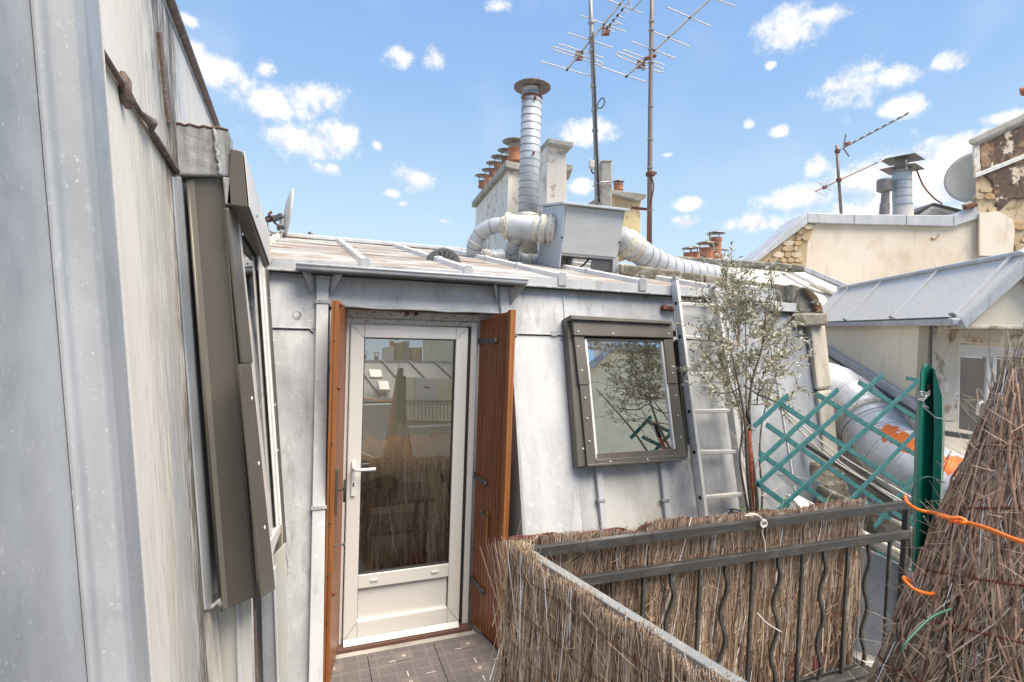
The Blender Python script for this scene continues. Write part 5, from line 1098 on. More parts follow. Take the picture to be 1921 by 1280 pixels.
# dormer with the white window, nearer
DO = thing('dormer', 'cream dormer with a ribbed zinc roof, peeling window surround and white window', 'dormer', dep(1760, 800, 5))
ad = ray(1177, 618); ad.z = 0; ad.normalize(); bd = V((ad.y, -ad.x, 0))
def dpl(x, y, s):   # plane across the dormer axis, s metres along it
    o = CAM + ad * s; return onp(x, y, o, ad)
e1_ = dpl(1803, 595, 4.35); r1_ = dpl(1919, 478, 4.35)
def along(p, s): return V((p.x + ad.x * s, p.y + ad.y * s, p.z))
Ld = 3.3
RSL = lambda t, s, h=0: along(e1_ + (r1_ - e1_) * t, s) + V((0, 0, h))
ss = [0, 1.0, 2.05, Ld]
for a, b in zip(ss[:-1], ss[1:]):
    obj('roof_sheet', prism([RSL(0, a), RSL(1, a), RSL(1, b), RSL(0, b)], (0, 0, -.03)), 'roof_pale', DO)
for s in (.09, 1.0, 2.05, 2.9):
    obj('roof_batten', bar(RSL(0, s, .012), RSL(1, s, .012), .035, .03), 'roof_pale', DO, bev=.01)
    obj('batten_cap', bar(RSL(-.02, s, .015) , RSL(.015, s, .02), .06, .05), 'lead', DO, bev=.012)
obj('ridge_roll', bar(RSL(1, -.02, .012), RSL(1, Ld, .012), .06, .04), 'zinc_light', DO, bev=.02)
mir = lambda p: p + bd * (2 * (r1_ - p).dot(bd))
obj('roof_sheet', prism([RSL(1, 0), mir(RSL(0, 0)), mir(RSL(0, Ld)), RSL(1, Ld)], (0, 0, -.03)), 'roof_pale', DO)
obj('eave_gutter', loft([RSL(0, .0, v_[1]) + bd * v_[0] for v_ in ((-.06, -.01), (.02, -.01), (.02, -.06), (-.05, -.06))], [RSL(0, Ld, v_[1]) + bd * v_[0] for v_ in ((-.06, -.01), (.02, -.01), (.02, -.06), (-.05, -.06))]), 'zinc_light', DO, bev=.01)
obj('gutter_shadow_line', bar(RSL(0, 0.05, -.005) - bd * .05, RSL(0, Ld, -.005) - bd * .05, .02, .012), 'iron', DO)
# verge board
vq = [dpl(1803, 600, 4.33), dpl(1921, 487, 4.33), dpl(1990, 418, 4.33), dpl(1990, 450, 4.33), dpl(1921, 520, 4.33), dpl(1812, 617, 4.33)]
obj('verge_board', prism([vq[0], vq[1], vq[4], vq[5]], ad * .05), 'zinc_light', DO, bev=.006)
obj('verge_board', prism([vq[1], mir(vq[0]) , mir(vq[5]), vq[4]], ad * .05), 'zinc_light', DO, bev=.006)
# walls: side wall runs along the axis below the eave
w0 = RSL(0, .46, -.03) + bd * .03; zbW = -2.5
obj('side_wall', prism([w0, along(w0, Ld - .46), V((*along(w0, Ld - .46).xy, zbW)), V((*w0.xy, zbW))], bd * .2), 'cream2', DO)
FS = 4.35 + .46
def fw_(x, y, d=0.0): return dpl(x, y, FS + d)
obj('gable_wall', prism([V((*w0.xy, 1.2)), w0, V((*w0.xy, w0.z + .15)) + bd * .15, V((*w0.xy, r1_.z - .1)) + bd * ((r1_ - w0).dot(bd) - .05), V((*w0.xy, r1_.z - .1)) + bd * ((r1_ - w0).dot(bd) + .1), V((*w0.xy, w0.z)) + bd * 1.5, V((*w0.xy, 2.03)) + bd * 1.5, V((*w0.xy, 2.03)) + bd * .22, V((*w0.xy, 1.2)) + bd * .22], ad * .15), 'cream2', DO)
obj('gable_triangle', prism([dpl(x, y, 4.40) for x, y in [(1818, 612), (1921, 515), (1990, 448), (1990, 616)]], ad * .35), 'cream2', DO, bev=.005)
obj('gable_ledge', prism([dpl(x, y, 4.385) for x, y in [(1812, 611), (1990, 611), (1990, 618), (1812, 617)]], ad * .40), 'peel', DO, bev=.005)
obj('peeling_surround', prism([fw_(x, y, -.02) for x, y in [(1748, 612), (1799, 612), (1799, 740), (1794, 790), (1745, 790)]], ad * .04), 'peel', DO, bev=.004)
obj('peeling_lintel', prism([fw_(x, y, -.03) for x, y in [(1785, 618), (1990, 618), (1990, 648), (1785, 641)]], ad * .05), 'peel', DO, bev=.004)
obj('lintel_ledge', prism([fw_(x, y, -.06) for x, y in [(1780, 612), (1990, 612), (1990, 618), (1780, 617)]], ad * .08), 'peel', DO, bev=.004)
obj('joint_line', tube([fw_(1747, 610, -.03), fw_(1746, 700, -.03), fw_(1745, 800, -.03)], .006, 6), 'seal', DO)
wf = obj('window_frame', prism([fw_(x, y, .03) for x, y in [(1799, 646), (1990, 650), (1990, 665), (1799, 661)]], ad * .06), 'white', DO, bev=.004)
for xa, xb in ((1852, 1861), (1863, 1871)):
    obj('window_stile', prism([fw_(x, y, .035) for x, y in [(xa, 661), (xb, 661), (xb - 5, 835), (xa - 5, 835)]], ad * .05), 'white', wf, bev=.004)
obj('window_stile', prism([fw_(x, y, .03) for x, y in [(1799, 661), (1802, 661), (1799, 800), (1796, 800)]], ad * .05), 'white', wf)
obj('window_rail', prism([fw_(x, y, .034) for x, y in [(1802, 661), (1990, 664), (1990, 671), (1802, 669)]], ad * .05), 'white', wf, bev=.003)
obj('glass_pane', prism([fw_(x, y, .06) for x, y in [(1801, 668), (1853, 669), (1848, 820), (1797, 805)]], ad * .008), 'glass_far', wf)
obj('glass_pane', prism([fw_(x, y, .06) for x, y in [(1870, 669), (1990, 671), (1990, 840), (1865, 830)]], ad * .008), 'glass_far', wf)
obj('window_handle', tube(spline([fw_(1842, 754, .02), fw_(1836, 758, -.02), fw_(1835, 768, -.02), fw_(1834, 778, .0)]), .012, 8), 'white', wf, smooth=True)
obj('window_bay', prism([fw_(x, y, .5) for x, y in [(1780, 640), (1990, 640), (1990, 860), (1780, 860)]], ad * .05), 'stone', DO)
obj('sill_apron', prism([fw_(x, y, -.02) for x, y in [(1745, 790), (1796, 792), (1800, 806), (1990, 850), (1990, 1000), (1745, 900)]], ad * .15), 'cream', DO)
obj('downpipe_stub', tube([fw_(1747, 605, -.05), fw_(1746, 690, -.05)], .008, 6), 'iron', DO)
# sloping apron below the side wall
swp = w0 + V((0, 0, 0))
def swl(x, y, o=0.0): return onp(x, y, swp - bd * o, bd)
AP = thing('lean_to_roof', 'sloping zinc flashing and plastered verge running down behind the fat duct', 'roof', dep(1640, 760, 5.2))
obj('flashing_strip', prism([swl(x, y, .05) for x, y in [(1545, 647), (1722, 757), (1722, 775), (1545, 661)]], bd * .04), 'zinc_light', AP, bev=.006)
obj('flashing_lip', bar(swl(1545, 663, .055), swl(1722, 778, .055), .02, .02), 'iron', AP, bev=.004)
obj('verge_plaster', prism([swl(x, y, .045) for x, y in [(1545, 665), (1722, 780), (1722, 812), (1545, 682)]], bd * .03), 'peel', AP)
obj('slope_wall', prism([swl(x, y, .03) for x, y in [(1545, 680), (1722, 808), (1722, 1100), (1545, 1000)]], bd * .02), 'coping', AP)
obj('steel_bracket', lathe(swl(1572, 686, .1), [(.012, -.05), (.02, 0), (.012, .05)], 8, None, XC), 'rust', AP)
obj('lower_roof', prism([dep(1560, 900, 5.2), dep(1760, 980, 4.4), dep(1735, 1060, 3.9), dep(1600, 950, 4.2)], (0, 0, -.05)), 'roof_pale', AP)

# the fat insulated duct
FD = thing('insulated_duct', 'very fat white wrapped duct with orange paint splashes, coming down behind the trellis', 'duct', dep(1700, 900, 4.4))
P = [dep(1520, 722, 5.1), dep(1575, 742, 4.95), dep(1625, 790, 4.7), dep(1665, 840, 4.45), dep(1715, 880, 4.2), dep(1790, 915, 4.0), dep(1900, 960, 3.85), dep(2000, 1040, 3.85), dep(2030, 1200, 3.9), dep(2035, 1500, 4.0)]
sp_ = spline(P, 6)
M['duct_orange'] = mat('wrapped_duct', (0.55, 0.57, 0.59), 0.45, 0.15, [((7, 7, 7), 7, (0.68, 0.69, 0.69), 0.42, 0.62, 0.8), ((16, 16, 16), 7, (0.36, 0.36, 0.36), 0.56, 0.70, 0.55)], (16, 0.6, 7))
def onduct(x, y):
    d = 3.4
    while d < 5.4:
        p = dep(x, y, d)
        if min((p - q_).length for q_ in spline(P, 12)) < .262: return p
        d += .02
    return dep(x, y, 4.2)
paint_layer(M['duct_orange'], [(onduct(1668, 812), .11), (onduct(1690, 822), .12), (onduct(1706, 838), .07), (onduct(1788, 868), .11), (onduct(1800, 880), .07)])
rr = random.Random(5)
obj('duct_body', tube(sp_, [.25 + rr.uniform(-.005, .005) for _ in sp_], 34), 'duct_orange', FD, smooth=True)
b_ = bmesh.new()
for k, (p, dv) in enumerate(ring_pts(sp_, .17)):
    dv = (dv + V((rr.uniform(-.1, .1), 0, rr.uniform(0, .2)))).normalized(); lathe(p, [(.248, -.012), (.258, -.004), (.256, .008), (.248, .014)], 34, b_, dv)
obj('duct_band', b_, 'duct_orange', FD, smooth=True)
b_ = bmesh.new()
for k, (p, dv) in enumerate(ring_pts(sp_, .17)): lathe(p - dv * .016, [(.248, -.0035), (.2545, 0), (.248, .0035)], 34, b_, dv)
obj('duct_seam', b_, 'seam', FD)
collar(P[2], P[3] - P[2], .258, .06, FD, 'mastic', 5)
# steel angle and cables running down behind the trellis
t = thing('steel_angle', 'long dark steel angle bar running down to the right behind the trellis', 'metal bar', dep(1600, 870, 4.1))
obj('angle_bar', bar(dep(1512, 834, 4.35), dep(1700, 950, 3.8), .05, .035), 'iron', t, bev=.004)
gc = 'thin cables running down behind the trellis'
for k, (lb, a, b, c) in enumerate((('uppermost thin pale cable sagging behind the trellis', (1470, 770), (1570, 850), (1712, 935)), ('middle thin pale cable sagging behind the trellis', (1478, 785), (1560, 862), (1700, 945)), ('lowest thin pale cable behind the trellis, close to the steel angle', (1490, 800), (1600, 885), (1700, 952)))):
    c_ = obj('cable', tube(spline([dep(*a, 4.0), dep(*b, 3.95), dep(*c, 3.7)]), .006, 6), 'rope', smooth=True); tag(c_, lb, 'cable', gc)

# zinc ledge and stone curb below, right
LG = thing('lower_terrace_wall', 'low grey zinc wall with a mossy stone curb beyond the railing', 'wall', dep(1660, 1150, 3.6))
obj('stone_curb', prism([dep(1560, 920, 4.1), dep(1735, 1000, 3.6), dep(1735, 1035, 3.6), dep(1560, 975, 4.1)], FW * .3), 'moss', LG, bev=.03)
obj('white_trim', prism([dep(1500, 930, 3.95), dep(1740, 1060, 3.5), dep(1740, 1085, 3.5), dep(1500, 950, 3.95)], FW * .1), 'mastic', LG, bev=.02)
obj('zinc_panel', prism([dep(1560, 1000, 3.75), dep(1745, 1085, 3.48), dep(1745, 1330, 3.48), dep(1560, 1330, 3.75)], FW * .05), 'zinc_dark', LG, bev=.004)
for k in range(4):
    obj('pallet_slat', box(2.2 + k * .0, 3.4, 2.05 + k * .09, 2.12 + k * .09, -.07, -.05), 'railing', LG, bev=.004)
obj('gutter_slab', prism([dep(1415, 880, 4.2), dep(1545, 905, 4.3), dep(1545, 1010, 4.3), dep(1415, 980, 4.0)], FW * .1), 'zinc_dark', LG)
obj('white_board', prism([dep(1480, 930, 3.7), dep(1510, 935, 3.7), dep(1545, 975, 3.6), dep(1520, 975, 3.6)], FW * .05), 'alu', LG, bev=.01)

# ============================================================ LADDER
LA = thing('ladder', 'aluminium ladder leaning against the zinc front beside the roof window', 'ladder', fac(1350, 980, .1))
def lad(x, y, o=.11): return fac(x, y, o)
LA0 = [lad(1265, 524), lad(1321, 975)]; LB0 = [lad(1340, 540), lad(1398, 965)]
wdir = V((1, 0, 0))
for a, b in (LA0, LB0):
    d_ = (b - a).normalized(); n_2 = d_.cross(wdir).normalized()
    obj('rail', loft([a + wdir * s * .013 + n_2 * t * .035 for s, t in ((-1, -1), (1, -1), (1, 1), (-1, 1))], [b + wdir * s * .013 + n_2 * t * .035 for s, t in ((-1, -1), (1, -1), (1, 1), (-1, 1))]), 'alu', LA, bev=.003)
    obj('rail_cap', loft([a - d_ * .01 + wdir * s * .015 + n_2 * t * .037 for s, t in ((-1, -1), (1, -1), (1, 1), (-1, 1))], [a + d_ * .015 + wdir * s * .015 + n_2 * t * .037 for s, t in ((-1, -1), (1, -1), (1, 1), (-1, 1))]), 'coping', LA)
for yl, yr in ((574, 577), (640, 644), (712, 713), (783, 780), (857, 855), (937, 930)):
    tl = (yl - 524) / (975 - 524); q0_ = LA0[0] + (LA0[1] - LA0[0]) * tl; q1_ = LB0[0] + (LB0[1] - LB0[0]) * ((yr - 540) / (965 - 540))
    obj('rung', bar(q0_, q1_, .032, .028), 'alu', LA, bev=.005)
    obj('rung_plug', bar(q0_ - wdir * .016, q0_ - wdir * .012, .026, .024), 'black', LA)
# leaning thin rod right of ladder
t = thing('metal_profile', 'thin aluminium profile leaning diagonally behind the olive tree', 'metal bar', fac(1400, 690, .1))
obj('profile_bar', bar(fac(1340, 540, .14), fac(1417, 700, .10), .03, .02), 'alu', t, bev=.003)

# ============================================================ RAILINGS
YR = 2.27
RL = thing('railing', 'dark steel railing across the terrace with straight and wavy balusters, facing the facade', 'railing', (2.3, YR, Z0))
def rp(x, y, Y=YR): return atY(x, y, Y)
def rail_bar(name, a, b, hpx0, hpx1, dpt, m='railing'):
    p0, p1 = rp(*a), rp(*b); q0_, q1_ = rp(a[0], a[1] + hpx0), rp(b[0], b[1] + hpx1)
    return obj(name, prism([p0, p1, q1_, q0_], (0, dpt, 0)), m, RL, bev=.004)
rail_bar('top_rail', (983, 1031), (1707, 941), 19, 15, .035)
rail_bar('lower_rail', (1068, 1088), (1707, 996), 17, 15, .035)
zlr = rp(1400, 1050).z - .02
def bal(px_, wavy):
    X = rp(px_, 1150, YR + .017).x; zt_ = zlr + .02; zb2 = -.05; Yb = YR + .017
    if not wavy: return obj('baluster', bar((X, Yb, zb2), (X, Yb, zt_), .019, .019, up=(1, 0, 0)), 'railing', RL, bev=.002)
    n = 44; s_ = 1
    A_, B_ = [], []; bm = bmesh.new(); rings = []
    for k in range(n + 1):
        z = zt_ - (zt_ - zb2) * k / n; t = (zt_ - z - .06); off = 0 if t < 0 else .022 * math.sin(t / .31 * 2 * math.pi) * min(1, t / .06)
        c = V((X + off, Yb, z)); rings.append([bm.verts.new(c + V(v_)) for v_ in ((-.009, -.009, 0), (.009, -.009, 0), (.009, .009, 0), (-.009, .009, 0))])
    for k in range(n):
        for j in range(4): bm.faces.new((rings[k][j], rings[k][(j + 1) % 4], rings[k + 1][(j + 1) % 4], rings[k + 1][j]))
    return obj('wavy_baluster', bm, 'railing', RL)
for px_, wv in ((1147, 1), (1205, 0), (1256, 1), (1310, 0), (1357, 1), (1408, 0), (1455, 1), (1500, 0), (1540, 1), (1584, 0), (1622, 1), (1662, 0), (1697, 1), (1738, 0)): bal(px_, wv)
obj('end_post', bar((rp(1704, 1000).x + .02, YR + .03, -.05), (rp(1704, 1000).x + .02, YR + .03, 1.0), .035, .035, up=(1, 0, 0)), 'railing', RL, bev=.003)
# near return of the railing
RN = thing('railing', 'dusty pale grey handrail running from the corner towards us over the brushwood', 'railing', (1.08, 1.6, Z0))
cA, cB = V((.985, 2.25, .985)), V((1.262, 1.10, .985))
dA = (cB - cA).normalized(); cB2 = cA + dA * 2.2
obj('top_rail', bar(cA, cB2, .045, .035), 'rail_pale', RN, bev=.004)
obj('corner_post', bar(cA + V((0, .0, -1.05)), cA + V((0, 0, -.02)), .035, .035, up=(1, 0, 0)), 'railing', RN, bev=.003)
for k in range(1, 8): obj('baluster', bar(cA + dA * .16 * k + V((0, 0, -1.05)), cA + dA * .16 * k + V((0, 0, -.02)), .016, .016, up=(1, 0, 0)), 'railing', RN, bev=.002)

# ============================================================ BRUSHWOOD
def twigs(name, gens, m, parent, kind='stuff', label=None, sides=3):
    """gens: list of (points, r0, r1, tint)"""
    vs, fs, ti = [], [], []
    for pts, r0, r1, tn in gens:
        n = len(pts); base = len(vs); d = (pts[-1] - pts[0]).normalized(); s = d.orthogonal().normalized(); u = d.cross(s)
        for i, p in enumerate(pts):
            r_ = r0 + (r1 - r0) * i / (n - 1)
            for k in range(sides):
                a = 2 * math.pi * k / sides; vs.append(tuple(p + (s * math.cos(a) + u * math.sin(a)) * r_)); ti.append(tn)
        for i in range(n - 1):
            for k in range(sides):
                a = base + i * sides + k; b = base + i * sides + (k + 1) % sides; fs.append((a, b, b + sides, a + sides))
        fs.append(tuple(base + k for k in range(sides))[::-1]); fs.append(tuple(base + (n - 1) * sides + k for k in range(sides)))
    me = bpy.data.meshes.new(name); me.from_pydata(vs, [], fs); me.materials.append(M[m])
    at = me.attributes.new('tint', 'FLOAT', 'POINT'); at.data.foreach_set('value', ti)
    o = bpy.data.objects.new(name, me); COL.objects.link(o); o['kind'] = kind
    if parent: o.parent = parent; o.matrix_parent_inverse = world_of(parent).inverted()
    return o
def screen(th, A, B, topf, zb2, nrm, depth, count, seed, rbase=.0013, lean=.03):
    rr = random.Random(seed); g_ = []; d = (B - A); L = d.length; d.normalize()
    for k in range(count):
        t = rr.random() * L; p = A + d * t; dz = rr.random() ** 1.3; zt_ = topf(t / L) + rr.gauss(0, .008) - (rr.random() < .35) * rr.random() * .5
        h_ = rr.uniform(.25, .95); z0_ = max(zb2, zt_ - h_); ln = rr.gauss(0, lean)
        off = nrm * (depth * (rr.random() - .5) * 2) ; n = 5; pts = []
        ph, am = rr.uniform(0, 6), rr.uniform(.002, .009)
        for i in range(n):
            q = i / (n - 1); z = z0_ + (zt_ - z0_) * q
            pts.append(V((p.x, p.y, z)) + off + d * (ln * (q - .5) * (zt_ - z0_) * 2 + am * math.sin(ph + q * 5)) + nrm * (am * .8 * math.cos(ph + q * 4)))
        r_ = rbase * rr.choice((.6, .8, 1, 1, 1.3, 1.9)); g_.append((pts, r_, r_ * .6, min(1, max(0, rr.gauss(.46, .32)))))
    # side wisps
    for k in range(count // 9):
        t = rr.random() * L; z = rr.uniform(zb2, topf(t / L) - .03); p = V(((A + d * t).x, (A + d * t).y, z)) + nrm * depth * rr.choice((-1, 1)) * 1.02
        dv = (d * rr.uniform(-1, 1) + V((0, 0, rr.uniform(.3, 1.4))) + nrm * rr.uniform(-.2, .35)).normalized(); l_ = rr.uniform(.04, .16)
        g_.append(([p, p + dv * l_ * .5 + d * rr.uniform(-.01, .01), p + dv * l_], rbase * .6, rbase * .3, rr.uniform(.4, 1)))
    return g_
# far screen
FSn = thing('brushwood_screen', 'brushwood screen hanging behind the long railing, brown plastic strip along its wavy top', 'screen', (2.2, 2.36, Z0))
fA = atY(950, 1010, 2.345); fB = atY(1615, 945, 2.345)
X0, X1 = fA.x, fB.x
top_px = [(950, 1014), (980, 1012), (1035, 1004), (1100, 1000), (1150, 996), (1190, 1001), (1215, 985), (1245, 975), (1300, 977), (1370, 968), (1430, 964), (1480, 957), (1540, 950), (1580, 942), (1612, 938)]
tops = [(atY(x, y, 2.345).x, atY(x, y, 2.345).z) for x, y in top_px]
def topf(t):
    X = X0 + (X1 - X0) * t
    for (a, za), (b, zb3) in zip(tops[:-1], tops[1:]):
        if a <= X <= b: return za + (zb3 - za) * (X - a) / (b - a)
    return tops[0][1] if X < tops[0][0] else tops[-1][1]
g_ = screen(None, V((X0, 2.345, 0)), V((X1, 2.345, 0)), topf, -.07, V((0, -1, 0)), .018, 8500, 3, .0019, .06)
twigs('twigs', g_, 'twig', FSn)
stp = []
for k in range(60):
    t = k / 59; stp.append(V((X0 + (X1 - X0) * t, 2.352, topf(t) + .006 + .010 * math.sin(t * 31) + .006 * math.sin(t * 77))))
b_ = bmesh.new(); top_ = [b_.verts.new(p) for p in stp]; mid = [b_.verts.new(p + V((0, .006 * math.sin(i * 1.3), -.04))) for i, p in enumerate(stp)]; bt_ = [b_.verts.new(p + V((0, 0, -1.05))) for p in stp]
for i in range(59):
    b_.faces.new((top_[i], top_[i + 1], mid[i + 1], mid[i])); b_.faces.new((mid[i], mid[i + 1], bt_[i + 1], bt_[i]))
o_ = obj('plastic_backing', b_, 'netstrip', FSn); sm = o_.modifiers.new('solid', 'SOLIDIFY'); sm.thickness = .002
# slip of the strip folding over the dip
obj('strip_fold', prism([atY(1188, 1001, 2.33), atY(1194, 998, 2.33), atY(1216, 978, 2.33), atY(1212, 986, 2.33)], (0, .003, 0)), 'netstrip', FSn)
for k in range(5):
    z = .82 - .17 * k
    obj('binding_wire', tube([V((X0 + (X1 - X0) * q / 40, 2.325 + .003 * math.sin(q), z + .006 * math.sin(q * .9 + k))) for q in range(41)], .0012, 5), 'rustwire', FSn)
# near screen
NSn = thing('brushwood_screen', 'brushwood screen in the foreground facing the walkway, its top running down to the right', 'screen', (1.05, 1.6, Z0))
nA = V((.945, 2.28, 0)); nB = nA + V((dA.x, dA.y, 0)) * 2.1
nn_ = V((-dA.y, dA.x, 0)).normalized();
if nn_.x > 0: nn_ = -nn_
def topn(t): return 1.0 + .03 * math.exp(-((t - .0) / .03) ** 2) + .012 * math.sin(t * 38) + .006 * math.sin(t * 91) - .012
g_ = screen(None, nA, nB, topn, -.12, nn_, .024, 10000, 8, .0018, .075)
rr = random.Random(12)
for k in range(700):       # frayed tips at the corner and along the top
    t = rr.random() ** 2 * .55; p = nA + (nB - nA) * t; p = V((p.x, p.y, topn(t) - .03)) + nn_ * rr.uniform(-.03, .02); l_ = rr.uniform(.02, .06)
    dv = (V((dA.x, dA.y, 0)) * rr.uniform(-.6, .9) + V((0, 0, 1)) + nn_ * rr.uniform(-.6, .3)).normalized()
    g_.append(([p, p + dv * l_ * .5, p + dv * l_], .0012, .0007, rr.uniform(.6, 1)))
twigs('twigs', g_, 'twig', NSn)
b_ = bmesh.new(); prev = None
for k in range(50):
    t = k / 49; p = nA + (nB - nA) * t - nn_ * .020; a = b_.verts.new((p.x, p.y, topn(t) - .012 + .006 * math.sin(k))); b = b_.verts.new((p.x, p.y, -.12))
    if prev: b_.faces.new((prev[0], a, b, prev[1]))
    prev = (a, b)
o_ = obj('plastic_backing', b_, 'screen_back', NSn); sm = o_.modifiers.new('solid', 'SOLIDIFY'); sm.thickness = .002
b_ = bmesh.new(); prev = None
for k in range(50):
    t = .1 + .9 * k / 49; p = nA + (nB - nA) * t - nn_ * .0; w_ = .010 + .012 * max(0, math.sin(k * .5)); a = b_.verts.new((p.x, p.y, topn(t) - .028 + w_)); b = b_.verts.new((p.x, p.y, topn(t) - .03))
    if prev: b_.faces.new((prev[0], a, b, prev[1]))
    prev = (a, b)
o_ = obj('plastic_strip', b_, 'netstrip', NSn); sm = o_.modifiers.new('solid', 'SOLIDIFY'); sm.thickness = .002
for k in range(5):
    z = .90 - .17 * k
    for ph in (0, 3.14):
        obj('binding_wire', tube([V((*(nA + (nB - nA) * (q / 60)).xy, z + .005 * math.sin(q * .8 + k + ph) + .008 * math.sin(q * .2 + k))) + nn_ * (.027 + .003 * math.sin(q * .8 + ph)) for q in range(61)], .0011, 5), 'rustwire', NSn)
# knotted rope on the railing
t = thing('rope', 'white cord knotted round the top rail, one end hanging down', 'rope', rp(1432, 975))
for pts in ([(1398, 969), (1408, 964), (1420, 966), (1430, 975), (1434, 985)], [(1404, 968), (1418, 966), (1428, 972), (1432, 984)], [(1432, 984), (1430, 1000), (1434, 1016), (1436, 1036)]):
    obj('cord', tube(spline([rp(x, y, YR - .012) for x, y in pts]), .0042, 7), 'rope', t, smooth=True)
obj('knot', tube(spline([rp(1426, 983, YR - .02), rp(1434, 976, YR - .03), rp(1438, 984, YR - .02), rp(1430, 989, YR - .03), rp(1427, 981, YR - .02)]), .006, 8), 'rope', t, smooth=True)
t = thing('rope', 'short white tie round two balusters near the bottom right', 'rope', rp(1640, 1240))
obj('cord', tube(spline([rp(1618, 1240, YR - .01), rp(1630, 1243, YR - .014), rp(1664, 1240, YR - .012)]), .004, 6), 'rope', t, smooth=True)
for k, (x, y) in enumerate(((1102, 1012), (1190, 1002), (1225, 1000))):
    c_ = obj('wire_tie', tube(spline([rp(x - 2, y - 4, YR + .03), rp(x, y - 2, YR - .006), rp(x + 2, y + 18, YR - .006), rp(x - 1, y + 26, YR + .01)]), .0015, 5), 'rustwire', smooth=True)
    tag(c_, ['leftmost thin wire tie round the top rail', 'middle thin wire tie round the top rail, under the dip of the brown strip', 'right thin wire tie round the top rail'][k], 'wire', 'wire ties on the top rail')
t = tag(obj('loose_stick', tube(spline([atY(1420, 1150, 2.24), atY(1440, 1170, 2.2), atY(1466, 1186, 2.2)]), .003, 6), 'rope', smooth=True), 'pale loose stick poking out between two balusters', 'stick')

# ============================================================ GREEN POST
GP = thing('fence_post', 'dark green ribbed steel fence post with a pointed top and wire twisted round it', 'post', dep(1735, 1200, 1.62))
def gp_(x, y, d): return dep(x, y, d)
gx = [(1739, 682, 1719, 1180), (1762, 700, 1742, 1150), (1774, 742, 1757, 1150)]
def gpt(u, v_):   # u 0..1 across (left to right), v 0..1 downwards; folded section in depth
    y = 744 + (1300 - 744) * v_
    xl = 1718.5 - 12.5 * v_ - 0; xr = 1773.5 - 18 * v_
    prof = [(0, .035), (.10, .0), (.20, .004), (.33, .03), (.60, .03), (.66, .004), (.92, .0), (1, .035)]
    for (a, da), (b, db) in zip(prof[:-1], prof[1:]):
        if a <= u <= b: dz = da + (db - da) * (u - a) / (b - a); break
    return dep(xl + (xr - xl) * u, y, 1.56 + dz)
us = [0, .10, .20, .33, .60, .66, .92, 1]
bm = bmesh.new(); rows = []
topY = {0: 744, .10: 700, .20: 684, .33: 682, .60: 690, .66: 692, .92: 742, 1: 744}
for j in range(9):
    v_ = j / 8; row = []
    for u in us:
        p = gpt(u, v_)
        if j == 0: q = gpt(u, 0); x_ = 1718.5 + 55 * u; dpt = (q - CAM).dot(FW); p = dep(x_ + (3 if u < .5 else -3), topY[u], dpt)
        row.append(bm.verts.new(p))
    rows.append(row)
for j in range(8):
    for i in range(len(us) - 1): bm.faces.new((rows[j][i], rows[j][i + 1], rows[j + 1][i + 1], rows[j + 1][i]))
o_ = obj('post_profile', bm, 'green', GP); sm = o_.modifiers.new('solid', 'SOLIDIFY'); sm.thickness = .003; sm.offset = 0
obj('wire_hole', prism([dep(1743 + 5 * math.cos(a), 726 + 7 * math.sin(a), 1.575) for a in [k * math.pi / 5 for k in range(10)]], -FW * .002), 'black', GP)
for off_ in (0, 3.5, 7): obj('twisted_wire', tube(spline([dep(1719, 739 + off_, 1.555), dep(1728, 735 + off_, 1.545), dep(1739, 737 + off_, 1.553), dep(1744, 733 + off_, 1.57), dep(1732, 744 + off_, 1.548), dep(1720, 742 + off_, 1.55)]), .0018, 6), 'wire', GP, smooth=True)
obj('twisted_wire', tube(spline([dep(1738, 742, 1.55), dep(1732, 756, 1.545), dep(1742, 766, 1.545), dep(1731, 762, 1.545), dep(1746, 776, 1.545), dep(1756, 784, 1.55), dep(1774, 786, 1.56)]), .0018, 6), 'wire', GP, smooth=True)
obj('green_wire', tube(spline([dep(1712, 950, 1.56), dep(1712, 920, 1.545), dep(1726, 900, 1.54), dep(1745, 895, 1.54), dep(1772, 906, 1.56)]), .0018, 6), 'greenwire', GP, smooth=True)
obj('chain_wire', tube(spline([dep(1732, 968, 1.55), dep(1740, 980, 1.545), dep(1748, 990, 1.545), dep(1760, 1006, 1.55)]), .0022, 5), 'wire', GP, smooth=True)
obj('steel_arm', bar(dep(1768, 812, 1.75), dep(1836, 822, 1.75), .010, .018), 'iron', GP, bev=.002)
obj('green_tie', tube(spline([dep(1785, 1142, 1.35), dep(1745, 1160, 1.32), dep(1700, 1205, 1.28), dep(1688, 1225, 1.28)]), .0028, 6), 'greenwire', GP, smooth=True)

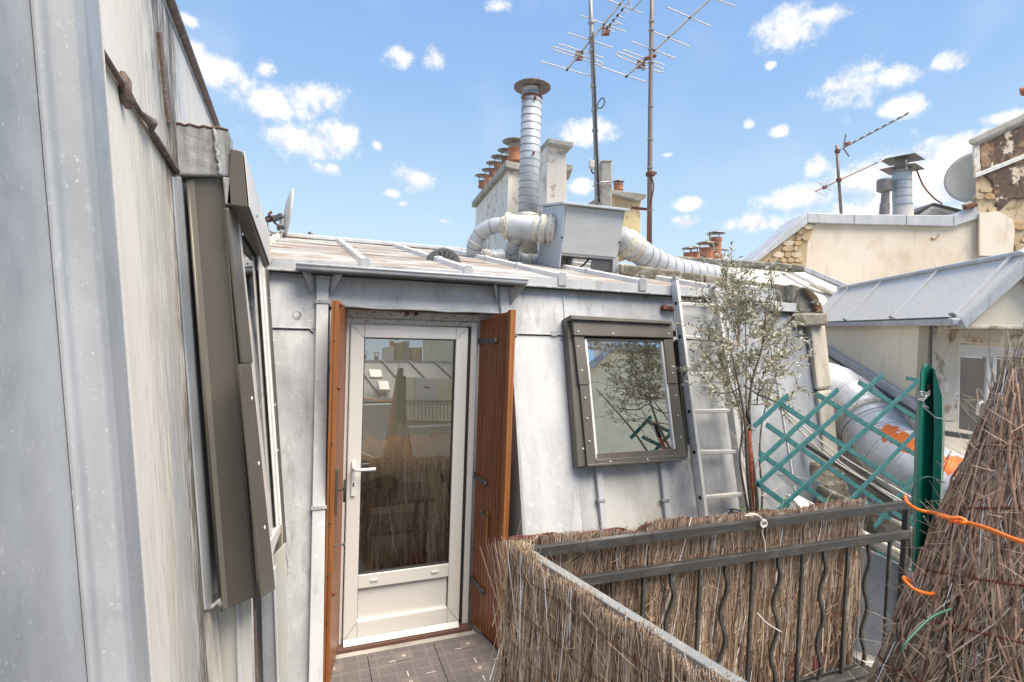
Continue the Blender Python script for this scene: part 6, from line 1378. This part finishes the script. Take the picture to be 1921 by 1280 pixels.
# ============================================================ BUNDLE
BD = thing('brushwood_bundle', 'tall cone of tied brushwood stems at the right edge, brown net showing through', 'bundle', dep(1925, 1280, 1.35))
ap = dep(1908, 690, 1.42)
bc = V((ap.x + .01, ap.y - .0, ap.z - 1.5))
view = (ap - CAM); view.z = 0; view.normalize(); sd = V((view.y, -view.x, 0))
def cone(t, a, k=1.0):   # t down 0..1, a angle
    r_ = (.022 + .63 * t) * k
    c = ap + (bc - ap) * t + sd * .25 * t
    return c + sd * r_ * math.cos(a) - view * r_ * math.sin(a) * .38
g_ = []; rr = random.Random(21)
for k in range(6200):
    a = rr.uniform(-.5, math.pi + .5); t0 = max(0, rr.random() ** 1.6 * .8 - .02)
    if math.sin(a * 5.3 + 1) * math.sin(t0 * 17 + a * 2) > .45: continue
    l_ = rr.uniform(.12, .6); t1 = min(1.0, t0 + l_); kk = rr.uniform(.93, 1.03); ba = rr.gauss(.05, .55)
    pts = []; ph, am = rr.uniform(0, 6), rr.uniform(.002, .012)
    for i in range(6):
        q = i / 5; t = t0 + (t1 - t0) * q; p = cone(t, a + ba * (q - .5), kk + .02 * math.sin(ph + q * 4)) + sd * am * math.sin(ph + q * 6); pts.append(p)
    r_ = rr.choice((.0009, .0012, .0016, .0023, .003)); g_.append((pts, r_ * .6, r_, min(1, max(0, rr.gauss(.44, .32)))))
for k in range(900):
    a = rr.uniform(-.2, math.pi + .2); t = rr.uniform(.05, .95); p = cone(t, a, 1.03); outv = (cone(t, a, 2) - cone(t, a, 1)).normalized(); l_ = rr.uniform(.02, .085)
    dv = (V((0, 0, rr.uniform(-.6, 1.4))) + outv * rr.uniform(0, .55) + sd * rr.uniform(-.8, .8)).normalized()
    g_.append(([p, p + dv * l_ * .5 + outv * rr.uniform(-.004, .008), p + dv * l_], .0009, .0004, rr.uniform(.25, 1)))
for k in range(150):
    dv = (V((0, 0, 1)) + sd * rr.gauss(.12, .22)).normalized(); p = ap + sd * rr.uniform(-.05, .09) + V((0, 0, -rr.uniform(.08, .26))); L_ = rr.uniform(.08, .24)
    g_.append(([p, p + dv * L_ * .5 + sd * rr.uniform(-.005, .005), p + dv * L_], .0028, .0013, rr.uniform(.2, .8)))
twigs('twigs', g_, 'twig', BD)
for k in range(120):
    a = rr.uniform(-.1, math.pi + .1); t0 = rr.random() ** 1.5 * .6; t1 = min(1, t0 + rr.uniform(.15, .5)); ba = rr.gauss(.1, .45); pts = []; ph = rr.uniform(0, 6)
    for i in range(8):
        q = i / 7; pts.append(cone(t0 + (t1 - t0) * q, a + ba * (q - .5), 1.02 + .02 * math.sin(ph + 9 * q)) + sd * .012 * math.sin(ph * 2 + 7 * q))
    r_ = rr.uniform(.003, .0062)
    obj('branch', tube(pts, [r_ * (.6 + .4 * i / 7) for i in range(8)], 7), 'bark', BD, smooth=True)
b_ = bmesh.new(); rows = []
for i in range(14):
    t = .03 + i / 13 * .97; rows.append([b_.verts.new(cone(t, -1 + (math.pi + 2) * j / 20, .955 + .03 * math.sin(j * 2.1 + i))) for j in range(21)])
for i in range(13):
    for j in range(20): b_.faces.new((rows[i][j], rows[i][j + 1], rows[i + 1][j + 1], rows[i + 1][j]))
obj('net', b_, 'net', BD, smooth=True)
for t in (.10, .215, .34, .43, .545):
    for ph in (0, 3.1):
        obj('binding_wire', tube([cone(t + .02 * math.sin(j * .25) * .5 + .055 * (j / 40), -.6 + (math.pi + 1.2) * j / 40, 1.045) + V((0, 0, .0035 * math.sin(j * 1.4 + ph))) for j in range(41)][::-1], .0016, 5), 'rustwire', BD)
# orange cable
t = thing('orange_cable', 'bright orange cable tied round the green post and looped over the brushwood cone', 'cable', dep(1760, 970, 1.4))
obj('cord', tube(spline([dep(1698, 932, 1.54), dep(1703, 944, 1.5), dep(1722, 956, 1.50), dep(1748, 962, 1.48), dep(1772, 968, 1.36), dep(1800, 977, 1.22), dep(1850, 991, 1.12), dep(1900, 1011, 1.05), dep(1960, 1030, 1.0)]), .0046, 10), 'orange', t, smooth=True)
obj('cord', tube(spline([dep(1760, 968, 1.38), dep(1782, 974, 1.26), dep(1800, 981, 1.19), dep(1812, 979, 1.18), dep(1800, 972, 1.19), dep(1785, 974, 1.2), dep(1782, 981, 1.22)]), .0044, 10), 'orange', t, smooth=True)
obj('cord', tube(spline([dep(1708, 1091, 1.54), dep(1696, 1083, 1.52), dep(1698, 1090, 1.49), dep(1716, 1106, 1.47), dep(1742, 1114, 1.47), dep(1757, 1112, 1.5)]), .0046, 10), 'orange', t, smooth=True)

# ============================================================ TRELLIS
TR = thing('trellis', 'teal green diamond trellis standing behind the railing', 'trellis', atY(1600, 1100, 2.5))
YT = 2.52
slA = [((1611, 717), (1722, 787)), ((1531, 739), (1722, 856)), ((1459, 754), (1722, 930)), ((1438, 797), (1722, 992)), ((1425, 850), (1560, 950)), ((1418, 905), (1480, 950)), ((1618, 940), (1722, 1010)),
       ((1616, 1008), (1722, 1090)), ((1618, 1075), (1722, 1160)), ((1620, 1130), (1722, 1222)), ((1600, 1150), (1690, 1235))]
slB = [((1572, 731), (1425, 866)), ((1655, 704), (1423, 908)), ((1731, 707), (1452, 965)), ((1722, 807), (1560, 975)), ((1722, 885), (1640, 990)), ((1722, 960), (1612, 1080)), ((1722, 1035), (1612, 1130)), ((1722, 1110), (1612, 1200)), ((1478, 742), (1415, 800)), ((1722, 1190), (1640, 1260))]
for (a, b) in slA: obj('slat', bar(atY(*a, YT), atY(*b, YT), .010, .032, up=(0, 0, 1)), 'teal', TR, bev=.0015)
for (a, b) in slB: obj('slat', bar(atY(*a, YT - .011), atY(*b, YT - .011), .010, .032, up=(0, 0, 1)), 'teal', TR, bev=.0015)
obj('slat', bar(atY(1701, 710, YT), atY(1728, 714, YT), .010, .026), 'teal', TR, bev=.0015)
def isect(a, b, c, d):
    x1, y1, x2, y2, x3, y3, x4, y4 = *a, *b, *c, *d; D_ = (x1 - x2) * (y3 - y4) - (y1 - y2) * (x3 - x4)
    if abs(D_) < 1e-6: return None
    t = ((x1 - x3) * (y3 - y4) - (y1 - y3) * (x3 - x4)) / D_; u = -((x1 - x2) * (y1 - y3) - (y1 - y2) * (x1 - x3)) / D_
    return (x1 + t * (x2 - x1), y1 + t * (y2 - y1)) if 0 <= t <= 1 and 0 <= u <= 1 else None
for a in slA:
    for b in slB:
        q = isect(*a, *b)
        if q: obj('rivet', dome(atY(*q, YT - .017), .004, (0, -1, 0)), 'iron', TR)

# ============================================================ OLIVE TREE
OT = thing('olive_tree', 'slender olive tree with grey green leaves in front of the ladder', 'tree', atY(1415, 1010, 2.8))
rr = random.Random(33); YO = 2.82
def op(x, y, j=0.0): return atY(x, y, YO + j)
trunks = [[(1416, 1010), (1410, 960), (1403, 900), (1400, 840), (1396, 780), (1385, 720), (1372, 660)], [(1419, 1010), (1420, 940), (1412, 870), (1405, 800), (1410, 720), (1430, 650), (1438, 570)],
          [(1412, 1000), (1398, 930), (1388, 860), (1392, 790), (1370, 720), (1345, 660)], [(1424, 1010), (1430, 930), (1425, 860), (1430, 790), (1450, 720), (1470, 660)], [(1414, 1000), (1405, 910), (1408, 830), (1400, 760), (1400, 690), (1398, 600), (1392, 520)]]
leaves = []; twg = []
def leaf(p, d, size):
    n = V((rr.gauss(0, 1), rr.gauss(0, 1), rr.gauss(0, 1))); w = d.cross(n)
    if w.length < .05: return
    w.normalize(); w *= size * .13; leaves.append((p, p + d * size * .5 + w, p + d * size, p + d * size * .5 - w, rr.random()))
def twig_with_leaves(pts, dens, ls=.038):
    for a, b in zip(pts[:-1], pts[1:]):
        d = (b - a); L = d.length; dn = d.normalized()
        for k in range(max(1, int(L * dens))):
            q = a + d * rr.random(); s = V((rr.gauss(0, 1), rr.gauss(0, 1), rr.gauss(0, 1))); s = (s - dn * s.dot(dn)).normalized()
            leaf(q, (dn * rr.uniform(.5, 1.2) + s * rr.uniform(.5, 1.1)).normalized(), ls * rr.uniform(.6, 1.2))
for k, tpx in enumerate(trunks):
    pts = spline([op(x, y, (k - 2) * .04 * (1 + i * .5)) for i, (x, y) in enumerate(tpx)], 4)
    n = len(pts); obj('trunk' if k < 2 else 'stem', tube(pts, [max(.0035, (.016 if k < 2 else .010) * (1 - .75 * i / n)) for i in range(n)], 8), 'olivebark', OT, smooth=True)
tips = [(1340, 455), (1352, 475), (1392, 490), (1378, 500), (1400, 520), (1438, 500), (1450, 520), (1330, 540), (1305, 560), (1320, 590), (1290, 610), (1300, 640), (1296, 680), (1330, 650), (1345, 600), (1360, 560), (1370, 530), (1415, 540), (1432, 570), (1460, 550),
        (1470, 580), (1455, 610), (1480, 640), (1500, 620), (1508, 650), (1530, 665), (1520, 690), (1500, 720), (1480, 740), (1460, 700), (1440, 660), (1420, 620), (1390, 620), (1375, 640), (1350, 680), (1320, 710), (1310, 740), (1340, 730), (1365, 700), (1400, 660), (1420, 700), (1445, 740), (1470, 765),
        (1380, 580), (1405, 590), (1435, 610), (1400, 560), (1346, 520), (1370, 600), (1335, 620), (1410, 640), (1460, 660), (1435, 690), (1385, 680), (1490, 680), (1300, 660), (1340, 575), (1425, 590), (1365, 470), (1355, 640), (1385, 545), (1412, 498), (1450, 585), (1475, 615)]
srcs = [(1385, 720), (1410, 720), (1370, 720), (1430, 700), (1400, 690), (1396, 780), (1420, 760), (1385, 650), (1430, 650), (1400, 600)]
for (tx, ty) in tips:
    cand = [s for s in srcs if s[1] > ty + 15] or srcs[:5]
    s = min(cand, key=lambda q: abs(q[0] - tx) + .35 * abs(q[1] - ty) + rr.uniform(0, 30)); j0 = rr.uniform(-.03, .03); j1 = rr.uniform(-.28, .22)
    a = op(*s, j0); e_ = op(tx, ty, j1); mid = (a + e_) / 2 + V((rr.uniform(-.05, .05), rr.uniform(-.05, .05), rr.uniform(-.06, .02)))
    pts = spline([a, mid, e_], 6); twg.append((pts, .0042, .0012, .3))
    twig_with_leaves(pts[4:], 40)
    for q in range(8):
        i = rr.randrange(3, len(pts) - 1); p = pts[i]; dv = ((e_ - a).normalized() * rr.uniform(.2, 1) + V((rr.gauss(0, .6), rr.gauss(0, .6), rr.gauss(.15, .5)))).normalized(); l_ = rr.uniform(.07, .2)
        tp = [p, p + dv * l_ * .5 + V((0, 0, rr.uniform(-.01, .015))), p + dv * l_]; twg.append((tp, .0018, .0008, .45)); twig_with_leaves(tp, 95)
for k in range(26):   # bare low twigs
    s = rr.choice([(1400, 840), (1403, 900), (1392, 790), (1425, 860), (1410, 930), (1430, 930)]); a = op(s[0], s[1]); dv = V((rr.gauss(0, .8), rr.gauss(0, .4), rr.uniform(.1, 1))).normalized(); l_ = rr.uniform(.12, .4)
    twg.append((spline([a, a + dv * l_ * .5 + V((rr.uniform(-.03, .03), 0, rr.uniform(-.03, .03))), a + dv * l_], 3), .0022, .0008, .75))
twigs('twigs', twg, 'twig', OT)
vs, fs, ti = [], [], []
for (a, b, c, d_, tn) in leaves:
    k = len(vs); vs += [tuple(a), tuple(b), tuple(c), tuple(d_)]; fs.append((k, k + 1, k + 2, k + 3)); ti += [tn] * 4
me = bpy.data.meshes.new('foliage'); me.from_pydata(vs, [], fs); me.materials.append(M['leaf']); at = me.attributes.new('tint', 'FLOAT', 'POINT'); at.data.foreach_set('value', ti)
fo = bpy.data.objects.new('foliage', me); COL.objects.link(fo); fo['kind'] = 'stuff'; fo.parent = OT; fo.matrix_parent_inverse = world_of(OT).inverted()
# stake and string
ST = thing('garden_stake', 'rusty steel tube stake with a black sleeve beside the olive trunk', 'stake', op(1413, 1000))
obj('tube', tube([op(1405, 802, -.12), op(1414, 1010, -.12)], .0145, 12), 'rust_stake', ST, smooth=True)
obj('sleeve', tube([op(1403, 770, -.12), op(1405, 806, -.12)], .016, 12), 'black', ST, smooth=True)
t = thing('drip_hose', 'thin black hose tied through the olive branches', 'hose', op(1400, 735))
obj('hose', tube(spline([op(1333, 733, -.1), op(1352, 738, -.1), op(1375, 735, -.1), op(1395, 725, -.1), op(1425, 742, -.12), op(1450, 752, -.1), op(1465, 760, -.08)]), .0045, 7), 'black', t, smooth=True)
obj('hose', tube(spline([op(1385, 730, -.12), op(1388, 760, -.12), op(1398, 790, -.12), op(1392, 830, -.1), op(1396, 858, -.1)]), .003, 6), 'black', t, smooth=True)
# planter, jar and weeds (tops just above the screen)
PL = thing('planter', 'long soil filled planter behind the brushwood screen', 'planter', (2.3, 2.85, 0.1))
obj('planter_box', loft([V((2.6, 2.6, Z0)), V((3.5, 2.6, Z0)), V((3.5, 2.92, Z0)), V((2.6, 2.92, Z0))], [V((2.58, 2.58, .70)), V((3.52, 2.58, .70)), V((3.52, 2.95, .70)), V((2.58, 2.95, .70))]), 'coping', PL, bev=.01)
obj('soil', box(2.62, 3.48, 2.61, 2.91, .701, .72), 'soil', PL)
J = thing('glass_jar', 'small clear glass jar with yellow lid beside the olive stake, just above the screen', 'jar', op(1378, 975, -.1))
jc = op(1379, 972, -.12)
obj('jar_body', lathe(jc, [(.04, -.05), (.045, -.04), (.045, .035), (.038, .05), (.036, .05), (.042, .033), (.042, -.038)], 20), 'glass', J, smooth=True)
obj('jar_fill', lathe(jc, [(.041, -.038), (.041, -.005)], 20), M['weed'], J)
vs, fs = [], []
rr = random.Random(2)
for k in range(260):
    x = rr.choice((1400, 1430, 1440, 1475, 1545, 1558)); p = op(x + rr.gauss(0, 9), 962 + rr.uniform(-6, 30) - (x > 1450) * 22, rr.uniform(-.1, .1)); d_ = V((rr.gauss(0, 1), rr.gauss(0, 1), rr.uniform(.2, 1.4))).normalized(); w = d_.orthogonal().normalized() * .006; n = len(vs); l_ = rr.uniform(.015, .04)
    vs += [tuple(p - w * .3), tuple(p + d_ * l_ * .5 + w), tuple(p + d_ * l_), tuple(p + d_ * l_ * .5 - w)]; fs.append((n, n + 1, n + 2, n + 3))
wd = obj('weeds', (vs, fs), 'weed', kind='stuff'); wd['label'] = 'small green weeds round the foot of the olive tree'; wd['category'] = 'weeds'

# ============================================================ INSIDE THE ROOM
TB = thing('side_table', 'small low wooden table seen through the door glass, loaded with baskets', 'table', (.75, 4.9, -.06))
for a in (.52, 1.02):
    for b in (4.75, 5.15): obj('leg', box(a, a + .04, b, b + .04, -.06, .42), 'wood', TB, bev=.004)
obj('tabletop', box(.48, 1.10, 4.7, 5.22, .42, .46), 'wood', TB, bev=.008); obj('shelf', box(.50, 1.08, 4.72, 5.2, .15, .18), 'wood', TB, bev=.005)
bk_ = thing('basket', 'round wicker basket on the small table behind the door glass', 'basket', (.66, 4.9, .46))
obj('basket_body', lathe((.66, 4.92, .461), [(.12, 0), (.16, .1), (.165, .1), (.15, .105), (.12, .02)], 18), 'bark', bk_)
obj('cloth', lathe((.70, 4.92, .55), [(.10, 0), (.13, .03), (.06, .07)], 9), 'tan', bk_, smooth=True)
ch = thing('stool', 'round cushioned stool to the right of the small table, behind the glass', 'stool', (1.5, 5.3, -.06))
obj('cushion', lathe((1.5, 5.3, .42), [(.18, 0), (.2, .03), (.19, .07), (.1, .08)], 20), 'tan', ch, smooth=True)
for a in range(4): obj('leg', tube([V((1.5 + .13 * math.cos(a * 1.57 + .7), 5.3 + .13 * math.sin(a * 1.57 + .7), .42)), V((1.5 + .17 * math.cos(a * 1.57 + .7), 5.3 + .17 * math.sin(a * 1.57 + .7), -.06))], .016, 8), 'wood', ch)
c2 = thing('box', 'white upright box standing left of the basket behind the door glass', 'box', (.52, 5.1, .46)); obj('carton', box(.50, .57, 5.08, 5.14, .461, .72), 'upvc', c2, bev=.004)

# ============================================================ BEHIND THE CAMERA (seen mirrored in the glass)
YM = 2 * (YD - .022)
def mirp(x, y, D_):
    p = atY(x, y, YD - .022); d = (p - CAM).normalized(); r_ = d - DGN * (2 * d.dot(DGN)); return p + r_ * ((-D_ - p.y) / r_.y)
OB = thing('opposite_building', 'grey building with slate roof and pale yellow balcony recess, mirrored in the door glass', 'building', (1, -5.2, -15))
Do = 6.0
q = lambda x, y, dd=0: mirp(x, y, Do + dd)
obj('render_wall', prism([V((-3, -Do, -15)), V((9.3, -Do, -15)), V((9.3, -Do, q(700, 760).z)), V((-3, -Do, q(700, 760).z))], (0, -.3, 0)), 'greywall', OB)
zr = q(760, 679, 2.2).z; ze = q(700, 750).z
obj('slate_roof', prism([V((-3, -Do - .01, ze)), V((9.3, -Do - .01, ze)), V((9.3, -Do - 2.2, zr)), V((-3, -Do - 2.2, zr))], (0, 0, -.1)), 'slate', OB)
obj('eave_trim', bar(V((-3, -Do + .06, ze)), V((9.3, -Do + .06, ze)), .12, .08), 'pale', OB, bev=.01)
obj('ridge_strip', bar(V((-3, -Do - 2.2, zr)), V((9.3, -Do - 2.2, zr)), .1, .08), 'zinc_light', OB)
for k in range(14): obj('roof_batten', bar(V((-2.5 + k * .85, -Do - .02, ze + .03)), V((-2.5 + k * .85, -Do - 2.2, zr + .03)), .05, .05), 'slate', OB)
rec = [q(766, 708, -.25), q(852, 711, -.25), q(850, 790, -.25), q(758, 788, -.25)]
obj('yellow_recess', prism(rec, (0, -.1, 0)), 'yellow', OB)
obj('white_shutter', prism([q(781, 709, -.3), q(815, 710, -.3), q(814, 785, -.3), q(779, 784, -.3)], (0, -.03, 0)), 'white', OB)
for k in range(9): obj('shutter_slat', bar(q(782, 714 + k * 8, -.32), q(814, 715 + k * 8, -.32), .012, .012), 'pale', OB)
obj('white_sill', prism([q(755, 800, -.4), q(850, 795, -.4), q(850, 799, -.4), q(755, 804, -.4)], (0, -.2, 0)), 'white', OB)
obj('balcony_rail', bar(q(762, 753, -.45), q(850, 753, -.45), .03, .03), 'railing', OB); obj('balcony_rail', bar(q(762, 758, -.45), q(850, 758, -.45), .02, .02), 'railing', OB)
for k in range(13): obj('balcony_bar', bar(q(763 + k * 7, 754, -.45), q(763 + k * 7, 787, -.45), .012, .012, up=(0, 1, 0)), 'railing', OB)
for (x0, y0, x1, y1) in ((690, 697, 714, 712), (706, 718, 728, 736)):
    m_ = [q(x0, y0, .6), q(x1, y0 + 1, .6), q(x1 + 3, y1, .2), q(x0 + 3, y1, .2)]; obj('roof_window', prism(m_, (0, .06, .06)), 'brown_pale', OB, bev=.02)
ch_ = thing('chimney_stack', 'orange brown chimney stack above the opposite roof, mirrored in the door glass', 'chimney', q(770, 680, 2.6))
for (x0, x1, yt, m_) in ((728, 740, 650, 'white_stack'), (742, 756, 643, 'stone'), (757, 768, 640, 'coping'), (772, 792, 652, 'stone')):
    obj('stack_block', prism([q(x0, yt, 2.6), q(x1, yt, 2.6), q(x1, 700, 2.6), q(x0, 700, 2.6)], (0, -.5, 0)), m_, ch_, bev=.01)
for i, (x, y) in enumerate(((668, 676), (675, 672), (683, 674), (706, 676), (735, 648), (745, 638))):
    pot(q(x, y, 2.5), .06, .12, 'pots on the opposite roof', ['pot at the far left of the opposite roof, mirrored in the glass', 'second pot from the left on the opposite roof in the mirror image', 'third pot from the left on the opposite roof in the mirror image', 'lone pot in the middle of the mirrored opposite ridge', 'pot on the white block of the mirrored stack', 'pot on the stone block of the mirrored stack'][i])
# gable mirrored in the roof window
def rfl(x, y, Yp):
    p = fac(x, y, .084); d = (p - CAM).normalized(); r_ = d - FN * (2 * d.dot(FN)); return p + r_ * ((Yp - p.y) / r_.y)
GH = thing('gable_house', 'tall cream gable house behind us, mirrored in the facade roof window', 'house', (9, -9.5, -15))
gpx = [rfl(1080, 712, -9), rfl(1112, 690, -9), rfl(1148, 657, -9), rfl(1200, 664, -9), rfl(1262, 672, -9)]
gpoly = [V((gpx[0].x, -9, -15))] + gpx + [V((gpx[-1].x + 2.5, -9, gpx[-1].z)), V((gpx[-1].x + 2.5, -9, -15))]
obj('gable_wall', prism(gpoly, (0, -4, 0)), 'yellow', GH)
for a, b in zip(gpx[:-1], gpx[1:]): obj('verge_strip', bar(a + V((0, .1, .1)), b + V((0, .1, .1)), .3, .25), 'zinc', GH)
obj('chimney', box(gpx[2].x - .3, gpx[2].x + .3, -9.8, -9.2, gpx[2].z - .2, gpx[2].z + .8), 'white_stack', GH)
